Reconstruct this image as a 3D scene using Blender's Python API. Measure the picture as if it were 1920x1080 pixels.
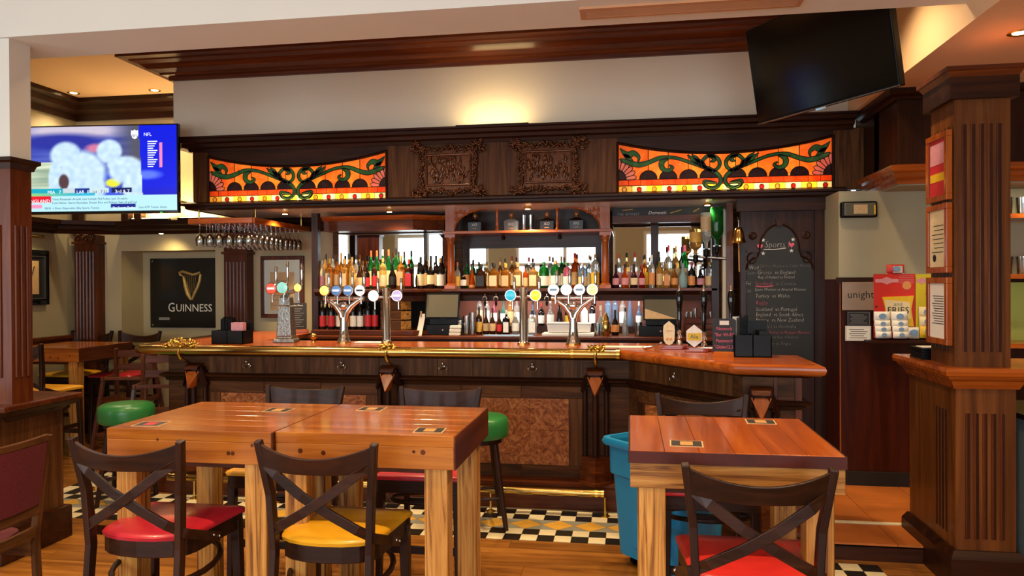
import bpy, bmesh, math, random
from mathutils import Vector, Matrix, Euler
random.seed(11)
scene = bpy.context.scene
COL = scene.collection
for o in list(bpy.data.objects):
    bpy.data.objects.remove(o, do_unlink=True)

# ------------------------------------------------------------------ camera
FPX = 1390.0
CAM_H = 1.575
cam_rot = (Matrix.Rotation(math.radians(9.0), 3, 'Z')
           @ Matrix.Rotation(math.radians(90 - 0.35), 3, 'X')
           @ Matrix.Rotation(math.radians(-0.29), 3, 'Z'))
cam_data = bpy.data.cameras.new('camera')
cam_data.sensor_width = 36.0
cam_data.lens = 36.0 * FPX / 1920.0
cam_data.clip_start = 0.05
camera = bpy.data.objects.new('camera', cam_data)
COL.objects.link(camera)
camera.matrix_world = Matrix.Translation((0, 0, CAM_H)) @ cam_rot.to_4x4()
scene.camera = camera

def ray(px, py):
    return cam_rot @ Vector(((px - 960) / FPX, (540 - py) / FPX, -1.0))
def onY(px, py, Y):
    d = ray(px, py); t = Y / d.y
    return Vector((d.x * t, Y, CAM_H + d.z * t))
def onZ(px, py, z):
    d = ray(px, py); t = (z - CAM_H) / d.z
    return Vector((d.x * t, d.y * t, z))
def onX(px, py, X):
    d = ray(px, py); t = X / d.x
    return Vector((X, d.y * t, CAM_H + d.z * t))

# ------------------------------------------------------------------ world, light, exposure
world = bpy.data.worlds.new('world'); scene.world = world
world.use_nodes = True
wb = world.node_tree.nodes['Background']
wb.inputs[0].default_value = (0.75, 0.87, 1.0, 1); wb.inputs[1].default_value = 1.6
scene.view_settings.view_transform = 'Standard'
scene.view_settings.look = 'None'
scene.view_settings.gamma = 1.0
scene.view_settings.use_curve_mapping = False
scene.view_settings.exposure = 0.25

def area_light(name, loc, rot, sx, sy, power, color):
    l = bpy.data.lights.new(name, 'AREA'); l.shape = 'RECTANGLE'; l.size = sx; l.size_y = sy
    l.energy = power; l.color = color
    o = bpy.data.objects.new(name, l); COL.objects.link(o); o.location = loc; o.rotation_euler = rot
    return o
WARM = (1.0, 0.72, 0.42)
WARM2 = (1.0, 0.82, 0.60)
DAY = (0.86, 0.94, 1.0)
WIN_Y = -2.55
# daylight through the three shop windows in the wall behind the camera
for wx in (-4.2, -1.4, 1.4):
    area_light('window_daylight', (wx, WIN_Y - 0.12, 1.65), (math.radians(90), 0, 0), 2.1, 2.0, 75, DAY)
# daylight-coloured area light in front of the left wall, which has no window
area_light('window_daylight', (-5.62, 0.6, 1.65), (math.radians(90), 0, math.radians(-90)), 2.2, 2.0, 50, DAY)

# ------------------------------------------------------------------ materials
def lin(h):
    h = h.lstrip('#')
    v = [int(h[i:i+2], 16) / 255 for i in (0, 2, 4)]
    return tuple((c / 12.92 if c <= 0.04045 else ((c + 0.055) / 1.055) ** 2.4) for c in v) + (1.0,)
MATS = {}
def new_mat(name):
    m = bpy.data.materials.new(name); m.use_nodes = True
    nt = m.node_tree; nt.nodes.clear()
    out = nt.nodes.new('ShaderNodeOutputMaterial')
    b = nt.nodes.new('ShaderNodeBsdfPrincipled')
    nt.links.new(b.outputs[0], out.inputs[0])
    MATS[name] = m
    return m, nt, b, out
def plain(name, hexc, rough=0.5, metal=0.0, coat=0.0, var=0.06, scale=6.0, bump=0.0, spec=0.5, trans=0.0, alpha=None):
    """uniform colour with a slight procedural mottling"""
    m, nt, b, out = new_mat(name)
    c = lin(hexc)
    if var > 0:
        tc = nt.nodes.new('ShaderNodeTexCoord')
        n = nt.nodes.new('ShaderNodeTexNoise'); n.inputs['Scale'].default_value = scale; n.inputs['Detail'].default_value = 3
        nt.links.new(tc.outputs['Object'], n.inputs['Vector'])
        r = nt.nodes.new('ShaderNodeValToRGB')
        r.color_ramp.elements[0].position = 0.3; r.color_ramp.elements[1].position = 0.7
        r.color_ramp.elements[0].color = tuple(x * (1 - var) for x in c[:3]) + (1,)
        r.color_ramp.elements[1].color = tuple(min(1, x * (1 + var)) for x in c[:3]) + (1,)
        nt.links.new(n.outputs['Fac'], r.inputs['Fac']); nt.links.new(r.outputs['Color'], b.inputs['Base Color'])
        if bump > 0:
            bp = nt.nodes.new('ShaderNodeBump'); bp.inputs['Strength'].default_value = bump; bp.inputs['Distance'].default_value = 0.01
            nt.links.new(n.outputs['Fac'], bp.inputs['Height']); nt.links.new(bp.outputs[0], b.inputs['Normal'])
    else:
        b.inputs['Base Color'].default_value = c
    b.inputs['Roughness'].default_value = rough
    b.inputs['Metallic'].default_value = metal
    b.inputs['Coat Weight'].default_value = coat
    b.inputs['Coat Roughness'].default_value = 0.08
    b.inputs['Specular IOR Level'].default_value = spec
    b.inputs['Transmission Weight'].default_value = trans
    return m
def wood(name, dark, mid, light, axis='X', scale=1.0, rough=0.35, coat=0.3, stretch=14.0, rand=True, dist=1.2, contrast=(0.25, 0.5, 0.78), coat_rough=0.12, spec=0.28, vary=0.18):
    """grain running along the given object axis"""
    m, nt, b, out = new_mat(name)
    N = nt.nodes.new; L = nt.links.new
    tc = N('ShaderNodeTexCoord'); mp = N('ShaderNodeMapping')
    s = [stretch * scale] * 3; s['XYZ'.index(axis)] = 0.9 * scale
    mp.inputs['Scale'].default_value = s
    L(tc.outputs['Object'], mp.inputs['Vector'])
    vec = mp.outputs[0]
    if rand:
        oi = N('ShaderNodeObjectInfo'); ad = N('ShaderNodeVectorMath'); ad.operation = 'ADD'
        ml = N('ShaderNodeMath'); ml.operation = 'MULTIPLY'; ml.inputs[1].default_value = 37.0
        L(oi.outputs['Random'], ml.inputs[0]); L(vec, ad.inputs[0]); L(ml.outputs[0], ad.inputs[1]); vec = ad.outputs[0]
    n = N('ShaderNodeTexNoise'); n.inputs['Scale'].default_value = 1.0; n.inputs['Detail'].default_value = 5
    n.inputs['Roughness'].default_value = 0.62; n.inputs['Distortion'].default_value = dist
    L(vec, n.inputs['Vector'])
    r = N('ShaderNodeValToRGB'); e = r.color_ramp.elements
    e[0].position = contrast[0]; e[0].color = lin(dark)
    e[1].position = contrast[2]; e[1].color = lin(light)
    x = e.new(contrast[1]); x.color = lin(mid)
    L(n.outputs['Fac'], r.inputs['Fac'])
    # every board has its own tone
    oi2 = N('ShaderNodeObjectInfo'); mr = N('ShaderNodeMapRange'); mr.inputs['To Min'].default_value = 1-vary; mr.inputs['To Max'].default_value = 1+vary
    L(oi2.outputs['Random'], mr.inputs['Value'])
    hv = N('ShaderNodeHueSaturation'); L(mr.outputs[0], hv.inputs['Value']); L(r.outputs['Color'], hv.inputs['Color'])
    L(hv.outputs['Color'], b.inputs['Base Color']); b.inputs['Specular IOR Level'].default_value = spec
    bp = N('ShaderNodeBump'); bp.inputs['Strength'].default_value = 0.06; bp.inputs['Distance'].default_value = 0.005
    L(n.outputs['Fac'], bp.inputs['Height']); L(bp.outputs[0], b.inputs['Normal'])
    b.inputs['Roughness'].default_value = rough
    b.inputs['Coat Weight'].default_value = coat; b.inputs['Coat Roughness'].default_value = coat_rough
    return m
def emit(name, hexc, strength):
    m, nt, b, out = new_mat(name)
    b.inputs['Base Color'].default_value = (0, 0, 0, 1)
    b.inputs['Emission Color'].default_value = lin(hexc); b.inputs['Emission Strength'].default_value = strength
    return m
def thin_glass(name, hexc='#ffffff', refl=0.5):
    m, nt, b, out = new_mat(name)
    nt.nodes.remove(b)
    N = nt.nodes.new; L = nt.links.new
    t = N('ShaderNodeBsdfTransparent'); t.inputs[0].default_value = lin(hexc)
    g = N('ShaderNodeBsdfGlossy'); g.inputs['Roughness'].default_value = 0.1
    f = N('ShaderNodeFresnel'); f.inputs['IOR'].default_value = 1.5
    mu = N('ShaderNodeMath'); mu.operation = 'MULTIPLY_ADD'; mu.inputs[1].default_value = 1.0 + refl; mu.inputs[2].default_value = 0.14; mu.use_clamp = True
    L(f.outputs[0], mu.inputs[0])
    mx = N('ShaderNodeMixShader'); L(mu.outputs[0], mx.inputs[0]); L(t.outputs[0], mx.inputs[1]); L(g.outputs[0], mx.inputs[2])
    L(mx.outputs[0], out.inputs[0])
    return m
def glass(name, hexc, trans=0.85, rough=0.04):
    m, nt, b, out = new_mat(name)
    b.inputs['Base Color'].default_value = lin(hexc); b.inputs['Roughness'].default_value = rough
    b.inputs['Transmission Weight'].default_value = trans; b.inputs['IOR'].default_value = 1.33
    return m
def stained(name, hexc, h2=None):
    """backlit coloured art glass: light from the box behind comes through it"""
    m, nt, b, out = new_mat(name)
    N = nt.nodes.new; L = nt.links.new
    nt.nodes.remove(b)
    tc = N('ShaderNodeTexCoord'); n = N('ShaderNodeTexNoise'); n.inputs['Scale'].default_value = 9; n.inputs['Detail'].default_value = 4; n.inputs['Distortion'].default_value = 1.5
    L(tc.outputs['Object'], n.inputs['Vector'])
    r = N('ShaderNodeValToRGB'); r.color_ramp.elements[0].position = 0.3; r.color_ramp.elements[1].position = 0.7
    r.color_ramp.elements[0].color = lin(hexc); r.color_ramp.elements[1].color = lin(h2 or hexc)
    L(n.outputs['Fac'], r.inputs['Fac'])
    tr = N('ShaderNodeBsdfTranslucent'); L(r.outputs['Color'], tr.inputs['Color'])
    df = N('ShaderNodeBsdfDiffuse'); L(r.outputs['Color'], df.inputs['Color'])
    gl = N('ShaderNodeBsdfGlossy'); gl.inputs['Roughness'].default_value = 0.15
    m1 = N('ShaderNodeMixShader'); m1.inputs[0].default_value = 0.30; L(tr.outputs[0], m1.inputs[1]); L(df.outputs[0], m1.inputs[2])
    m2 = N('ShaderNodeMixShader'); m2.inputs[0].default_value = 0.04; L(m1.outputs[0], m2.inputs[1]); L(gl.outputs[0], m2.inputs[2])
    L(m2.outputs[0], out.inputs[0])
    return m

# paint
plain('paint_cream', '#d3cbb8', 0.65, var=0.03, scale=1.5)
plain('paint_white', '#d9dcd4', 0.65, var=0.02, scale=1.5)
plain('paint_beige', '#b9ab86', 0.6, var=0.03, scale=1.5)
plain('paint_sage', '#a29a7c', 0.6, var=0.03, scale=1.5)
plain('ceiling_paint', '#e2bf94', 0.7, var=0.02, scale=1.5)
plain('terracotta_paint', '#a5604e', 0.6, var=0.08, scale=3)
# wood families
for ax in 'XYZ':
    wood('mahogany_' + ax, '#180803', '#2b1206', '#43200d', ax, 1.0, 0.38, 0.06, spec=0.2)
    wood('oak_dark_' + ax, '#2e180a', '#513017', '#704a27', ax, 1.6, 0.5, 0.0, spec=0.15)
    wood('redwood_' + ax, '#341406', '#53250e', '#703b17', ax, 1.0, 0.34, 0.12, spec=0.2)
    wood('pine_' + ax, '#6a3409', '#9e5a18', '#b87428', ax, 0.9, 0.35, 0.25, 16, contrast=(0.25, 0.5, 0.72))
    wood('pine_pale_' + ax, '#6a3d15', '#a8722f', '#c38e48', ax, 1.2, 0.45, 0.05, 22, contrast=(0.36, 0.48, 0.64), dist=2.4)
    wood('chair_wood_' + ax, '#190b04', '#2a1409', '#3c1f0f', ax, 1.5, 0.4, 0.08, spec=0.2)
    wood('honey_' + ax, '#70300c', '#9c4a14', '#bd681f', ax, 1.0, 0.25, 0.3)
wood('table_top', '#5c2e08', '#945012', '#b06c22', 'X', 0.9, 0.25, 0.5, 16, contrast=(0.2, 0.5, 0.75), coat_rough=0.10)
wood('table_top_red', '#6c2a06', '#9c480b', '#b8621a', 'Y', 0.8, 0.25, 0.5, 12, contrast=(0.2, 0.5, 0.75), coat_rough=0.10)
wood('floor_plank', '#5c3210', '#8f5a22', '#ad7634', 'X', 1.0, 0.30, 0.35, 12, contrast=(0.25, 0.5, 0.78), coat_rough=0.2)
# burl veneer
m, nt, b, out = new_mat('burl')
tc = nt.nodes.new('ShaderNodeTexCoord'); n1 = nt.nodes.new('ShaderNodeTexNoise'); n1.inputs['Scale'].default_value = 11; n1.inputs['Detail'].default_value = 8; n1.inputs['Distortion'].default_value = 3.5; n1.inputs['Roughness'].default_value = 0.7
nt.links.new(tc.outputs['Object'], n1.inputs['Vector'])
rr = nt.nodes.new('ShaderNodeValToRGB'); rr.color_ramp.elements[0].position = 0.32; rr.color_ramp.elements[0].color = lin('#4a2410'); rr.color_ramp.elements[1].position = 0.68; rr.color_ramp.elements[1].color = lin('#c08350')
x = rr.color_ramp.elements.new(0.5); x.color = lin('#93552c')
nt.links.new(n1.outputs['Fac'], rr.inputs['Fac']); nt.links.new(rr.outputs['Color'], b.inputs['Base Color']); b.inputs['Roughness'].default_value = 0.4; b.inputs['Specular IOR Level'].default_value = 0.2
# metals, glass, plastics
plain('brass', '#bd9c58', 0.2, 1.0, var=0.05, scale=20)
plain('brass_bright', '#e0c060', 0.22, 1.0, var=0.08, scale=40)
plain('chrome', '#d8d8d8', 0.07, 1.0, var=0)
plain('steel', '#9a9a98', 0.3, 1.0, var=0.05, scale=30)
plain('pewter', '#9b9b95', 0.38, 1.0, var=0.25, scale=60, bump=0.4)
plain('mirror', '#e8ecea', 0.015, 1.0, var=0)
plain('silver_panel', '#dfe4e6', 0.28, 0.35, var=0.05, scale=3)
plain('black_plastic', '#070707', 0.4, var=0, spec=0.2)
plain('black_gloss', '#050506', 0.08, var=0)
plain('tv_black', '#06060700'[:7], 0.12, var=0)
plain('grey_screen', '#5e5c4e', 0.15, var=0.05, scale=2)
plain('green_vinyl', '#2c7a3c', 0.33, var=0.06, scale=5, coat=0.1)
plain('red_vinyl', '#b0202e', 0.30, var=0.05, scale=5, coat=0.1)
plain('yellow_vinyl', '#d69a1c', 0.30, var=0.05, scale=5, coat=0.1)
plain('blue_plastic', '#1280b4', 0.38, var=0.04, scale=8)
plain('grey_metal', '#6d7a80', 0.35, 0.6, var=0.05)
plain('cabinet_grey', '#76868a', 0.4, var=0.05)
plain('slate_black', '#1b1d1c', 0.6, var=0.25, scale=3)
plain('chalk_white', '#d8d6ce', 0.9, var=0.1, scale=60)
plain('chalk_pink', '#d8607c', 0.9, var=0.1, scale=60)
plain('chalk_grey', '#8d8a86', 0.9, var=0.1, scale=60)
plain('paper', '#e6e0d2', 0.7, var=0.03)
plain('ink', '#1c1714', 0.7, var=0)
plain('red_card', '#c2271c', 0.45, var=0.05)
plain('yellow_card', '#c7b41e', 0.45, var=0.05)
plain('tile_black', '#17130f', 0.35, var=0.25, scale=9)
plain('tile_cream', '#e2d5ac', 0.35, var=0.10, scale=9)
plain('tile_yellow', '#d2a03e', 0.38, var=0.12, scale=9)
plain('tile_grey', '#8c8a7c', 0.40, var=0.10, scale=9)
plain('tile_terracotta', '#b4652a', 0.35, var=0.15, scale=5)
plain('grout', '#5b5142', 0.8, var=0.1)
plain('dark_gap', '#140c08', 0.8, var=0)
plain('white_plastic', '#dcdcda', 0.35, var=0)
plain('wine_cloth', '#5c1320', 0.75, var=0.15, scale=90, bump=0.3)
plain('gold_paint', '#b99a5e', 0.4, 0.5, var=0.15, scale=30)
plain('carved_bronze', '#5a3216', 0.25, 0.55, var=0.35, scale=25, coat=0.3)
wood('column_brown', '#3a1c0a', '#5a3214', '#7a481f', 'Z', 0.8, 0.34, 0.12, spec=0.2, vary=0.05)
plain('decanter_dark', '#160804', 0.25, var=0, spec=0.25)
wood('door_red', '#260b04', '#3c1508', '#521f0c', 'Z', 0.8, 0.35, 0.1, spec=0.2)
plain('red_varnish', '#8e2f16', 0.2, var=0.1, coat=0.6)
plain('lead', '#120d0a', 0.5, 0.3, var=0)
thin_glass('clear_glass', '#f4f7f6', 0.9)
glass('bottle_clear', '#e6ecea', 0.85)
glass('bottle_amber', '#c8802c', 0.8)
glass('bottle_pale_amber', '#dcae62', 0.8)
glass('bottle_green', '#1c7a30', 0.75)
glass('bottle_blue', '#8fb8e0', 0.8)
glass('bottle_pink', '#d8708c', 0.8)
glass('bottle_teal', '#5fb59c', 0.8)
glass('bottle_frost', '#a9cdd2', 0.5, 0.35)
glass('bottle_red', '#8e1418', 0.6)
glass('bottle_purple', '#3c1228', 0.4)
glass('bottle_orange', '#c2500e', 0.6)
plain('bottle_dark', '#0e0a08', 0.06, var=0)
plain('bottle_brown', '#2a1208', 0.06, var=0)
plain('bottle_white', '#d9dcdc', 0.2, var=0)
for nm, hx in (('cap_red', '#b53226'), ('cap_gold', '#b38b3a'), ('cap_black', '#121212'), ('cap_white', '#d8d4c8'), ('cap_green', '#1d5f34'),
               ('cap_cork', '#b08a58'), ('cap_pink', '#c2577e'), ('cap_orange', '#cf6a3a'), ('cap_silver', '#b9b9b6'),
               ('label_cream', '#d9c79c'), ('label_white', '#e2dfd6'), ('label_black', '#1a1a1a'), ('label_red', '#b8222a'),
               ('label_gold', '#c79a3c'), ('label_yellow', '#d8b01c'), ('label_orange', '#cf8a4a'), ('label_pink', '#c98a92'), ('label_blue', '#7396bb'), ('label_tan', '#c8a878')):
    plain(nm, hx, 0.5, var=0.08, scale=40)
emit('lamp_warm', '#ffd79a', 30.0)
emit('lamp_white', '#fff4dc', 12.0)
emit('tube_light', '#fff0c0', 22.0)
# ------------------------------------------------------------------ mesh helpers
class MB:
    """collects shapes; build() links them as ONE mesh object"""
    def __init__(s): s.v = []; s.f = []
    def add(s, vs, fs):
        k = len(s.v); s.v.extend([tuple(p) for p in vs]); s.f.extend([tuple(i + k for i in f) for f in fs]); return s
    def box(s, x0, x1, y0, y1, z0, z1, M=None):
        vs = [Vector(p) for p in ((x0,y0,z0),(x1,y0,z0),(x1,y1,z0),(x0,y1,z0),(x0,y0,z1),(x1,y0,z1),(x1,y1,z1),(x0,y1,z1))]
        if M is not None: vs = [M @ p for p in vs]
        return s.add(vs, [(0,3,2,1),(4,5,6,7),(0,1,5,4),(1,2,6,5),(2,3,7,6),(3,0,4,7)])
    def cbox(s, c, d, M=None):
        return s.box(c[0]-d[0]/2, c[0]+d[0]/2, c[1]-d[1]/2, c[1]+d[1]/2, c[2]-d[2]/2, c[2]+d[2]/2, M)
    def frustum(s, c0, d0, c1, d1):
        vs = []
        for c, d in ((c0, d0), (c1, d1)):
            vs += [(c[0]-d[0]/2,c[1]-d[1]/2,c[2]),(c[0]+d[0]/2,c[1]-d[1]/2,c[2]),(c[0]+d[0]/2,c[1]+d[1]/2,c[2]),(c[0]-d[0]/2,c[1]+d[1]/2,c[2])]
        return s.add(vs, [(0,3,2,1),(4,5,6,7),(0,1,5,4),(1,2,6,5),(2,3,7,6),(3,0,4,7)])
    def prism(s, pts, a, b, plane='XY'):
        """polygon extruded from a to b along the axis left out of 'plane'"""
        def P(p, t):
            if plane == 'XY': return (p[0], p[1], t)
            if plane == 'XZ': return (p[0], t, p[1])
            return (t, p[0], p[1])
        n = len(pts)
        vs = [P(p, a) for p in pts] + [P(p, b) for p in pts]
        fs = [tuple(range(n))[::-1], tuple(range(n, 2*n))] + [(i, (i+1) % n, n + (i+1) % n, n + i) for i in range(n)]
        return s.add(vs, fs)
    def lathe(s, prof, n=16, c=(0,0,0), M=None, close=True):
        """prof: list of (radius, z)"""
        vs = []; fs = []
        for r, z in prof:
            for i in range(n):
                a = 2*math.pi*i/n
                p = Vector((r*math.cos(a), r*math.sin(a), z))
                if M is not None: p = M @ p
                vs.append(p + Vector(c))
        for j in range(len(prof)-1):
            for i in range(n):
                fs.append((j*n+i, j*n+(i+1) % n, (j+1)*n+(i+1) % n, (j+1)*n+i))
        if close:
            fs.append(tuple(range(n))[::-1]); fs.append(tuple(range((len(prof)-1)*n, len(prof)*n)))
        return s.add(vs, fs)
    def cyl(s, p, q, r, n=12, r2=None):
        return s.tube([p, q], [r, r if r2 is None else r2], n)
    def tube(s, path, r, n=8, closed=False):
        path = [Vector(p) for p in path]; m = len(path)
        rs = r if isinstance(r, (list, tuple)) else [r]*m
        vs = []; prev = None
        for i, p in enumerate(path):
            if closed: t = path[(i+1) % m] - path[i-1]
            elif i == 0: t = path[1] - p
            elif i == m-1: t = p - path[i-1]
            else: t = (path[i+1]-p).normalized() + (p-path[i-1]).normalized()
            t.normalize()
            if prev is None:
                u = t.cross(Vector((0,0,1)))
                if u.length < 1e-3: u = t.cross(Vector((1,0,0)))
            else: u = prev - t*prev.dot(t)
            u.normalize(); w = t.cross(u); prev = u
            for k in range(n):
                a = 2*math.pi*k/n
                vs.append(p + (u*math.cos(a) + w*math.sin(a))*rs[i])
        fs = []
        for i in range(m if closed else m-1):
            j = (i+1) % m
            for k in range(n):
                fs.append((i*n+k, i*n+(k+1) % n, j*n+(k+1) % n, j*n+k))
        if not closed:
            fs.append(tuple(range(n))[::-1]); fs.append(tuple(range((m-1)*n, m*n)))
        return s.add(vs, fs)
    def strip(s, path, w, h, side):
        """rectangular section (w along side, h along the normal) swept along path; side: vector or list of vectors"""
        path = [Vector(p) for p in path]; m = len(path); vs = []
        for i, p in enumerate(path):
            t = (path[min(i+1, m-1)] - path[max(i-1, 0)]).normalized()
            sd = Vector(side[i] if isinstance(side, list) else side)
            sd = (sd - t*sd.dot(t)).normalized(); nn = t.cross(sd)
            ww = w[i] if isinstance(w, list) else w
            for a, b in ((-1,-1),(1,-1),(1,1),(-1,1)):
                vs.append(p + sd*a*ww/2 + nn*b*h/2)
        fs = [(0,3,2,1), tuple(4*(m-1)+k for k in range(4))]
        for i in range(m-1):
            for k in range(4):
                fs.append((4*i+k, 4*i+(k+1) % 4, 4*(i+1)+(k+1) % 4, 4*(i+1)+k))
        return s.add(vs, fs)
    def sweep(s, prof, path, closed=False):
        """moulding: prof = closed polygon of (out, z); path = XY points; 'out' points to the right of travel; mitred"""
        P = [Vector((p[0], p[1])) for p in path]; m = len(P); k = len(prof); vs = []
        for i in range(m):
            d1 = (P[i]-P[i-1]).normalized() if (closed or i > 0) else None
            d2 = (P[(i+1) % m]-P[i]).normalized() if (closed or i < m-1) else None
            d1 = d1 or d2; d2 = d2 or d1
            n1 = Vector((d1.y, -d1.x)); n2 = Vector((d2.y, -d2.x))
            mm = (n1+n2)
            mm = mm.normalized(); mm = mm / max(0.2, mm.dot(n1))
            for o, z in prof:
                q = P[i] + mm*o
                vs.append((q.x, q.y, z))
        fs = []
        for i in range(m if closed else m-1):
            j = (i+1) % m
            for a in range(k):
                b = (a+1) % k
                fs.append((i*k+a, i*k+b, j*k+b, j*k+a))
        if not closed:
            fs.append(tuple(range(k))); fs.append(tuple(range((m-1)*k, m*k))[::-1])
        return s.add(vs, fs)
    def ball(s, c, r, n=8, sz=(1,1,1)):
        prof = [(r*math.sin(math.pi*j/ (n//2+1)), -r*math.cos(math.pi*j/(n//2+1))) for j in range(1, n//2+1)]
        k = len(s.v); 
        vs = []; fs = []
        for rr_, z in prof:
            for i in range(n):
                a = 2*math.pi*i/n
                vs.append((c[0]+rr_*math.cos(a)*sz[0], c[1]+rr_*math.sin(a)*sz[1], c[2]+z*sz[2]))
        q = len(prof)
        for j in range(q-1):
            for i in range(n): fs.append((j*n+i, j*n+(i+1) % n, (j+1)*n+(i+1) % n, (j+1)*n+i))
        vs.append((c[0], c[1], c[2]-r*sz[2])); vs.append((c[0], c[1], c[2]+r*sz[2]))
        for i in range(n):
            fs.append((q*n, (i+1) % n, i)); fs.append((q*n+1, (q-1)*n+i, (q-1)*n+(i+1) % n))
        return s.add(vs, fs)
    def mesh(s, name, mat, smooth=None):
        me = bpy.data.meshes.new(name); me.from_pydata(s.v, [], s.f); me.update()
        bm = bmesh.new(); bm.from_mesh(me); bmesh.ops.recalc_face_normals(bm, faces=bm.faces); bm.to_mesh(me); bm.free()
        me.materials.append(MATS[mat] if isinstance(mat, str) else mat)
        if smooth is not None:
            me.polygons.foreach_set('use_smooth', [True]*len(me.polygons))
            me.set_sharp_from_angle(angle=math.radians(smooth))
        return me
    def build(s, name, mat, parent=None, smooth=None, bevel=0.0, world=False):
        return link(name, s.mesh(name, mat, smooth), parent, bevel, world)
def link(name, me, parent=None, bevel=0.0, world=False):
    o = bpy.data.objects.new(name, me); COL.objects.link(o)
    if parent is not None:
        o.parent = parent
        if world: o.matrix_parent_inverse = parent.matrix_basis.inverted()
    if bevel > 0:
        md = o.modifiers.new('bevel', 'BEVEL'); md.width = bevel; md.segments = 2; md.limit_method = 'ANGLE'; md.angle_limit = math.radians(40)
    return o
def tag(o, label, cat, group=None):
    o['label'] = label; o['category'] = cat
    if group: o['group'] = group
    return o
def struct(o): o['kind'] = 'structure'; return o
def thing(name, label, cat, loc=(0,0,0), rotz=0.0, group=None):
    o = bpy.data.objects.new(name, None); COL.objects.link(o)
    o.empty_display_size = 0.1
    o.location = loc; o.rotation_euler = (0, 0, rotz)
    o.matrix_basis = Matrix.Translation(loc) @ Matrix.Rotation(rotz, 4, 'Z')
    if label: tag(o, label, cat, group)
    return o
def dup(root, loc, rotz=0.0, label=None, group=None):
    def cp(o, parent):
        c = o.copy(); COL.objects.link(c); c.parent = parent
        for ch in o.children: cp(ch, c)
        return c
    r = cp(root, None)
    r.matrix_basis = Matrix.Translation(loc) @ Matrix.Rotation(rotz, 4, 'Z')
    if label: r['label'] = label
    if group: r['group'] = group
    return r
def recolor(root, name, mat):
    for ch in root.children:
        if ch.name.split('.')[0] == name:
            ch.data = ch.data.copy(); ch.data.materials[0] = MATS[mat]
def text_part(name, body, mat, parent, M, size, depth=0.0006, align='CENTER', world=False, sx=1.0, shear=0.0, thin=0.0):
    """lettering as a flat mesh; M places local XY text plane"""
    cu = bpy.data.curves.new(name, 'FONT'); cu.body = body; cu.size = size; cu.extrude = depth
    cu.align_x = align; cu.align_y = 'CENTER'; cu.resolution_u = 2; cu.shear = shear; cu.offset = thin
    t = bpy.data.objects.new('tmp_text', cu); COL.objects.link(t)
    dg = bpy.context.evaluated_depsgraph_get(); dg.update()
    me = bpy.data.meshes.new_from_object(t.evaluated_get(dg))
    bpy.data.objects.remove(t, do_unlink=True); bpy.data.curves.remove(cu)
    me.name = name
    me.transform(M @ Matrix.Diagonal((sx, 1, 1, 1)))
    me.materials.clear(); me.materials.append(MATS[mat])
    return link(name, me, parent, world=world)
def face_front(x, y, z):
    """text plane facing the viewer side (-Y)"""
    return Matrix.Translation((x, y, z)) @ Matrix.Rotation(math.radians(90), 4, 'X')
def arc(c, r, a0, a1, n):
    return [(c[0]+r*math.cos(a0+(a1-a0)*i/n), c[1]+r*math.sin(a0+(a1-a0)*i/n)) for i in range(n+1)]
def spot(name, loc, power, color, angle=110, blend=0.6, aim=None, radius=0.04):
    l = bpy.data.lights.new(name, 'SPOT'); l.energy = power; l.color = color
    l.spot_size = math.radians(angle); l.spot_blend = blend; l.shadow_soft_size = radius
    o = bpy.data.objects.new(name, l); COL.objects.link(o); o.location = loc
    if aim is not None:
        o.rotation_euler = (Vector(aim)-Vector(loc)).to_track_quat('-Z', 'Y').to_euler()
    return o
ORD = ['first','second','third','fourth','fifth','sixth','seventh','eighth','ninth','tenth','eleventh','twelfth','thirteenth','fourteenth',
       'fifteenth','sixteenth','seventeenth','eighteenth','nineteenth','twentieth','twenty-first','twenty-second','twenty-third','twenty-fourth']
# ================================================================== THE ROOM
XL, XR, YB, YF = -5.95, 4.2, 7.25, WIN_Y
ZC = 3.565            # high ceiling
ZR = 2.86             # lower ceiling on the right
XRC = 1.68            # left edge of the lower ceiling
# ---- floor
fl = struct(MB().box(XL-0.3, XR+0.3, YF-0.3, 8.2, -0.12, -0.006).build('floor', 'floor_plank'))
def plank_field(x0, x1, y0, y1, w=0.14, L=1.5):
    meshes = []
    for l in (L, L*0.6):
        meshes.append(MB().box(0, l-0.002, 0, w-0.002, -0.006, 0).mesh('plank', 'floor_plank'))
    r = 0; y = y0
    while y + w <= y1 + 1e-6:
        x = x0 - random.random()*L*0.8
        k = r
        while x < x1:
            l = L if k % 3 else L*0.6
            if x + l > x0:
                o = link('plank', meshes[0] if k % 3 else meshes[1], fl); o.location = (x, y, 0)
            x += l; k += 1
        y += w; r += 1
plank_field(-4.6, 1.9, 1.41, 4.49)
plank_field(-5.6, -4.5, 4.49, 7.1, L=1.1)
# ---- tile border round the bar: two rows of chequers, a row of diamonds, two rows of chequers
T = 0.105
tm = {}
for nm in ('tile_black', 'tile_cream', 'tile_yellow', 'tile_grey'):
    tm[nm] = MB().box(-T/2+0.0012, T/2-0.0012, -T/2+0.0012, T/2-0.0012, -0.004, 0.002).mesh('tile', nm)
def tile_at(x, y, nm):
    o = link('tile', tm[nm], fl); o.location = (x, y, 0)
dm = 0.19/2
dmy = MB().prism([(-T*0.99, 0), (0, -dm), (T*0.99, 0), (0, dm)], -0.004, 0.002).mesh('tile', 'tile_yellow')
gry = MB().prism([(-T*0.98, dm), (0, 0.004), (T*0.98, dm)], -0.004, 0.0015).mesh('tile', 'tile_grey')
gry2 = MB().prism([(-T*0.98, -dm), (T*0.98, -dm), (0, -0.004)], -0.004, 0.0015).mesh('tile', 'tile_grey')
dm_half = MB().prism([(-T*0.99, 0), (0, -dm), (0, dm)], -0.004, 0.002).mesh('tile', 'tile_yellow')
BY = [5.0475, 4.9425, 4.6475, 4.5425]
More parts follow.
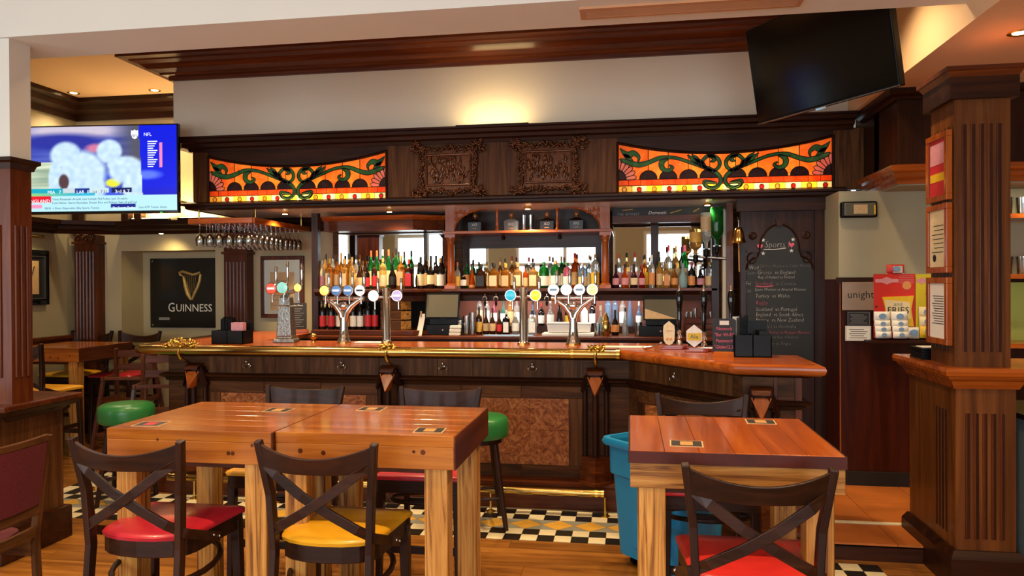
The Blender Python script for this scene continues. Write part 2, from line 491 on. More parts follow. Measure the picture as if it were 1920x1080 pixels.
MB().box(-4.36, 0.36, 4.49, 5.26, -0.006, -0.0015).build('grout_bed', 'grout', fl)
nx = int((0.35+4.35)/T)
for i in range(nx):
    x = -4.35 + T*(i+0.5)
    for r, y in enumerate(BY):
        tile_at(x, y, 'tile_black' if (i+r) % 2 else 'tile_cream')
for i in range(int((0.35+4.35)/(2*T))):
    x = -4.35 + 2*T*(i+0.5)
    link('tile', dmy, fl).location = (x, 4.795, 0)
    if i: 
        link('tile', gry, fl).location = (x-T, 4.795, 0); link('tile', gry2, fl).location = (x-T, 4.795, 0)
# return of the border along the left end of the bar
MB().box(-4.36, -3.62, 5.1, 6.5, -0.006, -0.0015).build('grout_bed', 'grout', fl)
for j in range(12):
    y = 5.1 + T*(j+0.5)
    for r, x in enumerate((-4.2975, -4.1925, -3.8975, -3.7925)):
        tile_at(x, y, 'tile_black' if (j+r) % 2 else 'tile_cream')
for j in range(6):
    o = link('tile', dmy, fl); o.location = (-4.045, 5.1+2*T*(j+0.5), 0); o.rotation_euler = (0, 0, math.pi/2)
# chequers in front of the right-hand end of the bar
MB().box(0.36, 1.36, 3.72, 4.4, -0.006, -0.0015).build('grout_bed', 'grout', fl)
for i in range(9):
    for j in range(6):
        x = 0.41 + T*(i+0.5); y = 3.74 + T*(j+0.5)
        if j in (2, 3) and i < 7:
            tile_at(x, y, 'tile_yellow' if (i+j) % 2 else 'tile_grey')
        else:
            tile_at(x, y, 'tile_black' if (i+j) % 2 else 'tile_cream')
# ---- raised step on the right with terracotta tiles
st = struct(MB().box(1.06, 4.2, 4.43, 5.75, -0.01, 0.088).build('step', 'mahogany_X'))
for (x0, x1, y0, y1) in [(1.06+0.42*i+0.002, 1.06+0.42*(i+1)-0.002, a, b) for i in range(7) for (a, b) in ((4.43, 4.785), (4.83, 5.25), (5.254, 5.7))]:
    MB().box(x0, x1, y0, y1, 0.08, 0.1).build('tile', 'tile_terracotta', st)
MB().box(1.06, 4.2, 4.788, 4.826, 0.08, 0.104).build('threshold_strip', 'tile_cream', st)
# ---- ceilings and beam
struct(MB().box(XL-0.3, XRC, YF-0.3, 8.2, ZC, ZC+0.15).build('ceiling', 'ceiling_paint'))
cr = struct(MB().box(XRC, XR+0.3, YF-0.3, 8.2, ZR, ZC+0.15).build('ceiling', 'ceiling_paint'))
BZ = 2.97
struct(MB().box(XL-0.2, XRC, 3.67, 4.05, BZ, ZC).build('ceiling_beam', 'paint_white'))
# ---- walls
wl = struct(MB().box(XL-0.25, XL, YF-0.3, 8.2, 0, ZC).build('wall_left', 'paint_sage'))
struct(MB().box(XR, XR+0.25, YF-0.3, 8.2, 0, ZC).build('wall_right', 'paint_sage'))
# wall behind the camera with three big windows
wf = MB()
ws = [(-5.3, -3.1), (-2.5, -0.3), (0.3, 2.5)]
edges = [XL-0.25] + [e for w in ws for e in w] + [XR+0.25]
for i in range(0, len(edges), 2):
    wf.box(edges[i], edges[i+1], YF-0.25, YF, 0, ZC)
for a, b in ws:
    wf.box(a, b, YF-0.25, YF, 0, 0.6); wf.box(a, b, YF-0.25, YF, 2.7, ZC)
struct(wf.build('wall_front', 'paint_sage'))
for i, (a, b) in enumerate(ws):
    w = MB()
    for x in (a, (a+b)/2-0.04, b-0.08): w.box(x, x+0.08, YF-0.16, YF-0.02, 0.6, 2.7)
    for z in (0.6, 2.62, 1.95): w.box(a, b, YF-0.15, YF-0.03, z, z+0.08)
    struct(w.build('window_%d' % (i+1), 'paint_white'))
# back wall of the left-hand room with the sign recess
RX0, RX1, RZ0, RZ1 = onY(228, 540, YB).x, onY(404, 540, YB).x, 0.75, onY(300, 470, YB).z
bw = MB()
bw.box(XL-0.25, RX0, YB, YB+0.2, 0, ZC); bw.box(RX1, -2.6, YB, YB+0.2, 0, ZC)
bw.box(RX0, RX1, YB, YB+0.2, 0, RZ0); bw.box(RX0, RX1, YB, YB+0.2, RZ1, ZC)
bw.box(RX0-0.3, RX1+0.9, YB+0.36, YB+0.5, 0, ZC)
bw.box(RX0-0.05, RX0, YB+0.2, YB+0.36, 0, ZC); bw.box(RX1, RX1+0.05, YB+0.2, YB+0.36, RZ1, ZC)
bw.box(RX0, RX1, YB+0.2, YB+0.36, RZ1, RZ1+0.05)
struct(bw.build('wall_back', 'paint_beige'))
WY = 5.7; WX0 = onY(1573, 640, WY).x
ZP = onY(1640, 523, WY).z
# wall behind the back bar
struct(MB().box(-2.9, WX0+0.2, 6.98, 7.15, 0, ZC).build('wall_back_bar', 'oak_dark_X'))
# wall on the right: dark panelling below, beige above, its left end face turned to the bar
struct(MB().box(WX0, XR, WY, WY+0.2, ZP, 2.222).box(WX0, WX0+0.2, WY+0.2, 6.98, ZP, 2.222).build('wall_back_right', 'paint_sage'))
pw = struct(MB().box(WX0, XR, WY-0.001, WY+0.2, 0, ZP).box(WX0, WX0+0.2, WY+0.2, 6.98, 0, ZP).build('wall_panelling', 'door_red'))
MB().box(WX0-0.02, XR, WY-0.03, WY, ZP-0.03, ZP+0.012).build('dado_rail', 'mahogany_X', pw)
MB().box(WX0+0.004, WX0+0.012, WY-0.008, WY, 0.1, ZP-0.03).build('door_edge', 'honey_Z', pw)
MB().box(WX0+0.02, XR, WY-0.02, WY, 0.1, 0.2).build('baseboard', 'dark_gap', pw)
# cream fascia above the bar canopy, crown moulding under the ceiling
CY = 6.05               # canopy front
FX0, FX1 = -4.03, XRC
fa = struct(MB().box(FX0, FX1, CY+0.05, 7.9, 2.8, ZC).build('wall_fascia', 'paint_cream'))
cprof = [(0, 3.40), (0.025, 3.40), (0.03, 3.43), (0.075, 3.44), (0.085, 3.455), (0.15, 3.475), (0.2, 3.51), (0.25, 3.525), (0.26, 3.535), (0.33, 3.54), (0.33, 3.5649), (0, 3.5649)]
tr = struct(MB().sweep(cprof, [(FX0, 7.9), (FX0, CY+0.05), (FX1, CY+0.05)]).build('trim_1', 'redwood_X'))
# dark cornice of the left-hand room
cp2 = [(0, 3.36), (0.03, 3.36), (0.05, 3.42), (0.12, 3.45), (0.14, 3.5), (0.2, 3.52), (0.2, 3.5649), (0, 3.5649)]
struct(MB().sweep(cp2, [(XL, 4.06), (XL, YB), (FX0, YB)]).build('trim_2', 'mahogany_X'))
# ledge at door-head height round the left-hand room
lz = 2.12
cp3 = [(0, lz), (0.05, lz), (0.07, lz+0.03), (0.12, lz+0.045), (0.13, lz+0.075), (0.19, lz+0.09), (0.2, lz+0.13), (0, lz+0.13)]
struct(MB().sweep(cp3, [(XL, 4.06), (XL, 6.9), (XL+0.55, YB), (-2.9, YB)]).build('trim_3', 'mahogany_X'))
# chair rail of the left-hand room
struct(MB().sweep([(0, 0.98), (0.05, 0.98), (0.06, 1.0), (0.08, 1.02), (0.08, 1.05), (0, 1.05)], [(XL, 4.1), (XL, YB), (RX0-0.35, YB)]).build('trim_4', 'redwood_X'))
# ceiling vent in the beam soffit
VX0, VX1 = onZ(1090, 36, BZ).x, onZ(1497, 12, BZ).x
VY0, VY1 = 3.765, 3.915
vt = thing('ceiling_vent', 'long slatted air vent with copper-tinted frame in the beam soffit', 'vent', ((VX0+VX1)/2, (VY0+VY1)/2, BZ-0.03))
vm = plain('vent_copper', '#c8956c', 0.4, 0.2, var=0.05)
MB().box(VX0, VX1, VY0, VY0+0.022, BZ-0.012, BZ).box(VX0, VX1, VY1-0.022, VY1, BZ-0.012, BZ).box(VX0, VX0+0.025, VY0+0.022, VY1-0.022, BZ-0.012, BZ).box(VX1-0.025, VX1, VY0+0.022, VY1-0.022, BZ-0.012, BZ).build('frame', 'vent_copper', vt, world=True)
MB().box(VX0+0.025, VX1-0.025, VY0+0.022, VY1-0.022, BZ-0.002, BZ).build('backing', 'grey_metal', vt, world=True)
for i in range(9):
    y = VY0+0.028 + i*(VY1-VY0-0.056)/8
    MB().box(VX0+0.025, VX1-0.025, y-0.003, y+0.003, BZ-0.011, BZ-0.002).build('slat', 'vent_copper', vt, world=True)
# wooden column on the left: painted upper half, fluted wooden shaft, ledge, pedestal
def flutes(mb, x0, x1, y, z0, z1, n, axis, outward):
    """raised rounded ribs between flutes on a flat face"""
    for i in range(n):
        t = (i+0.5)/n
        u = x0 + (x1-x0)*t; r = abs(x1-x0)/n*0.30
        if axis == 'X':
            mb.tube([(u, y, z0), (u, y, z1)], r, 8)
        else:
            mb.tube([(y, u, z0), (y, u, z1)], r, 8)
CX1 = onZ(17, 72, BZ).x; 
c_side = 0.15
lc = struct(MB().box(CX1-0.40, CX1, 3.69, 3.69+c_side, 2.30, BZ).build('column_head', 'paint_white'))
cl = thing('column', 'fluted dark wooden column on a ledged pedestal beside the wine-red chair', 'column', (CX1-0.2, 3.87, 0))
def P(mb, n, mat, root, **k): return mb.build(n, mat, root, world=True, **k)
zt = 2.30; zl = 0.905
P(MB().box(CX1-0.40, CX1, 3.69, 3.84, zl, zt-0.06), 'shaft', 'redwood_Z', cl)
fm = MB(); flutes(fm, CX1-0.36, CX1-0.05, 3.69, zl+0.15, 1.92, 8, 'X', -1); P(fm, 'fluting', 'redwood_Z', cl, smooth=50)
fm = MB(); flutes(fm, 3.705, 3.825, CX1, zl+0.15, 1.92, 3, 'Y', 1); P(fm, 'fluting', 'redwood_Z', cl, smooth=50)
rect = [(CX1-0.40, 3.84), (CX1-0.40, 3.69), (CX1, 3.69), (CX1, 3.84)]
P(MB().sweep([(-0.02, zt-0.06), (0.01, zt-0.06), (0.02, zt-0.03), (0.035, zt-0.02), (0.035, zt), (-0.02, zt)], rect, closed=True), 'cap_moulding', 'mahogany_X', cl)
P(MB().box(CX1-0.5, CX1+0.035, 3.60, 4.2, zl-0.035, zl), 'ledge', 'redwood_X', cl, bevel=0.008)
ledge_rect = [(CX1-0.5, 4.2), (CX1-0.5, 3.64), (CX1+0.01, 3.64), (CX1+0.01, 4.2)]
P(MB().sweep([(-0.12, zl-0.12), (-0.09, zl-0.12), (-0.05, zl-0.08), (-0.02, zl-0.07), (0.02, zl-0.036), (-0.12, zl-0.036)], ledge_rect, closed=True), 'ledge_moulding', 'mahogany_X', cl)
P(MB().box(CX1-0.45, CX1-0.07, 3.68, 4.15, 0.0, zl-0.036), 'pedestal', 'oak_dark_Z', cl)
P(MB().box(CX1-0.48, CX1-0.03, 3.64, 4.18, 0.0, 0.2), 'plinth', 'mahogany_X', cl, bevel=0.01)
sp_ = onZ(101, 900, 0)
tag(MB().lathe([(0.04, 0), (0.04, 0.006), (0.018, 0.012), (0.018, 0.62), (0.024, 0.625), (0.024, 0.64)], 12, (sp_.x, sp_.y, 0)).build('steel_post', 'grey_metal', smooth=40), 'slim grey steel post standing behind the left column pedestal', 'post')
# fluted column on the right with pedestal and ledge
QX0, QX1, QY = 1.647, 1.91, 4.11
zl2 = onY(1840, 690, QY-0.05).z
zc2 = onY(1850, 121, QY-0.05).z
rc = thing('column', 'tall fluted brown wooden column holding three framed notices on its side', 'column', ((QX0+QX1)/2, QY+0.14, 0))
P(MB().box(QX0, QX1, QY, QY+0.3, zl2, zc2-0.16), 'shaft', 'column_brown', rc)
fz0, fz1 = onY(1840, 660, QY).z, onY(1840, 232, QY).z
for i in range(5):
    x = QX0 + 0.05 + i*(QX1-QX0-0.1)/4
    P(MB().tube([(x-0.010, QY, fz0), (x-0.010, QY, fz1)], 0.006, 6), 'bead', 'redwood_Z', rc, smooth=60)
    P(MB().box(x-0.002, x+0.008, QY-0.0015, QY+0.01, fz0, fz1), 'flute', 'mahogany_Z', rc)
for i in range(5):
    y = QY + 0.06 + i*0.045
    P(MB().tube([(QX0, y, fz0), (QX0, y, fz1)], 0.006, 6), 'bead', 'mahogany_Z', rc, smooth=60)
rect = [(QX0, QY+0.3), (QX0, QY), (QX1, QY), (QX1, QY+0.3)]
P(MB().box(QX0-0.03, QX1+0.03, QY-0.03, QY+0.33, zc2-0.16, zc2-0.05), 'cap_block', 'mahogany_X', rc)
P(MB().sweep([(-0.03, zc2-0.05), (0.03, zc2-0.05), (0.045, zc2-0.025), (0.055, zc2-0.02), (0.055, zc2), (-0.03, zc2)], rect, closed=True), 'cap_moulding', 'redwood_X', rc)
PX0, PX1, PY1 = QX0+0.0, QX1+0.02, QY+0.62
ped = [(PX0, PY1), (PX0, QY-0.01), (PX1, QY-0.01), (PX1, PY1)]
P(MB().box(PX0, PX1, QY-0.01, PY1, 0, zl2-0.04), 'pedestal', 'column_brown', rc)
gz0, gz1 = onY(1840, 1010, QY).z, onY(1840, 775, QY).z
for i in range(5):
    x = QX0 + 0.06 + i*(QX1-QX0-0.1)/4
    P(MB().tube([(x-0.010, QY-0.01, gz0), (x-0.010, QY-0.01, gz1)], 0.006, 6), 'bead', 'redwood_Z', rc, smooth=60)
    P(MB().box(x-0.002, x+0.008, QY-0.0115, QY+0.01, gz0, gz1), 'flute', 'mahogany_Z', rc)
for i in range(4):
    y = QY + 0.1 + i*0.04
    P(MB().tube([(PX0, y, gz0), (PX0, y, gz1)], 0.006, 6), 'bead', 'mahogany_Z', rc, smooth=60)
P(MB().sweep([(-0.05, zl2-0.11), (0.012, zl2-0.11), (0.03, zl2-0.07), (0.05, zl2-0.06), (0.055, zl2-0.045), (0.07, zl2-0.04), (0.075, zl2-0.02), (0.07, zl2), (-0.05, zl2)], ped, closed=True).box(PX0, PX1, QY, PY1, zl2-0.04, zl2-0.001), 'ledge', 'honey_X', rc)
P(MB().box(PX1-0.02, XR, QY-0.06, QY+0.5, zl2-0.05, zl2-0.002), 'counter_run', 'honey_X', rc)
P(MB().sweep([(-0.03, 0), (0.035, 0), (0.035, 0.16), (0.03, 0.17), (0.012, 0.2), (-0.03, 0.2)], ped, closed=True), 'plinth', 'mahogany_X', rc)
# bulkhead on the right, continuing the canopy forward
HX, HY = 1.78, 5.33
hb = struct(MB().box(HX, XR, HY, WY+0.1, 2.262, ZR).box(HX, HX+0.3, WY, CY+0.2, 2.262, ZR).build('bulkhead', 'mahogany_Z'))
hp = [(HX, CY), (HX, HY), (XR, HY)]
struct(MB().sweep([(0, 2.79), (0.02, 2.79), (0.03, 2.81), (0.06, 2.82), (0.07, 2.835), (0.07, ZR-0.0005), (0, ZR-0.0005)], hp).build('trim_5', 'mahogany_X'))
struct(MB().sweep([(-0.05, 2.23), (0.0, 2.23), (0.006, 2.26), (0.02, 2.275), (0.025, 2.30), (0.045, 2.315), (0.055, 2.35), (0, 2.362), (-0.05, 2.362)], hp).build('trim_6', 'honey_X'))
struct(MB().box(HX+0.02, XR, HY+0.03, WY+0.1, 2.2225, 2.262).box(WX0, HX+0.02, WY-0.0, CY+0.1, 2.2225, 2.233).build('bulkhead_soffit', 'paint_sage'))
# recessed downlights
def downlight(loc, label, power, color=WARM, angle=120):
    t = thing('downlight', label, 'downlight', loc, group='recessed ceiling downlights')
    MB().lathe([(0.030, -0.001), (0.050, -0.008), (0.058, -0.004), (0.058, 0)], 20, close=False).build('rim', 'brass_bright', t, smooth=40)
    MB().lathe([(0.034, -0.003), (0.034, -0.0005)], 16).build('lamp', 'lamp_warm', t)
    spot('downlight_beam', (loc[0], loc[1], loc[2]-0.03), power, color, angle, 0.9, radius=0.05)
    return t
d1 = onZ(138, 174, ZC); d2 = onZ(290, 169, ZC); d3 = onZ(1912, 61, ZR)
downlight(d1, 'small lit downlight in the ceiling above the left end of the lit screen', 70)
downlight(d2, 'small lit downlight in the ceiling nearest the cream fascia corner', 70)
downlight(d3, 'small lit downlight in the low ceiling by the fluted right column', 90)
# further downlights of the same ceilings, over the tables and the bar front
for i, (x, y, z, p) in enumerate([(-2.9, 2.2, ZC, 150), (-1.0, 2.2, ZC, 150), (0.9, 2.2, ZC, 150), (-2.9, 0.2, ZC, 120), (-1.0, 0.2, ZC, 120), (0.9, 0.2, ZC, 120),
                               (-3.3, 4.75, ZC, 150), (-1.7, 4.75, ZC, 150), (-0.1, 4.75, ZC, 150), (1.2, 4.55, ZC, 110), (2.6, 2.2, ZR, 90)]):
    downlight((x, y, z), 'recessed brass-rimmed downlight in the ceiling over the tables and bar front', p)

# lamps added on the ledge only to brighten the left-hand ceiling
for x_, nm in ((-5.0, 'carved-capital'), (-4.45, 'harp-sign')):
    cv = thing('cove_lamp', 'slim concealed lamp on the ledge above the %s side' % nm, 'lamp', (x_, YB-0.10, lz+0.13))
    MB().box(-0.22, 0.22, -0.03, 0.03, 0, 0.03).build('housing', 'black_plastic', cv); MB().box(-0.2, 0.2, -0.02, 0.02, 0.0302, 0.034).build('tube', 'lamp_warm', cv)
    area_light('cove_light', (x_, YB-0.10, lz+0.19), (math.radians(165), 0, 0), 0.4, 0.04, 9, (1, 0.66, 0.32))
# ================================================================== BAR CANOPY with stained glass
KX0, KX1 = onY(362, 330, CY).x, HX
KZ0, KZ1 = 2.235, 2.86
cn = thing('bar_canopy', 'long dark wooden canopy over the bar with deep cornices and two glazed openings', 'canopy', ((KX0+KX1)/2, CY, KZ0))
GZ0 = 2.305                     # sill of the glass
SG = [(onY(390, 330, CY).x, onY(726, 330, CY).x), (onY(1157, 330, CY).x, onY(1563, 330, CY).x)]
def gtop(u):                    # top edge of the glass, sagging in the middle (u 0..1)
    return GZ0 + 0.300 + 0.105*(2*u-1)**2
# front boards: stiles, head boards above the glass curve, sill
fr = [(KX0, SG[0][0]), (SG[0][1], SG[1][0]), (SG[1][1], KX1)]
for a, b in fr:
    P(MB().box(a, b, CY, CY+0.03, KZ0+0.05, KZ1-0.1), 'front_board', 'oak_dark_Z', cn)
for a, b in SG:
    n = 16
    pts = [(a+(b-a)*i/n, gtop(i/n)) for i in range(n+1)] + [(b, KZ1-0.1), (a, KZ1-0.1)]
    P(MB().prism(pts, CY, CY+0.03, 'XZ'), 'head_board', 'mahogany_X', cn)
    P(MB().box(a, b, CY, CY+0.03, KZ0+0.05, GZ0), 'sill_board', 'mahogany_X', cn)
    # bead round the opening
    pth = [(a+(b-a)*i/n, CY-0.004, gtop(i/n)-0.006) for i in range(n+1)]
    P(MB().tube(pth, 0.012, 6).tube([(a+0.004, CY-0.004, GZ0), (a+0.004, CY-0.004, gtop(0))], 0.011, 6).tube([(b-0.004, CY-0.004, GZ0), (b-0.004, CY-0.004, gtop(1))], 0.011, 6), 'opening_bead', 'mahogany_X', cn, smooth=60)
P(MB().box(KX0, KX0+0.03, CY+0.03, 7.2, KZ0+0.05, KZ1-0.1), 'end_board', 'oak_dark_Y', cn)
topp = [(0, KZ1-0.115), (0.02, KZ1-0.115), (0.03, KZ1-0.09), (0.06, KZ1-0.08), (0.07, KZ1-0.055), (0.11, KZ1-0.045), (0.12, KZ1-0.02), (0.145, KZ1-0.015), (0.145, KZ1), (0, KZ1)]
P(MB().sweep(topp, [(KX0, 7.2), (KX0, CY), (KX1-0.08, CY)]), 'top_cornice', 'mahogany_X', cn)
botp = [(-0.03, KZ0), (0.03, KZ0), (0.05, KZ0+0.012), (0.05, KZ0+0.03), (0.075, KZ0+0.036), (0.075, KZ0+0.052), (0.045, KZ0+0.062), (0.03, KZ0+0.07), (-0.03, KZ0+0.07)]
P(MB().sweep(botp, [(KX0, 7.2), (KX0, CY), (KX1-0.14, CY)]), 'bottom_cornice', 'mahogany_X', cn)
P(MB().box(KX0+0.03, KX1-0.1, CY+0.031, 6.9, KZ0+0.002, KZ0+0.03), 'underside_panel', 'silver_panel', cn)
P(MB().box(KX0+0.03, KX1, CY+0.33, CY+0.35, KZ0+0.06, KZ1-0.02), 'back_board', 'oak_dark_X', cn)
# ---- stained glass: every pane its own piece of glass
plain('box_white', '#efe9dc', 0.8, var=0)
stained('sg_orange', '#f08a2c', '#f8b45a')
stained('sg_amber', '#f59a34', '#ffcb72')
stained('sg_brick', '#e8641c', '#f08a3c')
stained('sg_yellow', '#ffd24a', '#ffe58a')
stained('sg_white', '#fff0c0', '#fff8e4')
stained('sg_green', '#2e8a4c', '#5fb86a')
stained('sg_lime', '#a8e060', '#c8f080')
stained('sg_purple', '#3a1c2c', '#5c2e36')
stained('sg_pink', '#f6c0a8', '#ffe0d0')
stained('sg_red', '#e0241c', '#f04c30')
def pane(pts, y, mat, root, leads, closed=True, t=0.003, w=0.0032):
    MB().prism(pts, y, y+t, 'XZ').build('glass_pane', mat, root)
    leads.tube([(p[0], y-0.001, p[1]) for p in pts], w, 5, closed=closed)
def ribbon(path, widths):
    n = len(path); L = []; R = []
    for i, p in enumerate(path):
        a = path[max(0, i-1)]; b = path[min(n-1, i+1)]
        dx, dz = b[0]-a[0], b[1]-a[1]; l = math.hypot(dx, dz) or 1
        L.append((p[0]-dz/l*widths[i]/2, p[1]+dx/l*widths[i]/2)); R.append((p[0]+dz/l*widths[i]/2, p[1]-dx/l*widths[i]/2))
    return L + R[::-1]
def smoothpath(ctrl, n=6):
    out = []
    c = [ctrl[0]] + ctrl + [ctrl[-1]]
    for i in range(1, len(c)-2):
        for k in range(n):
            t = k/n
            out.append(tuple(0.5*((2*c[i][j]) + (-c[i-1][j]+c[i+1][j])*t + (2*c[i-1][j]-5*c[i][j]+4*c[i+1][j]-c[i+2][j])*t*t + (-c[i-1][j]+3*c[i][j]-3*c[i+1][j]+c[i+2][j])*t**3) for j in (0, 1)))
    out.append(ctrl[-1]); return out
def stained_panel(a, b, label):
    W = b-a; yb = CY+0.32
    root = P(MB().box(a-0.02, b+0.02, yb-0.01, yb, GZ0-0.03, KZ1-0.13).box(a-0.02, b+0.02, CY+0.03, yb-0.01, GZ0-0.03, GZ0-0.02).box(a-0.02, b+0.02, CY+0.035, yb-0.01, KZ1-0.15, KZ1-0.13)
      .box(a-0.03, a-0.02, CY+0.035, yb, GZ0-0.03, KZ1-0.13).box(b+0.02, b+0.03, CY+0.035, yb, GZ0-0.03, KZ1-0.13), 'stained_glass_panel', 'box_white', cn)
    root['label'] = label
    leads = MB(); z = GZ0; cx = (a+b)/2; Y0 = CY+0.014
    X = lambda u: a + W*u
    # bottom strip, brick row, background strips
    n = 14
    for i in range(n):
        pane([(X(i/n), z+0.002), (X((i+1)/n), z+0.002), (X((i+1)/n), z+0.052), (X(i/n), z+0.052)], Y0, 'sg_white' if i % 2 else 'sg_yellow', root, leads)
    n = 18
    for i in range(n):
        pane([(X(i/n), z+0.052), (X((i+1)/n), z+0.052), (X((i+1)/n), z+0.1), (X(i/n), z+0.1)], Y0, 'sg_brick', root, leads)
    cuts = [0, 0.15, 0.245, 0.34, 0.44, 0.56, 0.66, 0.755, 0.85, 1.0]
    for i in range(9):
        u0, u1 = cuts[i], cuts[i+1]; m = 4
        top = [(X(u0+(u1-u0)*k/m), gtop(u0+(u1-u0)*k/m)) for k in range(m+1)]
        pane([(X(u0), z+0.1), (X(u1), z+0.1)] + top[::-1], Y0, 'sg_amber' if 2 < i < 6 or i % 2 else 'sg_orange', root, leads)
    Y1 = Y0-0.0045; Y2 = Y0-0.009
    # plum half-discs
    for k, u in enumerate([0.15, 0.245, 0.34, 0.435, 0.565, 0.66, 0.755, 0.85]):
        pane(arc((X(u), z+0.1), W*0.043, 0, math.pi, 10), Y1, 'sg_purple', root, leads)
    # corner flowers
    for sgn, ux in ((1, 0.0), (-1, 1.0)):
        c = (X(ux), z+0.1)
        pane([c] + [(c[0]+sgn*0.072*math.cos(t), c[1]+0.085*math.sin(t)) for t in [math.pi/2*k/6 for k in range(7)]], Y1, 'sg_purple', root, leads)
        for k in range(6):
            t0 = math.pi/2*k/6; t1 = math.pi/2*(k+1)/6; pts = []
            for t, r in ((t0, 0.075), (t0, 0.13), ((t0*3+t1)/4, 0.15), ((t0+t1)/2, 0.156), ((t0+3*t1)/4, 0.15), (t1, 0.13), (t1, 0.075)):
                pts.append((c[0]+sgn*r*math.cos(t), c[1]+r*1.08*math.sin(t)))
            pane(pts, Y1, 'sg_pink', root, leads)
    # jewels on the bottom strip
    for k in range(14):
        u = 0.035 + k*0.93/13
        if abs(u-0.5) < 0.07: continue
        pane([(X(u)+0.018*math.cos(2*math.pi*q/10), z+0.022+0.02*math.sin(2*math.pi*q/10)) for q in range(10)], Y1, 'sg_red' if k % 2 else 'sg_yellow', root, leads)
    # green scrollwork, mirrored about the middle
    for sgn in (1, -1):
        def S(pts): return [(cx+sgn*p[0]*W, z+p[1]) for p in pts]
        stems = [
            ([(0.035, 0.06), (0.085, 0.075), (0.080, 0.035), (0.045, 0.02), (0.015, 0.05), (0.012, 0.10), (0.04, 0.15), (0.085, 0.185), (0.15, 0.225), (0.22, 0.265), (0.29, 0.27), (0.35, 0.235), (0.40, 0.22), (0.46, 0.25), (0.485, 0.27)],
             [0.016, 0.02, 0.022, 0.024, 0.026, 0.028, 0.030, 0.030, 0.024, 0.024, 0.03, 0.034, 0.04, 0.034, 0.008], 'sg_green'),
            ([(0.05, 0.155), (0.085, 0.185), (0.095, 0.23), (0.07, 0.272), (0.035, 0.265), (0.015, 0.225), (0.02, 0.18), (0.045, 0.15)],
             [0.02, 0.024, 0.024, 0.026, 0.026, 0.026, 0.024, 0.02], 'sg_green'),
            ([(0.07, 0.275), (0.045, 0.262), (0.042, 0.235), (0.058, 0.228)], [0.012, 0.03, 0.026, 0.006], 'sg_green'),
            ([(0.255, 0.262), (0.285, 0.235), (0.283, 0.185), (0.255, 0.165), (0.235, 0.19), (0.25, 0.21)], [0.012, 0.04, 0.036, 0.028, 0.022, 0.008], 'sg_green'),
            ([(0.075, 0.17), (0.10, 0.215), (0.13, 0.24), (0.165, 0.285)], [0.012, 0.045, 0.04, 0.004], 'sg_green'),
            ([(0.10, 0.19), (0.12, 0.25), (0.145, 0.29)], [0.012, 0.032, 0.004], 'sg_green'),
            ([(0.40, 0.24), (0.395, 0.28), (0.42, 0.315), (0.45, 0.30), (0.485, 0.355)], [0.006, 0.022, 0.04, 0.05, 0.004], 'sg_green'),
            ([(0.425, 0.25), (0.45, 0.285), (0.47, 0.31)], [0.01, 0.036, 0.006], 'sg_green'),
        ]
        for ctrl, ws, mt in stems:
            pth = smoothpath(S(ctrl), 5)
            wd = [w[0] for w in smoothpath([(w, 0) for w in ws], 5)]
            pane(ribbon(pth, wd), Y2, mt, root, leads)
        pane(ribbon(smoothpath(S([(0.03, 0.055), (0.075, 0.06), (0.075, 0.03), (0.045, 0.012), (0.018, 0.03)]), 5), [0.016]*21), Y2-0.004, 'sg_lime', root, leads)
    leads.build('lead_came', 'lead', root)
    # light box behind: white back and sides, one tube lamp low down
    MB().cyl((a+0.18, CY+0.085, GZ0+0.015), (b-0.10, CY+0.085, GZ0+0.015), 0.013, 10).build('tube_lamp', 'tube_light', root)
    return root
stained_panel(SG[0][0], SG[0][1], 'backlit stained glass panel with green scrolls in the canopy above the hanging glass rack')
stained_panel(SG[1][0], SG[1][1], 'backlit stained glass panel with green scrolls in the canopy below the dark screen')
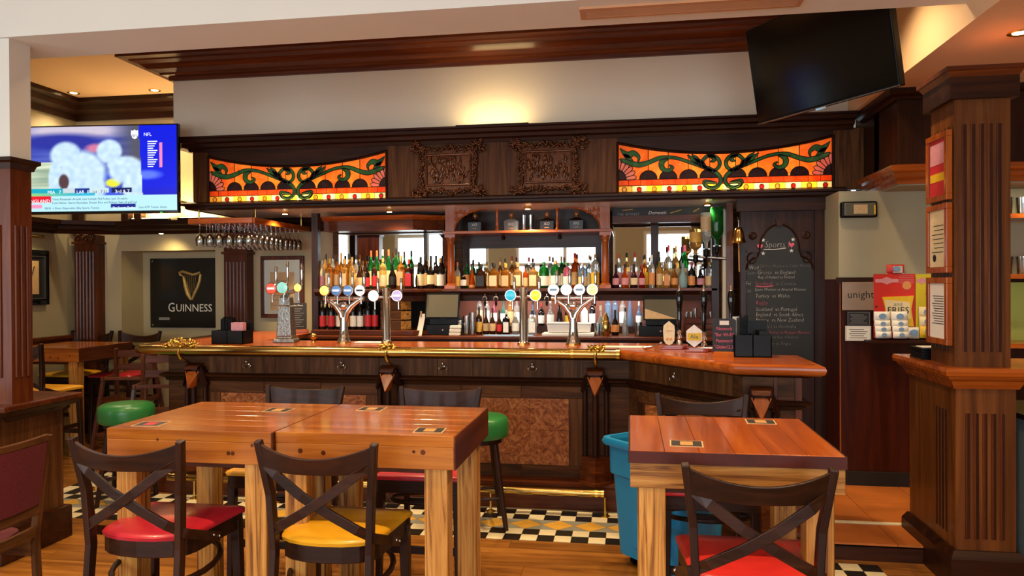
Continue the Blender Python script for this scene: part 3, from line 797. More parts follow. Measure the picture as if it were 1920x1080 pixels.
# ---- two carved reliefs
def carved(px, pyc, label, seed):
    rnd = random.Random(seed)
    c = onY(px, pyc, CY-0.01); W, H = 0.50, 0.37
    root = thing('carved_relief', label, 'carving', (c.x, CY-0.02, c.z))
    fr = MB(); inner = MB()
    P(MB().box(c.x-W/2+0.02, c.x+W/2-0.02, CY-0.02, CY, c.z-H/2+0.02, c.z+H/2-0.02), 'backing', 'carved_bronze', root)
    # leafy frame: corner bosses and runs of curled leaves
    def leaf(x, z, r, ang):
        fr.ball((x, CY-0.026, z), r, 6, (1.0, 1.1, 0.75))
        fr.ball((x+r*0.8*math.cos(ang), CY-0.042, z+r*0.8*math.sin(ang)), r*0.5, 6)
    for sx in (-1, 1):
        for sz in (-1, 1):
            for k in range(22):
                t = rnd.random()*2*math.pi; q = rnd.random()**0.5
                leaf(c.x+sx*(W/2+0.005)+math.cos(t)*q*0.06, c.z+sz*(H/2+0.004)+math.sin(t)*q*0.052, 0.013+rnd.random()*0.009, t)
    for k in range(46):
        u = -0.5 + (k+0.5)/46
        bulge = 0.03*math.exp(-(u/0.12)**2)
        for sz in (-1, 1):
            leaf(c.x+u*W, c.z+sz*(H/2-0.012+bulge*rnd.random())+rnd.uniform(-0.02, 0.018), 0.012+rnd.random()*0.006, rnd.random()*6)
    for k in range(38):
        u = -0.5 + (k+0.5)/38
        for sx in (-1, 1):
            leaf(c.x+sx*(W/2-0.024)+rnd.uniform(-0.02, 0.018), c.z+u*H, 0.012+rnd.random()*0.005, rnd.random()*6)
    P(fr, 'leaf_frame', 'carved_bronze', root, smooth=80)
    w2, h2 = 0.36, 0.235
    e = MB()
    for s in (-1, 1):
        e.tube([(c.x-w2/2-0.01, CY-0.03, c.z+s*(h2/2+0.008)), (c.x+w2/2+0.01, CY-0.03, c.z+s*(h2/2+0.008))], 0.009, 8)
        e.tube([(c.x+s*(w2/2+0.008), CY-0.03, c.z-h2/2-0.01), (c.x+s*(w2/2+0.008), CY-0.03, c.z+h2/2+0.01)], 0.009, 8)
    P(e, 'inner_moulding', 'carved_bronze', root, smooth=60)
    # crowd of small figures: heads, bodies, limbs
    for k in range(46):
        x = c.x+rnd.uniform(-w2/2+0.02, w2/2-0.02); zz = c.z+rnd.uniform(-h2/2+0.03, h2/2-0.03); h = rnd.uniform(0.03, 0.055); ln = rnd.uniform(-0.02, 0.02)
        inner.ball((x+ln, CY-0.026, zz+h*0.8), 0.009, 6)
        inner.tube([(x+ln, CY-0.024, zz+h*0.6), (x, CY-0.026, zz), (x-0.012, CY-0.024, zz-h*0.8)], [0.008, 0.014, 0.006], 5)
        inner.tube([(x, CY-0.024, zz), (x+0.016, CY-0.024, zz-h*0.8)], [0.008, 0.005], 5)
        inner.tube([(x+ln, CY-0.025, zz+h*0.5), (x+rnd.uniform(-0.035, 0.035), CY-0.027, zz+rnd.uniform(-0.01, 0.04))], 0.004, 5)
    P(inner, 'relief_figures', 'carved_bronze', root, smooth=80)
carved(841, 319, 'carved bronze-brown relief of small figures with a leafy frame beside the left glass panel', 3)
carved(1028, 313, 'carved dark relief of small figures with a leafy frame beside the right glass panel', 8)
# uplight on top of the canopy that washes the fascia
ul = onY(925, 238, CY-0.05)
u = thing('canopy_uplight', 'small hidden uplighter on the canopy cornice washing the cream fascia', 'lamp', (ul.x, CY-0.10, KZ1))
MB().box(-0.3, 0.3, -0.025, 0.025, 0, 0.012).build('housing', 'black_plastic', u)
MB().box(-0.28, 0.28, -0.015, 0.015, 0.0122, 0.0132).build('lamp', 'lamp_warm', u)
area_light('uplight_beam', (ul.x, CY-0.10, KZ1+0.018), (math.radians(152), 0, 0), 0.5, 0.03, 1.7, (1, 0.72, 0.3))
# lamps under the canopy
for px_, py_, pw in ((520, 418, 90), (720, 418, 75), (985, 399, 60), (1330, 380, 75)):
    q = onY(px_, py_, 6.2)
    dl = thing('canopy_spotlight', 'small brass spotlight under the bar canopy', 'spotlight', (q.x, 6.35, KZ0+0.012), group='spotlights under the bar canopy')
    MB().lathe([(0.028, -0.03), (0.032, -0.02), (0.02, 0.0)], 14).build('housing', 'brass_bright', dl, smooth=40)
    MB().lathe([(0.022, -0.032), (0.022, -0.0305)], 12).build('lamp', 'lamp_warm', dl)
    spot('canopy_spot_beam', (q.x, 6.35, KZ0-0.03), pw, WARM, 140, 0.9, radius=0.03)
# ================================================================== BAR COUNTER
ZT = 1.115
edge = [(-3.66, 5.12), (-0.06, 5.12), (0.59, 4.32), (1.02, 4.27)]
bc = thing('bar_counter', 'long panelled dark wooden bar counter with an angled end and brass rails', 'bar counter', (-1.3, 5.4, 0))
top_poly = edge + [(1.02, 4.86), (0.74, 4.92), (0.22, 5.74), (-2.98, 5.74), (-2.98, 6.9), (-3.66, 6.9)]
P(MB().prism(top_poly, ZT-0.035, ZT), 'counter_top', 'honey_X', bc)
tp = [(-0.04, ZT-0.06), (0.012, ZT-0.058), (0.03, ZT-0.045), (0.036, ZT-0.025), (0.03, ZT-0.006), (0.015, ZT+0.002), (-0.04, ZT+0.001)]
P(MB().sweep(tp, [(-0.07, 5.12), (0.59, 4.32), (1.02, 4.27), (1.02, 4.86)]), 'nosing', 'honey_X', bc, smooth=40)
P(MB().sweep(tp, [(-3.66, 6.9), (-3.66, 5.12), (-0.06, 5.12)]), 'nosing', 'redwood_X', bc, smooth=40)
# front body set back under the overhang
off = 0.12
body = [(-3.52, 6.9), (-3.52, 5.24), (-0.005, 5.24), (0.645, 4.44), (0.96, 4.395), (0.96, 4.84)]
inner = [(0.70, 4.90), (0.20, 5.70), (-3.02, 5.70), (-3.02, 6.9)]
P(MB().prism(body + inner, 0.0, ZT-0.06), 'carcass', 'oak_dark_X', bc)
front = [(-3.52, 6.9), (-3.52, 5.24), (-0.005, 5.24), (0.645, 4.44), (0.96, 4.395), (0.96, 4.84)]
zf1, zf0 = 1.035, 0.905
P(MB().sweep([(-0.01, zf1), (0.035, zf1), (0.05, zf1+0.012), (0.075, zf1+0.018), (0.075, ZT-0.06), (-0.01, ZT-0.06)], front), 'bed_moulding', 'mahogany_X', bc)
P(MB().sweep([(-0.01, zf0-0.06), (0.012, zf0-0.06), (0.02, zf0-0.035), (0.045, zf0-0.025), (0.05, zf0-0.01), (0.03, zf0), (-0.01, zf0)], front), 'mid_moulding', 'mahogany_X', bc)
P(MB().sweep([(-0.01, 0.0), (0.10, 0.0), (0.10, 0.15), (0.11, 0.165), (0.11, 0.185), (0.085, 0.195), (0.02, 0.2), (-0.01, 0.2)], front), 'plinth', 'redwood_X', bc)
def seg(p, q):
    p = Vector((p[0], p[1])); q = Vector((q[0], q[1])); d = (q-p); L = d.length; d.normalize()
    return Matrix(((d.x, -d.y, 0, p.x), (d.y, d.x, 0, p.y), (0, 0, 1, 0), (0, 0, 0, 1))), L     # local x along, local -y outward
def bay(Mt, x0, x1, burl=True, boards=5):
    """frieze boards above, dark surround and burl panel below"""
    w = (x1-x0)/boards
    for i in range(boards):
        P(MB().box(x0+i*w+0.0015, x0+(i+1)*w-0.0015, -0.008, 0.004, zf0+0.002, zf1-0.002, Mt), 'frieze_board', 'oak_dark_Z', bc)
    bx0, bx1, bz0, bz1 = x0+0.1, x1-0.1, 0.285, 0.755
    nb = 3; bw_ = (x1-x0-0.0)/nb
    for i in range(nb):
        P(MB().box(x0+i*bw_+0.003, x0+(i+1)*bw_-0.003, -0.007, 0.004, 0.76, zf0-0.062, Mt), 'rail_board', 'oak_dark_X', bc)
        P(MB().box(x0+i*bw_+0.003, x0+(i+1)*bw_-0.003, -0.007, 0.004, 0.2, 0.28, Mt), 'rail_board', 'oak_dark_X', bc)
    for a, b in ((x0, bx0-0.003), (bx1+0.003, x1)):
        P(MB().box(a, b, -0.007, 0.004, 0.282, 0.758, Mt), 'stile', 'oak_dark_Z', bc)
    if burl:
        nh = 4; hw = (bx1-bx0)/nh
        for i in range(nh):
            for k in range(2):
                zz0, zz1 = (bz0, 0.53) if k == 0 else (0.532, bz1)
                P(MB().box(bx0+i*hw+0.0008, bx0+(i+1)*hw-0.0008, -0.009, 0.004, zz0, zz1, Mt), 'veneer_panel', 'burl', bc)
cols_x = [onY(372, 700, 5.24).x, onY(733, 700, 5.24).x, onY(1117, 700, 5.24).x]
Mf, Lf = seg((-3.52, 5.24), (-0.005, 5.24))
for a, b in zip(cols_x[:-1], cols_x[1:]):
    bay(Mf, a+3.52+0.09, b+3.52-0.09)
Ma, La = seg((-0.005, 5.24), (0.645, 4.44))
bay(Ma, 0.08, La-0.07, boards=4)
Mr, Lr = seg((0.645, 4.44), (0.96, 4.395))
for z0, z1 in ((zf0-0.005, zf0+0.02), (0.86, 0.885)): P(MB().box(0.19, Lr-0.04, -0.014, 0.004, z0, z1, Mr), 'corner_rail', 'redwood_X', bc)
for x0, x1 in ((Lr-0.035, Lr), (0.17, 0.188)): P(MB().box(x0, x1, -0.014, 0.004, 0.2, zf1, Mr), 'corner_stile', 'redwood_Z', bc)
# corbel columns: crossbar, pointed hood, clustered shafts, stepped foot
def corbel(Mt, x):
    r = MB()
    r.box(x-0.062, x+0.062, -0.06, 0.0, 0.86, 0.955, Mt)
    P(r, 'corbel_back', 'mahogany_Z', bc, bevel=0.004)
    k = MB().add([Mt @ Vector(p) for p in ((x-0.055,-0.10,0.965),(x+0.055,-0.10,0.965),(x+0.065,-0.035,0.985),(x-0.065,-0.035,0.985),(x-0.05,-0.11,0.935),(x+0.05,-0.11,0.935))], [(0,1,2,3),(0,4,5,1),(1,5,2),(0,3,4),(4,3,2,5)])
    P(k, 'corbel_crossbar', 'redwood_X', bc, bevel=0.006)
    # V-shaped front of the hood
    v = MB().add([Mt @ Vector(p) for p in ((x-0.058,-0.085,0.925),(x+0.058,-0.085,0.925),(x,-0.145,0.80),(x-0.02,-0.06,0.80),(x+0.02,-0.06,0.80))], [(0,2,1),(0,3,2),(1,2,4),(0,1,4,3),(2,3,4)])
    P(v, 'corbel_point', 'honey_Z', bc, bevel=0.003)
    for s in (-1, 1):
        w = MB().add([Mt @ Vector(p) for p in ((x+s*0.03,-0.10,0.935),(x+s*0.075,-0.06,0.93),(x+s*0.105,-0.045,0.82),(x+s*0.085,-0.07,0.805),(x+s*0.055,-0.095,0.87),
                                              (x+s*0.03,-0.02,0.935),(x+s*0.075,-0.0,0.93),(x+s*0.105,-0.0,0.82),(x+s*0.085,-0.0,0.805),(x+s*0.055,-0.0,0.87))],
                     [(0,1,2,3,4),(5,9,8,7,6)] + [(i, (i+1) % 5, 5+(i+1) % 5, 5+i) for i in range(5)])
        P(w, 'corbel_hood', 'mahogany_Z', bc, bevel=0.003)
    for dx, dy, rr_ in ((-0.075, -0.03, 0.018), (0, -0.065, 0.022), (0.075, -0.03, 0.018)):
        P(MB().tube([Mt @ Vector((x+dx, dy, 0.36)), Mt @ Vector((x+dx, dy, 0.83))], rr_, 10), 'shaft', 'mahogany_Z', bc, smooth=50)
    for z0, z1, a, d in ((0.185, 0.205, 0.125, 0.19), (0.205, 0.26, 0.108, 0.16), (0.26, 0.275, 0.112, 0.165), (0.275, 0.345, 0.098, 0.13), (0.345, 0.365, 0.10, 0.12)):
        pts = [(x-a, 0), (x-a, -d*0.45), (x, -d), (x+a, -d*0.45), (x+a, 0)]
        pts = [Mt @ Vector((p[0], p[1], 0)) for p in pts]
        P(MB().prism([(p.x, p.y) for p in pts], z0, z1), 'foot_block', 'redwood_X', bc)
for cxx in cols_x: corbel(Mf, cxx+3.52)
corbel(Mr, 0.10)
# coat hooks on the frieze
def hook(p):
    h = MB()
    x, y, z = p
    h.ball((x, y-0.004, z), 0.012, 8, (1, 0.4, 1.2))
    h.tube([(x, y-0.005, z+0.004), (x, y-0.03, z+0.012), (x, y-0.04, z+0.026), (x, y-0.03, z+0.034)], 0.0045, 6)
    for s in (-1, 1):
        h.tube([(x, y-0.005, z-0.004), (x+s*0.012, y-0.022, z-0.02), (x+s*0.028, y-0.032, z-0.018), (x+s*0.032, y-0.03, z-0.006)], 0.004, 6)
    P(h, 'coat_hook', 'chrome', bc, smooth=60)
for px_, py_ in ((466, 683), (643, 685), (832, 687), (999, 688)):
    q = onY(px_, py_, 5.23); hook((q.x, 5.232, q.z))
q = Ma @ Vector((La*0.45, -0.008, 0.97)); hook((q.x, q.y, q.z))
# brass hand rail along the edge with three leafy brackets
zr = 1.092; yr = 5.075
rail = [(-3.45, 5.95, zr), (-3.62, 5.75, zr), (-3.70, 5.5, zr), (-3.70, 5.25, zr), (-3.66, 5.12, zr), (-3.56, yr, zr), (-3.40, yr, zr), (-0.10, yr, zr)]
rail = [(-3.715, 6.2, zr), (-3.715, 5.22, zr), (-3.69, 5.13, zr), (-3.62, 5.085, zr), (-3.52, yr, zr), (-0.075, yr, zr)]
P(MB().tube(rail, 0.035, 16), 'brass_rail', 'brass', bc, smooth=60)
P(MB().tube([(-0.09, yr, zr), (-0.068, yr, zr)], 0.039, 16).tube([(-0.4, yr, zr), (-0.38, yr, zr)], 0.037, 16), 'rail_collar', 'brass_bright', bc, smooth=50)
def bracket(x, wide, seed):
    rnd = random.Random(seed); b = MB()
    for k in range(26 if wide < 0.1 else 110):
        t = rnd.uniform(-1, 1); h = (1-t*t)
        b.ball((x+t*wide, yr-0.01+rnd.uniform(-0.035, 0.06), zr+0.024+rnd.random()*h*(0.035 if wide < 0.1 else 0.075)), rnd.uniform(0.007, 0.013), 6, (1.2, 1, 0.7))
    for k in range(10 if wide < 0.1 else 16):
        t = rnd.uniform(-1, 1)
        z0 = zr+0.03
        b.tube([(x+t*wide*0.7, yr, z0), (x+t*wide*0.9, yr-0.02, z0+0.03), (x+t*wide*1.05, yr-0.03, z0+0.02)], [0.006, 0.005, 0.003], 5)
    b.tube([(x, yr-0.032, zr+0.01), (x-0.005, yr-0.036, zr-0.02), (x, yr-0.02, zr-0.055), (x, yr+0.06, zr-0.09), (x, 5.17, zr-0.1)], [0.012, 0.010, 0.012, 0.010, 0.012], 8)
    b.ball((x, yr-0.012, zr-0.058), 0.016, 8)
    P(b, 'rail_bracket', 'brass_bright', bc, smooth=80)
bracket(onY(340, 640, yr).x, 0.125, 1); bracket(onY(727, 648, yr).x, 0.055, 2); bracket(onY(1117, 650, yr).x, 0.06, 3)
# brass foot rail on posts
zfr = 0.155; yfr = 5.02
P(MB().tube([(-3.38, yfr, zfr), (-0.19, yfr, zfr)], 0.026, 14), 'foot_rail', 'brass', bc, smooth=60)
P(MB().tube([(-0.235, yfr, zfr), (-0.215, yfr, zfr)], 0.030, 14).tube([(-0.192, yfr, zfr), (-0.175, yfr, zfr)], 0.029, 14), 'foot_rail_collar', 'brass_bright', bc, smooth=50)
pz = [onZ(x, y, 0.0).x for x, y in ((385, 925), (530, 935), (718, 945), (921, 958), (1135, 965))]
for x in pz:
    P(MB().lathe([(0.034, 0.002), (0.034, 0.006), (0.022, 0.012), (0.009, 0.02), (0.007, 0.06), (0.007, 0.13)], 12, (x, yfr, 0)), 'foot_rail_post', 'brass_bright', bc, smooth=50)
# ================================================================== BACK BAR
def struct_free(o): return o
ZS, ZB = 1.53, 1.12
xa, xb = onY(845, 540, 6.5).x, onY(1135, 540, 6.5).x
xr = onY(1345, 540, 6.5).x; xl = -2.83
XC = -1.89
wc = thing('work_counter', 'red-brown work counter with a wine step running along behind the bar', 'counter', (-1.0, 6.5, 0))
bs = thing('bottle_shelf', 'long red-brown bottle shelf with a dark fascia behind the bar', 'shelf', (-1.0, 6.6, ZS))
bp_ = thing('splashback_panel', 'terracotta and dark splashback behind the lower bottles', 'panel', (-1.0, 6.95, ZB))
ah = thing('arched_shelf', 'carved honey-coloured arch over a shelf of decanters behind the bar', 'shelf', ((xa+xb)/2, 6.6, 2.02))
def mirror_thing(lb, x, y): return thing('bar_mirror', lb, 'mirror', (x, y, ZS))
mi_l = mirror_thing('wide bar mirror behind the left-hand bottles, reflecting the hanging glasses', -2.4, 6.88)
mi_a = mirror_thing('narrow angled bar mirror beside the left turned pillar', -1.8, 6.86)
mi_c = mirror_thing('dark-framed bar mirror under the carved arch', (xa+xb)/2, 6.86)
mi_r = mirror_thing('bar mirror under the chalked header on the right of the arch', (xb+xr)/2, 6.86)
co = thing('cornice_box', 'honey-edged red-brown cornice box above the left bar mirror', 'cornice', (-2.3, 6.7, 2.07))
hd = thing('header_sign', 'narrow chalked blackboard header above the right bar mirror', 'blackboard', ((xb+xr)/2, 6.62, 2.1))
low = [(xl, 6.9), (xl, 6.22), (XC, 6.2), (-1.68, 6.27), (xr+0.25, 6.27), (xr+0.25, 6.97), (xl, 6.97)]
P(MB().prism([(p[0], p[1]+0.04) if i in (1,2,3,4) else p for i, p in enumerate(low)], 0, ZB-0.03), 'base_cabinet', 'mahogany_X', wc)
P(MB().prism(low, ZB-0.03, ZB), 'work_top', 'redwood_X', wc, bevel=0.006)
P(MB().prism([(xl, 6.9), (xl, 6.30), (XC+0.02, 6.28), (-1.70, 6.5), (-1.70, 6.9)], ZB+0.002, ZB+0.045), 'wine_step', 'redwood_X', wc, bevel=0.005)
# lower back panel
P(MB().box(-1.7, xr, 6.955, 6.975, ZB, ZS-0.1), 'splashback', 'terracotta_paint', bp_)
P(MB().box(xl, -1.7, 6.9, 6.95, ZB, ZS-0.05), 'splashback', 'dark_gap', bp_)
# bottle shelf
sh = [(xl, 6.97), (xl, 6.36), (XC, 6.34), (-1.66, 6.47), (xr, 6.47), (xr, 6.97)]
P(MB().prism(sh, ZS-0.028, ZS), 'shelf_board', 'redwood_X', bs, bevel=0.005)
P(MB().sweep([(-0.06, ZS-0.11), (-0.035, ZS-0.11), (-0.03, ZS-0.06), (-0.02, ZS-0.04), (-0.012, ZS-0.0285), (-0.06, ZS-0.0285)], sh[1:5]), 'shelf_fascia', 'mahogany_X', bs)
# end posts
for x, y in ((xl, 6.42), (xr-0.02, 6.5)):
    tag(struct_free(MB().box(x-0.03, x+0.03, y-0.03, y+0.03, ZB, KZ0-0.01).build('end_post', 'mahogany_Z')), 'dark square post at the %s end of the bottle shelves' % ('glass-rack' if x < -2 else 'optics'), 'post')
# mirrors
P(MB().box(xl+0.03, -1.945, 6.885, 6.895, ZS+0.02, 2.06), 'mirror', 'mirror', mi_l)
m45 = MB().add([(-1.93, 6.885, ZS+0.02), (-1.68, 6.84, ZS+0.02), (-1.68, 6.84, 2.06), (-1.93, 6.885, 2.06), (-1.93, 6.9, ZS+0.02), (-1.68, 6.86, ZS+0.02), (-1.68, 6.86, 2.06), (-1.93, 6.9, 2.06)], [(0,1,2,3),(7,6,5,4),(0,4,5,1),(3,2,6,7),(0,3,7,4),(1,5,6,2)])
P(m45, 'mirror', 'mirror', mi_a)
P(MB().box(-1.94, -1.92, 6.87, 6.89, ZS, 2.06), 'mirror_bead', 'mahogany_Z', mi_a)
P(MB().box(xa+0.1, xb-0.1, 6.86, 6.87, ZS+0.03, 1.905), 'mirror', 'mirror', mi_c)
P(MB().box(xb+0.06, xr-0.05, 6.86, 6.87, ZS+0.02, 2.10), 'mirror', 'mirror', mi_r)
P(MB().box(xa+0.04, xa+0.1, 6.84, 6.88, ZS, 2.02).box(xb-0.1, xb-0.04, 6.84, 6.88, ZS, 2.02).box(xa+0.1, xb-0.1, 6.84, 6.88, 1.905, 2.02).box(xa+0.1, xb-0.1, 6.84, 6.88, ZS, ZS+0.03), 'mirror_frame', 'mahogany_X', mi_c)
P(MB().box(-0.0+xb+0.4, xb+0.47, 6.845, 6.86, ZS+0.02, 2.10), 'mirror_frame', 'mahogany_Z', mi_r)
# left cornice box
P(MB().prism([(xl, 6.97), (xl, 6.6), (-1.95, 6.55), (-1.70, 6.72), (-1.70, 6.97)], 2.07, 2.19), 'cornice_body', 'redwood_X', co)
P(MB().sweep([(-0.02, 2.165), (0.02, 2.165), (0.05, 2.185), (0.055, 2.205), (-0.02, 2.205)], [(xl, 6.6), (-1.95, 6.55), (-1.70, 6.72)]), 'cornice_edge', 'honey_X', co)
# right: blackboard header and wooden strip
P(MB().box(xb+0.06, xr-0.04, 6.60, 6.64, 2.10, 2.165), 'header_strip', 'redwood_X', hd)
hbd = P(MB().box(xb+0.06, xr-0.04, 6.615, 6.63, 2.165, 2.25), 'header_blackboard', 'slate_black', hd)
text_part('chalk_lettering', 'THE  BITWEST', 'chalk_grey', hbd, face_front(xb+0.2, 6.613, 2.178), 0.03, world=False)
text_part('chalk_lettering', 'Domestic', 'chalk_white', hbd, face_front(xb+0.45, 6.613, 2.187), 0.04, shear=0.3)
for x0, z0, x1, z1 in ((0.56, 2.182, 0.66, 2.21), (0.76, 2.19, 0.81, 2.22), (0.15, 2.215, 0.24, 2.222)):
    MB().tube([(xb+x0, 6.613, z0), (xb+x1, 6.613, z1)], 0.004, 5).build('chalk_stroke', 'label_gold', hbd)
# pillars: turned columns on the shelf, plain posts above with carved spandrels
for x in (xa, xb):
    pt = thing('turned_pillar', 'honey-coloured turned pillar on the bottle shelf at the %s of the arch' % ('till end' if x == xa else 'hand-pump end'), 'pillar', (x, 6.52, ZS))
    P(MB().box(x-0.05, x+0.05, 6.47, 6.57, ZS, ZS+0.03), 'base_block', 'honey_X', pt)
    P(MB().box(x-0.048, x+0.048, 6.475, 6.565, 1.99, 2.02), 'top_block', 'honey_X', pt)
    P(MB().lathe([(0.045, ZS+0.03), (0.04, ZS+0.045), (0.03, ZS+0.05), (0.034, ZS+0.06), (0.032, ZS+0.2), (0.029, 1.92), (0.034, 1.93), (0.03, 1.945), (0.042, 1.97), (0.042, 1.99)], 16, (x, 6.52, 0)), 'shaft', 'honey_Z', pt, smooth=40)
    P(MB().box(x-0.042, x+0.042, 6.485, 6.555, 2.045, KZ0+0.01), 'upper_post', 'honey_Z', ah)
P(MB().box(xa-0.06, xb+0.06, 6.46, 6.84, 2.02, 2.045), 'arch_shelf', 'honey_X', ah, bevel=0.004)
P(MB().box(xa, xb, 6.80, 6.84, 2.045, KZ0+0.01), 'arch_back', 'mahogany_X', ah)
for s, x in ((1, xa+0.042), (-1, xb-0.042)):
    pts = [(x, 2.05)] + [(x+s*(0.30-0.30*math.cos(t)), 2.05+0.19*math.sin(t)) for t in [math.pi/2*k/10 for k in range(1, 11)]] + [(x, KZ0+0.008)]
    P(MB().prism(pts, 6.49, 6.515, 'XZ'), 'arch_spandrel', 'honey_X', ah)
    cv = MB(); rnd = random.Random(4)
    for k in range(46):
        a = rnd.random(); b = rnd.random()
        px_ = x+s*(0.01+0.2*a*a); pz_ = 2.235-0.15*b*(1-a)
        cv.ball((px_, 6.487, pz_), 0.006+0.006*rnd.random(), 6, (1, 0.6, 1))
    P(cv, 'carved_leaves', 'honey_X', ah, smooth=80)
    cv = MB().tube([(x+s*(0.30-0.30*math.cos(t)), 6.49, 2.05+0.19*math.sin(t)) for t in [math.pi/2*k/10 for k in range(11)]], 0.008, 6)
    P(cv, 'arch_bead', 'honey_X', ah, smooth=60)
for px_ in (932, 1045):
    x = onY(px_, 420, 6.52).x
    P(MB().lathe([(0.018, 2.045), (0.018, 2.06), (0.011, 2.07), (0.016, 2.1), (0.011, 2.15), (0.013, KZ0-0.02), (0.02, KZ0)], 10, (x, 6.52, 0)), 'arch_spindle', 'honey_Z', ah, smooth=50)
for px_ in (932, 1043):
    x = onY(px_, 448, 6.5).x
    P(MB().ball((x, 6.83, 2.0), 0.02, 8), 'boss', 'mahogany_X', ah, smooth=60)
# ---------------------------------------------------------------- bottles
PROF = {
 'spirit': [(0.96, 0), (1, 0.02), (1, 0.56), (0.9, 0.63), (0.45, 0.71), (0.30, 0.75), (0.28, 0.88)],
 'wine':   [(0.96, 0), (1, 0.02), (1, 0.58), (0.92, 0.65), (0.45, 0.74), (0.34, 0.78), (0.33, 0.86)],
 'square': [(0.97, 0), (1, 0.02), (1, 0.60), (0.95, 0.66), (0.42, 0.74), (0.36, 0.77), (0.36, 0.86)],
 'wide':   [(0.92, 0), (1, 0.03), (1, 0.66), (0.92, 0.74), (0.40, 0.82), (0.28, 0.84), (0.28, 0.90)],
 'tall':   [(0.96, 0), (1, 0.02), (1, 0.62), (0.85, 0.68), (0.42, 0.73), (0.36, 0.76), (0.34, 0.88)],
 'cone':   [(0.96, 0), (1, 0.02), (0.98, 0.18), (0.62, 0.52), (0.36, 0.72), (0.30, 0.78), (0.28, 0.88)],
 'bell':   [(0.80, 0), (0.95, 0.04), (1, 0.30), (0.92, 0.46), (0.5, 0.60), (0.30, 0.68), (0.28, 0.86)],
}
_bc = {}
def bottle_meshes(shape, h, r, gm, cm, lm):
    key = (shape, round(h, 3), round(r, 4), gm, cm, lm)
    if key in _bc: return _bc[key]
    pr = PROF[shape]; nk = pr[-1]
    n = 4 if shape == 'square' else 14
    k = 1.2 if shape == 'square' else 1.0
    R = Matrix.Rotation(math.pi/4, 3, 'Z') if shape == 'square' else None
    if shape == 'square':
        mb = MB().lathe([(p[0]*r*k, p[1]*h) for p in pr[:4]] + [(p[0]*r, p[1]*h) for p in pr[4:]], 8, M=Matrix.Rotation(math.pi/8, 3, 'Z'))
    else:
        mb = MB().lathe([(p[0]*r, p[1]*h) for p in pr], n)
    body = mb.mesh('bottle_body', gm, smooth=35)
    cr_ = nk[0]*r*1.12
    cap = MB().lathe([(cr_, nk[1]*h-0.006), (cr_, h*0.99), (cr_*0.9, h)], 10).mesh('cap', cm, smooth=40)
    lab = None
    if lm:
        if shape == 'square': lab = MB().box(-r*0.82, r*0.82, -r*1.125, -r*1.10, 0.10*h, 0.52*h).mesh('paper_label', lm)
        elif shape == 'cone': lab = MB().lathe([(r*1.01, 0.05*h), (r*1.0, 0.17*h)], 14, close=False).mesh('paper_label', lm, smooth=40)
        elif shape == 'bell': lab = MB().lathe([(r*1.0, 0.14*h), (r*1.02, 0.30*h), (r*0.97, 0.42*h)], 14, close=False).mesh('paper_label', lm, smooth=40)
        else: lab = MB().lathe([(r*1.012, 0.10*h), (r*1.012, 0.46*h)], 14, close=False).mesh('paper_label', lm, smooth=40)
    _bc[key] = (body, cap, lab); return _bc[key]
CN = {'bottle_clear': 'clear', 'bottle_amber': 'amber', 'bottle_pale_amber': 'pale amber', 'bottle_green': 'green', 'bottle_blue': 'pale blue', 'bottle_pink': 'pink', 'bottle_teal': 'teal',
      'bottle_frost': 'frosted blue', 'bottle_red': 'red', 'bottle_purple': 'purple', 'bottle_orange': 'orange', 'bottle_dark': 'black', 'bottle_brown': 'dark brown', 'bottle_white': 'white'}
def bottle(loc, shape, h, r, gm, cm, lm, where, group, name='bottle'):
    lab = '%s bottle, %s%s cap, %s' % (CN[gm], (lm.split('_')[1]+' label, ') if lm else '', cm.split('_')[1], where)
    t = thing(name, lab, 'bottle', loc, 0, group)
    b, c, l = bottle_meshes(shape, h, r, gm, cm, lm)
    link('bottle_body', b, t); link('cap', c, t)
    if l: link('paper_label', l, t)
    return t
def row(items, Y, z, where_fmt, group):
    for i, (px_, hp, wp, shape, gm, cm, lm) in enumerate(items):
        p = onY(px_, 540, Y); k = (Vector((p.x, Y, 0)).dot(Vector((-math.sin(math.radians(9)), math.cos(math.radians(9)), 0))))/FPX
        bottle((p.x, Y, z), shape, hp*k, wp*k/2, 'bottle_'+gm, 'cap_'+cm, ('label_'+lm) if lm else None, where_fmt % ORD[i], group)
row([(604,54,13,'spirit','clear','silver','pink'), (618,58,13,'square','amber','gold','cream'), (632,60,12,'spirit','amber','black','tan'), (646,57,13,'square','pale_amber','gold','cream'),
     (660,60,13,'spirit','pale_amber','gold','gold'), (674,52,12,'bell','brown','black','tan'), (688,47,11,'spirit','dark','black','red'), (702,54,11,'wine','brown','black','red'),
     (718,58,14,'wide','pale_amber','gold','cream'), (736,55,15,'bell','dark','black','black'), (752,63,13,'square','amber','cork','tan'), (767,56,14,'square','brown','red','red')],
    6.46, ZS, '%s from end post, left shelf front', 'bottles on the left upper shelf')
row([(611,66,12,'wine','pale_amber','black','cream'), (625,66,12,'spirit','clear','black','cream'), (640,68,12,'spirit','amber','gold','yellow'), (655,66,12,'square','amber','black','gold'),
     (668,64,12,'tall','clear','black','cream'), (696,72,11,'wine','green','orange','cream'), (707,72,11,'wine','green','orange','cream'), (718,74,11,'wine','green','white','cream'), (729,74,11,'wine','green','orange','cream'), (743,76,11,'wine','green','black','tan')],
    6.64, ZS, '%s from end post, left shelf back', 'bottles on the left upper shelf')
row([(789,60,14,'wine','dark','black','cream'), (808,62,15,'bell','dark','black','cream'), (826,58,14,'wine','dark','gold','white')],
    6.53, ZS, '%s on angled shelf corner', 'bottles on the angled shelf corner')
row([(798,64,11,'wine','dark','black','tan'), (818,62,11,'tall','dark','black','tan')], 6.68, ZS, '%s behind angled corner bottles', 'bottles on the angled shelf corner')
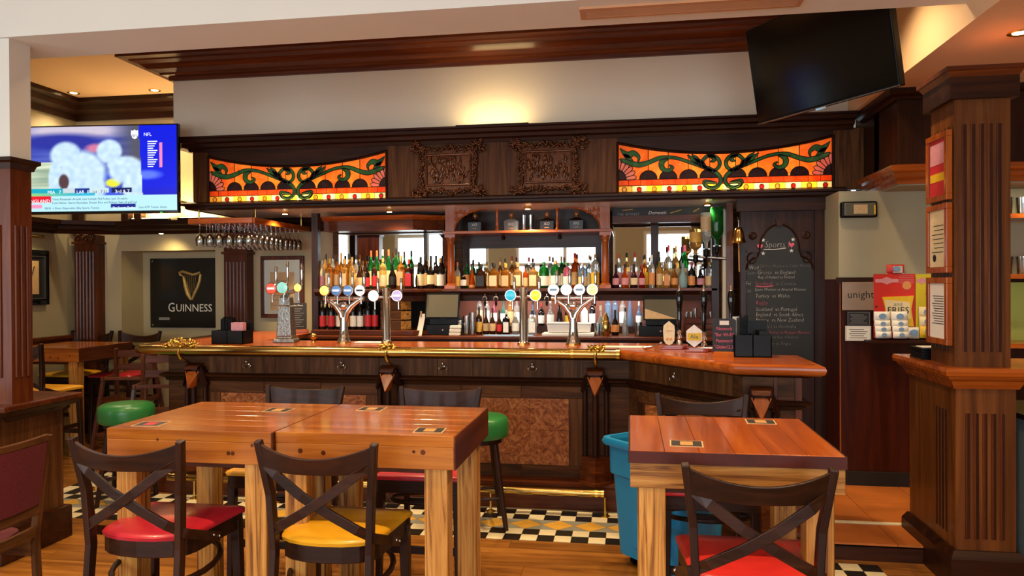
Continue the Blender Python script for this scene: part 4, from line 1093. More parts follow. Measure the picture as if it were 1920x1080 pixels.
row([(858,50,11,'spirit','clear','orange','gold'), (869,40,12,'bell','dark','black','white'), (885,43,13,'cone','orange','green','orange'), (902,46,17,'square','brown','black','black'),
     (926,47,17,'square','amber','brown' if False else 'black','cream'), (948,47,16,'square','amber','gold','tan'), (971,48,15,'square','pale_amber','cork','cream'), (985,44,10,'spirit','orange','black','tan'),
     (1000,48,16,'square','pale_amber','black','cream'), (1020,50,19,'wide','green','green','white'), (1042,52,19,'wide','green','cork','white'), (1064,48,16,'wide','pink','green','white'),
     (1093,47,17,'wide','blue','silver','cream'), (1116,64,16,'wide','clear','cork','yellow')],
    6.56, ZS, '%s from till-end pillar, front row', 'bottles under the arch')
row([(876,56,10,'wine','green','black','orange'), (887,52,10,'wine','green','black','cream'), (913,50,11,'spirit','pale_amber','gold','cream'), (938,58,10,'spirit','amber','cork','cream'), (960,60,11,'spirit','amber','red','cream'),
     (992,58,11,'tall','clear','red','red'), (1031,60,11,'wine','clear','cork','white'), (1053,60,11,'wine','green','gold','white'), (1078,66,13,'tall','orange','red','tan'), (1105,62,11,'spirit','clear','gold','cream')],
    6.72, ZS, '%s from till-end pillar, back row', 'bottles under the arch')
row([(1155,44,13,'bell','purple','black','pink'), (1172,45,14,'bell','orange','black','pink'), (1189,45,14,'bell','purple','black','cream'), (1204,44,13,'bell','red','red','pink'), (1222,62,12,'spirit','clear','white','orange'),
     (1237,58,13,'spirit','pale_amber','black','tan'), (1250,46,12,'square','pale_amber','cork','orange'), (1265,44,13,'bell','amber','black','orange'), (1281,46,16,'bell','frost','silver',None), (1297,48,13,'wine','dark','pink','orange'),
     (1314,42,14,'bell','dark','silver','pink'), (1331,48,17,'wide','clear','gold','tan')],
    6.54, ZS, '%s past pump-end pillar, front row', 'bottles on the right upper shelf')
row([(1160,64,13,'spirit','clear','orange','pink'), (1175,66,13,'spirit','pale_amber','black','pink'), (1191,66,13,'spirit','clear','red','pink'), (1209,62,12,'spirit','amber','black','yellow'), (1236,68,10,'wine','green','black','tan'),
     (1254,80,13,'spirit','clear','red','cream'), (1268,78,13,'spirit','pale_amber','gold','cream'), (1284,80,14,'wine','green','pink','cream')],
    6.70, ZS, '%s past pump-end pillar, back row', 'bottles on the right upper shelf')
# lower shelf: front row on the work top, back rows on a little riser
rs = thing('bottle_riser', 'low dark riser behind the lower bottles on the work top', 'shelf', (-0.7, 6.8, ZB))
RI = 0.065
P(MB().box(onY(888, 600, 6.8).x, onY(1225, 600, 6.8).x, 6.72, 6.93, ZB, ZB+RI), 'riser_board', 'mahogany_X', rs)
row([(898,52,12,'spirit','brown','black','gold'), (911,50,12,'bell','brown','black','tan'), (923,50,12,'bell','brown','black','tan'), (936,46,11,'bell','brown','black','red'), (949,46,12,'square','dark','silver','white'), (966,52,14,'bell','clear','silver','white'),
     (998,46,14,'square','clear','black','white'), (1126,56,13,'bell','clear','white','blue'), (1153,48,15,'bell','dark','black','orange'), (1172,52,12,'cone','clear','black',None)],
    6.50, ZB, '%s from grey till on work top', 'bottles on the lower work top')
row([(899,62,12,'spirit','clear','black','cream'), (913,60,10,'spirit','clear','red','white'), (926,56,12,'bell','pink','pink','white'), (944,54,12,'bell','teal','green','white'), (957,58,11,'wine','pale_amber','gold','tan'), (969,54,12,'tall','clear','white','white'),
     (999,48,13,'bell','blue','black','white'), (1015,42,12,'spirit','dark','red','white'), (1032,50,14,'bell','clear','white','white'), (1049,50,13,'cone','dark','white','black'), (1064,42,10,'spirit','dark','gold','yellow'),
     (1095,46,14,'spirit','white','white','white'), (1110,50,12,'wine','dark','black','white'), (1140,64,12,'tall','blue','white',None), (1153,64,10,'tall','blue','black',None), (1167,58,12,'tall','clear','white','white'), (1181,62,12,'cone','blue','silver',None), (1198,46,12,'bell','blue','silver','white')],
    6.80, ZB+RI, '%s from grey till on riser', 'bottles on the lower riser')
row([(605,56,13,'wine','dark','black','red'), (621,56,13,'wine','dark','black','red'), (636,56,12,'wine','dark','black','white'), (649,56,12,'wine','dark','red','orange'), (662,56,12,'wine','dark','black','white'), (675,56,12,'wine','dark','black','white'), (690,60,13,'wine','dark','black','red'), (703,60,12,'wine','dark','black','red')],
    6.42, ZB+0.045, '%s from end post on wine step', 'wine bottles on the wine step')
row([(613,54,12,'wine','dark','black','tan'), (629,54,12,'wine','dark','black','tan'), (656,54,12,'wine','dark','red','tan'), (682,58,12,'wine','dark','black','cream')], 6.60, ZB+0.045, '%s in wine step back row', 'wine bottles on the wine step')
# decanters of the arch shelf
for i, (px_, gm, lab) in enumerate(((891, 'decanter_dark', 'left-hand carved spandrel'), (959, 'bottle_clear', 'first spindle with tumblers'), (1026, 'decanter_dark', 'second spindle'), (1081, 'decanter_dark', 'right-hand carved spandrel'))):
    p = onY(px_, 430, 6.58)
    t = thing('decanter', '%s square XO decanter with stopper on the arch shelf by the %s' % ('clear' if i == 1 else 'dark', lab), 'decanter', (p.x, 6.58, 2.045), 0, 'decanters on the arch shelf')
    MB().frustum((0,0,0), (0.125,0.06,0), (0,0,0.09), (0.135,0.065,0)).frustum((0,0,0.09), (0.135,0.065,0), (0,0,0.112), (0.04,0.035,0)).build('decanter_body', gm, t, bevel=0.006)
    MB().lathe([(0.013, 0.108), (0.013, 0.125), (0.024, 0.13), (0.026, 0.15), (0.012, 0.165)], 10).build('stopper', 'bottle_amber', t, smooth=40)
    text_part('lettering', 'XO', 'label_white', t, face_front(0, -0.0345, 0.058), 0.035)
    MB().box(-0.02, 0.02, -0.0355, -0.0335, 0.022, 0.028).build('foil_band', 'label_orange', t)
def tumbler(loc, r, h, label, group, name='tumbler'):
    t = thing(name, label, 'glass', loc, 0, group)
    MB().lathe([(r*0.75, 0), (r*0.8, 0.004), (r, h), (r*0.93, h), (r*0.72, 0.012), (0.001, 0.010)], 14).build('glass_body', 'clear_glass', t, smooth=40)
    return t
for px_ in (983, 996):
    p = onY(px_, 430, 6.58); tumbler((p.x, 6.56, 2.045), 0.025, 0.14, 'tall clear tumbler standing beside the clear decanter on the arch shelf', 'tumblers on the arch shelf')
# ---------------------------------------------------------------- tills, crates, menus
def till(px0, px1, py0, py1, py2, Y, label, zb):
    a = onY(px0, py0, Y); b = onY(px1, py1, Y); W = b.x-a.x
    t = thing('cash_register', label, 'cash register', ((a.x+b.x)/2, Y+0.1, zb))
    MB().box(-W/2-0.04, W/2+0.02, -0.06, 0.18, 0, 0.09).build('cash_drawer', 'black_plastic', t, bevel=0.004)
    MB().lathe([(0.008, 0), (0.008, 0.004)], 10, M=Matrix.Rotation(math.pi/2, 3, 'X'), c=(0, -0.06, 0.045)).build('lock', 'chrome', t)
    MB().box(-W/2+0.02, W/2-0.01, -0.02, 0.16, 0.09, 0.145).build('printer_base', 'black_plastic', t, bevel=0.004)
    s = MB(); z0, z1 = b.z-zb, a.z-zb
    s.add([(-W/2,-0.10,z0),(W/2,-0.10,z0),(W/2,-0.05,z1),(-W/2,-0.05,z1),(-W/2,-0.06,z0),(W/2,-0.06,z0),(W/2,-0.01,z1),(-W/2,-0.01,z1)], [(0,1,2,3),(7,6,5,4),(0,4,5,1),(3,2,6,7),(0,3,7,4),(1,5,6,2)])
    s.box(-0.03, 0.03, -0.05, 0.02, 0.14, z0+0.05)
    scr = s.build('monitor', 'black_plastic', t)
    e = 0.012
    MB().add([(-W/2+e,-0.1025,z0+e),(W/2-e,-0.1025,z0+e),(W/2-e,-0.0525,z1-e),(-W/2+e,-0.0525,z1-e)], [(0,1,2,3)]).build('screen', 'grey_screen', scr)
    return t, W, z0, z1
till(796, 860, 549, 597, 640, 6.36, 'black till with a dull grey touchscreen beside the wooden crates', ZB)
tl, W_, z0_, z1_ = till(1206, 1272, 556, 601, 640, 6.36, 'black till with a wedge of light on its screen behind the hand pumps', ZB)
MB().add([(-W_/2+0.014,-0.1035,z0_+0.014),(W_/2-0.014,-0.1035,z0_+0.014),(-W_/2+0.014,-0.0805,z0_+0.1)], [(0,1,2)]).build('screen_graphic', 'label_tan', tl)  # tan triangle painted on the screen as a wedge of light
# stacked wooden boxes at the end of the wine step
pc = onY(745, 620, 6.38)
for k in range(3):
    t = thing('wooden_crate', 'small wooden wine crate with a pale end, %s of the stack beside the till' % ('lowest', 'middle', 'topmost')[k], 'crate', (pc.x-0.02, 6.42, ZB+0.045+k*0.088), 0, 'wine crates beside the till')
    MB().box(-0.13, 0.06, -0.06, 0.12, 0, 0.085).build('crate_body', 'oak_dark_X', t, bevel=0.003)
    MB().add([(0.0605,-0.06,0.004),(0.13,0.02,0.004),(0.13,0.02,0.08),(0.0605,-0.06,0.08),(0.0605,0.02,0.004),(0.0605,0.02,0.08)], [(0,1,2,3),(0,4,1),(3,2,5),(1,4,5,2)]).build('crate_end', 'pine_pale_X', t)
mn = onY(785, 620, 6.3)
t = thing('menu_card', 'folded cream menu card leaning between the crates and the till', 'menu', (mn.x, 6.32, ZB))
MB().add([(-0.03,0,0),(0.02,0,0),(0.045,0.05,0.19),(-0.005,0.05,0.19),(-0.03,0.004,0),(0.02,0.004,0),(0.045,0.054,0.19),(-0.005,0.054,0.19)], [(0,1,2,3),(7,6,5,4),(0,4,5,1),(3,2,6,7),(0,3,7,4),(1,5,6,2)]).build('card', 'paper', t)
MB().box(0.0, 0.015, 0.03, 0.036, 0.16, 0.215).build('clip', 'cap_cork', t)
# white plastic tubs and trays on the work top
for px0, px1, z0, z1, Y, lb in ((1027, 1072, 0.0, 0.075, 6.42, 'large white plastic tub on the work top behind the tall chrome font'), (1076, 1108, 0.0, 0.07, 6.46, 'small white plastic tub on the work top beside the large tub')):
    a = onY(px0, 620, Y); b = onY(px1, 620, Y)
    t = thing('storage_tub', lb, 'tub', ((a.x+b.x)/2, Y, ZB+0.03)); w = b.x-a.x
    MB().frustum((0,0,0), (w*0.92,0.12,0), (0,0,z1), (w,0.14,0)).build('tub_body', 'white_plastic', t, bevel=0.004)
    MB().box(-w/2-0.004, w/2+0.004, -0.075, 0.075, z1, z1+0.01).build('lid', 'white_plastic', t, bevel=0.002)
a = onY(1018, 634, 6.42); b = onY(1115, 634, 6.42)
t = thing('serving_tray', 'long white serving tray under the two white tubs', 'tray', ((a.x+b.x)/2, 6.43, ZB))
MB().box(-(b.x-a.x)/2, (b.x-a.x)/2, -0.1, 0.1, 0, 0.026).build('tray_body', 'white_plastic', t, bevel=0.006)
a = onY(908, 632, 6.34); b = onY(1000, 632, 6.34)
t = thing('bar_mat', 'flat pale blue bar mat in front of the lower bottles', 'mat', ((a.x+b.x)/2, 6.34, ZB))
MB().box(-(b.x-a.x)/2, (b.x-a.x)/2, -0.05, 0.05, 0, 0.008).build('mat_sheet', 'label_blue', t, bevel=0.002)
# glasses upside down / jugs on the work top
for i, (px_, h, r, lb) in enumerate(((864, 0.13, 0.030, 'clear pint tumbler nearest the grey till screen on the work top'), (876, 0.17, 0.032, 'tall clear glass jug beside the till on the work top'), (887, 0.20, 0.026, 'slim clear carafe next to the brown bottles on the work top'),
                               (1120, 0.11, 0.028, 'clear tumbler on the slate by the tall font'), (1196, 0.12, 0.034, 'clear glass tumbler left of the second till'))):
    p = onY(px_, 620, 6.45); tumbler((p.x, 6.42, ZB), r, h, lb, 'glasses on the work top')
p = onY(1136, 620, 6.42)
t = thing('cocktail_shaker', 'copper cocktail shaker among the lower bottles', 'shaker', (p.x, 6.42, ZB))
MB().lathe([(0.026, 0), (0.032, 0.01), (0.036, 0.12), (0.03, 0.13)], 14).build('cup', 'brass', t, smooth=40); MB().lathe([(0.03, 0.13), (0.026, 0.16), (0.012, 0.185), (0.012, 0.20)], 14).build('lid', 'brass', t, smooth=40)
p = onY(850, 612, 6.30)
t = thing('napkin_stack', 'small stack of white napkins on the till drawer', 'napkins', (p.x, 6.36, ZB+0.002))
for k in range(3): MB().box(-0.045+0.004*k, 0.045+0.004*k, -0.04, 0.03, 0.03*k, 0.03*k+0.026).build('napkin', 'paper', t, bevel=0.004)
# spirit measures under the shelf edge
for px_ in (907, 928, 1024, 1115):
    p = onY(px_, 560, 6.40)
    t = thing('spirit_measure', 'round chrome-ringed spirit measure hanging under the bottle shelf edge', 'optic', (p.x, 6.455, ZS-0.11), 0, 'spirit measures under the shelf')
    MB().lathe([(0.018, 0), (0.024, 0.004), (0.024, 0.012), (0.018, 0.016)], 16, M=Matrix.Rotation(math.pi/2, 3, 'X'), c=(0, 0.0, 0.02)).build('ring', 'chrome', t, smooth=50)
    MB().lathe([(0.016, 0.0), (0.016, 0.0175)], 16, M=Matrix.Rotation(math.pi/2, 3, 'X'), c=(0, 0, 0.02)).build('dial', 'black_plastic', t)
    MB().lathe([(0.006, -0.045), (0.011, -0.03), (0.011, 0.0)], 10).build('nozzle', 'black_plastic', t, smooth=40)
    MB().tube([(0, 0, 0.03), (0, 0.002, 0.06), (0, 0.034, 0.06)], 0.005, 8).build('stem', 'chrome', t)
# till-side shelf box with small glasses (right of the second till)
a = onY(1283, 596, 6.55); b = onY(1342, 640, 6.55)
t = thing('drawer_unit', 'small red-brown drawer unit with shot glasses on top behind the hand pumps', 'drawers', ((a.x+b.x)/2, 6.5, ZB))
wz = a.z-ZB; w = b.x-a.x
MB().box(-w/2, w/2, -0.05, 0.16, 0, wz).build('case', 'redwood_X', t)
for k in range(3): MB().box(-w/2+0.01, w/2-0.01, -0.062, -0.05, 0.01+k*wz/3, (k+1)*wz/3-0.008).build('drawer', 'redwood_X', t, bevel=0.002)
for k, px_ in enumerate((1287, 1295, 1303, 1316, 1331)):
    p = onY(px_, 590, 6.5); tumbler((p.x, 6.47, ZB+wz), 0.016, 0.055 + (0.03 if k == 2 else 0), 'tiny clear shot glass on the drawer unit', 'shot glasses on the drawer unit', 'shot_glass')

# slim lamps under the bottle shelf
for x0_, x1_, lb in ((onY(880, 560, 6.6).x, onY(1010, 560, 6.6).x, 'till'), (onY(1080, 560, 6.6).x, onY(1205, 560, 6.6).x, 'second till')):
    sl = thing('shelf_lamp', 'slim strip lamp under the bottle shelf on the %s side' % lb, 'lamp', ((x0_+x1_)/2, 6.62, ZS-0.045))
    w = x1_-x0_
    MB().box(-w/2, w/2, -0.015, 0.015, 0.0, 0.017).build('housing', 'white_plastic', sl); MB().box(-w/2+0.01, w/2-0.01, -0.01, 0.01, -0.004, -0.0002).build('tube', 'lamp_white', sl)
    area_light('shelf_light', ((x0_+x1_)/2, 6.62, ZS-0.055), (math.radians(12), 0, 0), w, 0.03, 3.5, (1, 0.93, 0.85))
# ================================================================== ON THE BAR
RX90 = Matrix.Rotation(math.pi/2, 3, 'X')     # lathe axis -> -Y
for nm, hx in (('badge_yellow', '#e6df7a'), ('badge_blue', '#4f78b0'), ('badge_white', '#eef0ee'), ('badge_lilac', '#a99fd0'), ('badge_cyan', '#25aecb'), ('badge_lemon', '#e8dc22'),
               ('badge_red', '#d8503c'), ('badge_teal', '#7fc4bd'), ('badge_pale', '#dfeef0'), ('badge_lime', '#e2ea9a')):
    m, nt, b, out = new_mat(nm)                # lit tap lenses
    b.inputs['Base Color'].default_value = lin(hx); b.inputs['Roughness'].default_value = 0.2
    b.inputs['Emission Color'].default_value = lin(hx); b.inputs['Emission Strength'].default_value = 0.45
def tap(root, x, y, z, r, mat, hh, zh, mark=None):
    """round lens, handle, spout"""
    bd = MB().lathe([(r*0.9, 0.0), (r, 0.004), (r, 0.014), (r*0.92, 0.018)], 20, M=RX90, c=(x, y, z)).build('badge_rim', 'chrome', root, smooth=40)
    MB().lathe([(r*0.86, 0.0), (r*0.86, 0.019), (r*0.5, 0.022), (0.001, 0.0225)], 20, M=RX90, c=(x, y, z)).build('badge_lens', mat, bd, smooth=50)
    if mark:
        MB().box(x-r*0.6, x+r*0.6, y-0.0245, y-0.0205, z-r*0.16, z+r*0.16).build('badge_band', mark, bd)
    MB().lathe([(0.006, zh), (0.009, zh+0.02), (0.012, zh+hh*0.6), (0.011, zh+hh*0.92), (0.006, zh+hh)], 10, (x+r*0.55, y+0.02, 0)).build('tap_handle', 'chrome', root, smooth=50)
    MB().tube([(x+r*0.4, y+0.02, z-0.02), (x+r*0.4, y-0.03, z-r-0.005), (x+r*0.4, y-0.03, z-r-0.06)], [0.008, 0.008, 0.006], 8).build('spout', 'chrome', root, smooth=50)
def t_font(px, badges, label, Y=5.55):
    p = onY(px, 640, Y); t = thing('beer_font', label, 'beer tap', (p.x, Y, ZT))
    H = 0.35
    MB().lathe([(0.055, 0), (0.055, 0.012), (0.046, 0.03), (0.036, 0.07), (0.030, 0.14), (0.030, 0.2)], 18).build('stem', 'chrome', t, smooth=50)
    for s in (-1, 1):
        MB().tube([(s*0.008, 0, 0.17), (s*0.022, 0, 0.235), (s*0.06, 0, 0.29), (s*0.11, 0, 0.325), (s*0.15, 0, 0.35)], [0.024, 0.026, 0.026, 0.02, 0.015], 10).build('arm', 'chrome', t, smooth=60)
    MB().ball((0, -0.01, 0.29), 0.035, 10, (1.2, 0.7, 1)).build('boss', 'chrome', t, smooth=70)
    MB().tube([(-0.165, 0, H), (0.165, 0, H)], 0.018, 12).build('crossbar', 'chrome', t, smooth=60)
    n = len(badges)
    for i, (m, mk) in enumerate(badges):
        x = -0.145 + 0.29*i/(n-1)
        tap(t, x, -0.02, H+0.062, 0.044, m, 0.15, H+0.06, mk)
    MB().lathe([(0.057, 0.0), (0.057, 0.01)], 18).build('base_ring', 'brass', t)
t_font(645, [('badge_yellow', None), ('badge_blue', 'badge_white'), ('badge_blue', 'badge_white'), ('badge_white', 'label_black')], 'chrome wishbone beer font with two blue lenses between the stone font and straight font')
t_font(1075, [('badge_pale', 'label_blue'), ('badge_white', None), ('badge_pale', 'label_blue'), ('badge_lime', None)], 'chrome wishbone beer font with four pale lenses beside the brass bracket near the angled end')
def column_font(px, b1, b2, label, Y=5.55, mk=None):
    p = onY(px, 640, Y); t = thing('beer_font', label, 'beer tap', (p.x, Y, ZT))
    MB().lathe([(0.045, 0), (0.045, 0.01), (0.034, 0.02), (0.031, 0.03), (0.031, 0.42), (0.028, 0.43), (0.01, 0.435)], 20).build('column', 'chrome', t, smooth=40)
    for s, m in ((-1, b1), (1, b2)):
        MB().cyl((s*0.02, 0, 0.36), (s*0.07, -0.01, 0.36), 0.012, 10).build('arm', 'chrome', t, smooth=50)
        tap(t, s*0.095, -0.015, 0.37, 0.045, m, 0.14, 0.37, mk if s > 0 else None)
    MB().lathe([(0.05, 0.0), (0.05, 0.012)], 18).build('base_ring', 'brass', t)
column_font(725, 'badge_white', 'badge_lilac', 'straight chrome beer font with one white and one lilac lens', mk='badge_white')
column_font(982, 'badge_cyan', 'badge_lemon', 'straight chrome beer font with one cyan and one yellow lens')
# pewter obelisk font
p = onY(537, 640, 5.55); t = thing('beer_font', 'tapering grey stone-look beer font with red and teal lenses at the left end', 'beer tap', (p.x, 5.55, ZT))
MB().frustum((0,0,0), (0.18,0.12,0), (0,0,0.03), (0.17,0.11,0)).frustum((0,0,0.03), (0.13,0.10,0), (0,0,0.05), (0.13,0.10,0)).frustum((0,0,0.05), (0.125,0.10,0), (0,0,0.29), (0.098,0.085,0)).build('obelisk', 'pewter', t, bevel=0.006)
MB().frustum((0,0,0.295), (0.098,0.085,0), (0,0,0.36), (0.085,0.075,0)).frustum((0,0,0.36), (0.085,0.075,0), (0,0,0.39), (0.03,0.03,0)).build('obelisk_head', 'pewter', t, bevel=0.004)
MB().tube([(-0.12, 0, 0.42), (-0.05, 0, 0.40), (0.04, 0, 0.40), (0.12, 0, 0.425)], 0.017, 10).build('arm', 'chrome', t, smooth=60)
tap(t, -0.105, -0.03, 0.43, 0.048, 'badge_red', 0.16, 0.45, 'badge_white'); tap(t, -0.005, -0.04, 0.435, 0.052, 'badge_teal', 0.18, 0.47); tap(t, 0.105, 0.0, 0.435, 0.036, 'badge_yellow', 0.18, 0.45)
# hand pumps
def handpump(px, py, Y, hpx, label, clip=None, base=True):
    p = onY(px, py, Y); t = thing('hand_pump', label, 'hand pump', (p.x, Y, ZT))
    k = 1
    MB().lathe([(0.011, 0.10), (0.013, 0.17), (0.017, 0.22), (0.014, 0.25), (0.020, 0.30), (0.025, 0.35), (0.021, 0.39), (0.012, 0.405)], 14).build('handle', 'black_gloss', t, smooth=50)
    MB().lathe([(0.013, 0.405), (0.013, 0.412), (0.007, 0.42), (0.009, 0.435), (0.003, 0.445)], 12).build('handle_tip', 'chrome', t, smooth=50)
    if base:
        MB().box(-0.11, 0.06, -0.06, 0.06, 0, 0.03).build('clamp_base', 'red_varnish', t, bevel=0.006)
        MB().box(-0.13, 0.02, -0.10, -0.06, 0.0, 0.016).build('drip_lip', 'red_varnish', t, bevel=0.004)
        MB().lathe([(0.024, 0.03), (0.02, 0.05), (0.012, 0.06), (0.018, 0.08), (0.012, 0.1), (0.02, 0.115), (0.012, 0.13)], 12, (0.0, -0.02, 0)).build('pump_body', 'chrome', t, smooth=50)
        MB().tube([(0, -0.02, 0.10), (0.0, -0.06, 0.11), (0.012, -0.075, 0.08)], 0.007, 8).build('spout', 'chrome', t, smooth=50)
    else:
        MB().lathe([(0.022, 0), (0.022, 0.02), (0.012, 0.03), (0.012, 0.11)], 12).build('pump_body', 'black_plastic', t, smooth=50)
    if clip == 'shield':
        pts = [(-0.036, 0.01), (-0.022, -0.012), (0, -0.022), (0.022, -0.012), (0.036, 0.01), (0.04, 0.08), (0.036, 0.115), (0.0, 0.145), (-0.036, 0.115), (-0.04, 0.08)]
        c = MB().prism([(a-0.075, b+0.05) for a, b in pts], -0.075, -0.068, 'XZ').build('pump_clip', 'label_cream', t)
        for dx in (-0.012, 0.012): MB().lathe([(0.009, 0), (0.009, 0.002)], 10, M=RX90, c=(-0.075+dx, -0.075, 0.07)).build('clip_mark', 'label_orange', c)
        MB().box(-0.097, -0.053, -0.0765, -0.074, 0.125, 0.132).build('clip_mark', 'label_tan', c)
    if clip == 'diamond':
        pts = [(0, -0.025), (0.05, 0.015), (0.05, 0.085), (0.0, 0.125), (-0.05, 0.085), (-0.05, 0.015)]
        c = MB().prism([(a-0.07, b+0.055) for a, b in pts], -0.075, -0.068, 'XZ').build('pump_clip', 'label_white', t)
        MB().box(-0.115, -0.025, -0.0765, -0.074, 0.075, 0.125).build('clip_band', 'label_yellow', c)
        text_part('lettering', 'Ale', 'cap_green', c, face_front(-0.07, -0.077, 0.10), 0.04)
    return t
handpump(1274, 650, 5.30, 0, 'black-handled hand pump with a cream shield clip on a red base', 'shield')
handpump(1320, 650, 5.12, 0, 'black-handled hand pump with a green banded diamond clip on a red base', 'diamond')
handpump(1371, 650, 5.02, 0, 'black-handled hand pump without a clip behind the chalked password sign', None, False)
# chalk sign with the network password
q = onZ(1358, 668, ZT)
t = thing('chalk_sign', 'small black chalk sign with pink password writing on a wooden foot', 'sign', (q.x, q.y, ZT), math.radians(-4))
MB().frustum((0,0,0), (0.145,0.07,0), (0,0,0.03), (0.125,0.03,0)).build('foot', 'honey_X', t, bevel=0.004)
sg = MB().prism([(-0.07, 0.02), (0.07, 0.02), (0.07, 0.225), (0.055, 0.235), (-0.055, 0.235), (-0.07, 0.225)], -0.006, 0.006, 'XZ').build('board', 'slate_black', t)
MB().box(-0.028, 0.028, -0.0075, 0.0, 0.195, 0.222).build('clip', 'paper', sg)
for i, s in enumerate(('Network', '"Bar Wi-Fi"', 'Password', '"Globe12.3"')):
    text_part('chalk_lettering', s, 'chalk_pink', sg, face_front(0, -0.0075, 0.172-0.038*i), 0.03, sx=0.85)
# black caddies
def caddy(px, py, w, d, h, label, extra, z=ZT, rot=0):
    q = onZ(px, py, z); t = thing('bar_caddy', label, 'caddy', (q.x, q.y, z), rot)
    wl_ = 0.005; hh = h*0.62
    o = MB().box(-w/2, w/2, -d/2, -d/2+wl_, 0, hh).box(-w/2, w/2, d/2-wl_, d/2, 0, h).box(-w/2, -w/2+wl_, -d/2, d/2, 0, hh).box(w/2-wl_, w/2, -d/2, d/2, 0, hh).box(-w/2, w/2, -d/2, d/2, 0, 0.006)
    o.build('tray', 'black_plastic', t)
    MB().box(-0.003, 0.003, -d/2, d/2, 0.006, hh).build('divider', 'black_plastic', t)
    for i in range(extra):
        x = -w/2+0.03+i*0.012
        MB().box(x, x+0.006, 0, d/2-0.01, 0.01, h+0.02+0.01*(i % 3)).build('straw_packet', 'black_plastic', t)
    return t
t = caddy(1408, 668, 0.22, 0.16, 0.22, 'black bar caddy with a tall back compartment beside the chalked password sign', 6)
MB().box(-0.105, -0.065, 0.03, 0.038, 0.02, 0.245).build('menu_card', 'paper', t)
MB().box(0.04, 0.10, -0.06, 0.06, 0.01, 0.16).build('cutlery_box', 'black_plastic', t)
t = caddy(436, 644, 0.26, 0.16, 0.17, 'black bar caddy with straws and a pink card at the left end of the bar', 8)
MB().box(0.0, 0.10, -0.02, 0.03, 0.1, 0.165).build('pink_packet', 'label_pink', t)
# copper knob ornament and drip mats on the left
p = onZ(588, 641, ZT); t = thing('bottle_stopper', 'small round copper bottle stopper on the bar between the stone font and wishbone font', 'stopper', (p.x, p.y, ZT))
MB().lathe([(0.02, 0), (0.02, 0.008), (0.008, 0.014), (0.018, 0.022), (0.028, 0.04), (0.024, 0.06), (0.008, 0.07)], 14).build('knob', 'brass', t, smooth=50)
for i, (px_, py_, w, lb) in enumerate(((700, 643, 0.28, 'white bar towel folded along the bar behind the straight lilac font'), (1180, 652, 0.34, 'pale bar towel laid along the bar beside the brass rail end'))):
    p = onZ(px_, py_, ZT); t = thing('bar_towel', lb, 'towel', (p.x, p.y, ZT))
    MB().box(-w/2, w/2, -0.05, 0.05, 0, 0.01).build('cloth', 'paper', t, bevel=0.004)
p = onZ(1222, 655, ZT); t = thing('bar_spoon_set', 'small chrome bar tool lying by the shield-clip hand pump', 'bar tool', (p.x, p.y, ZT))
MB().tube([(-0.06, 0, 0.008), (0, 0.02, 0.015), (0.06, 0.05, 0.035)], [0.012, 0.01, 0.006], 8).build('shaft', 'chrome', t, smooth=50); MB().ball((0.065, 0.052, 0.04), 0.012, 8).build('knob', 'chrome', t, smooth=60)
# small chalk menu on the left leg of the bar
p = onZ(567, 624, ZT); p.x -= 0.0
t = thing('chalk_menu', 'small standing chalk menu in a wooden foot near the wine bottles', 'sign', (-3.12, 6.62, ZT), math.radians(18))
MB().box(-0.11, 0.11, -0.03, 0.03, 0, 0.035).build('foot', 'honey_X', t, bevel=0.005)
sg = MB().box(-0.095, 0.095, -0.006, 0.006, 0.03, 0.285).build('board', 'slate_black', t)
text_part('chalk_lettering', 'Whisky Menu', 'chalk_white', sg, face_front(0, -0.0075, 0.262), 0.022)
for i in range(9): MB().box(-0.078+0.01*(i % 2), 0.07-0.018*((i*2) % 3), -0.0075, -0.0065, 0.06+i*0.021, 0.064+i*0.021).build('chalk_line', 'chalk_grey', sg)
# ---------------------------------------------------------------- optics stand with upturned bottles, pillar and bell
p = onY(1345, 540, 6.45)
os_ = thing('optics_stand', 'steel optics stand holding upturned spirit bottles beside the bell', 'optics stand', (p.x, 6.4, ZS))
zt_, zb_ = onY(1345, 392, 6.4).z, onY(1345, 486, 6.4).z
X0 = onY(1352, 430, 6.4).x
MB().box(X0+0.01, X0+0.05, 6.36, 6.44, ZB, zt_).build('column', 'paint_cream', os_)
os_.children[-1].matrix_parent_inverse = os_.matrix_basis.inverted()
P(MB().tube([(X0-0.02, 6.36, zt_-0.03), (X0+0.02, 6.36, zt_+0.005), (X0+0.04, 6.36, zt_-0.03), (X0+0.04, 6.36, zb_)], 0.008, 8), 'frame', 'steel', os_, smooth=50)
P(MB().tube([(X0-0.26, 6.42, zb_+0.03), (X0+0.06, 6.35, zb_)], 0.012, 8), 'arm', 'steel', os_, smooth=50)
def optic(px_, py_, h, r, gm, lm, label):
    q = onY(px_, py_, 6.36)
    t = thing('optic_bottle', label, 'bottle', (q.x, 6.36, q.z-h), 0, 'upturned bottles on the optics stand')
    pr = PROF['spirit']
    MB().lathe([(a*r, h-b*h) for a, b in pr], 14).build('bottle_body', gm, t, smooth=40)
    if lm: MB().lathe([(r*1.012, h*0.55), (r*1.012, h*0.90)], 14, close=False).build('paper_label', lm, t, smooth=40)
    MB().lathe([(0.012, 0.0), (0.022, -0.02), (0.022, -0.06), (0.008, -0.075), (0.006, -0.10)], 12, (0, 0, h*0.13)).build('measure', 'black_plastic', t, smooth=40)
    MB().box(-0.03, 0.03, -0.006, 0.006, h*0.10, h*0.125).build('clamp', 'steel', t)
optic(1344, 389, 0.36, 0.054, 'bottle_green', None, 'large green bottle hung upside down in the optics stand')
optic(1324, 399, 0.34, 0.045, 'bottle_clear', 'label_tan', 'clear bottle with a tan label hung upside down beside the green one')
optic(1304, 430, 0.24, 0.05, 'bottle_pale_amber', 'label_gold', 'squat amber bottle hung upside down lowest on the optics stand')
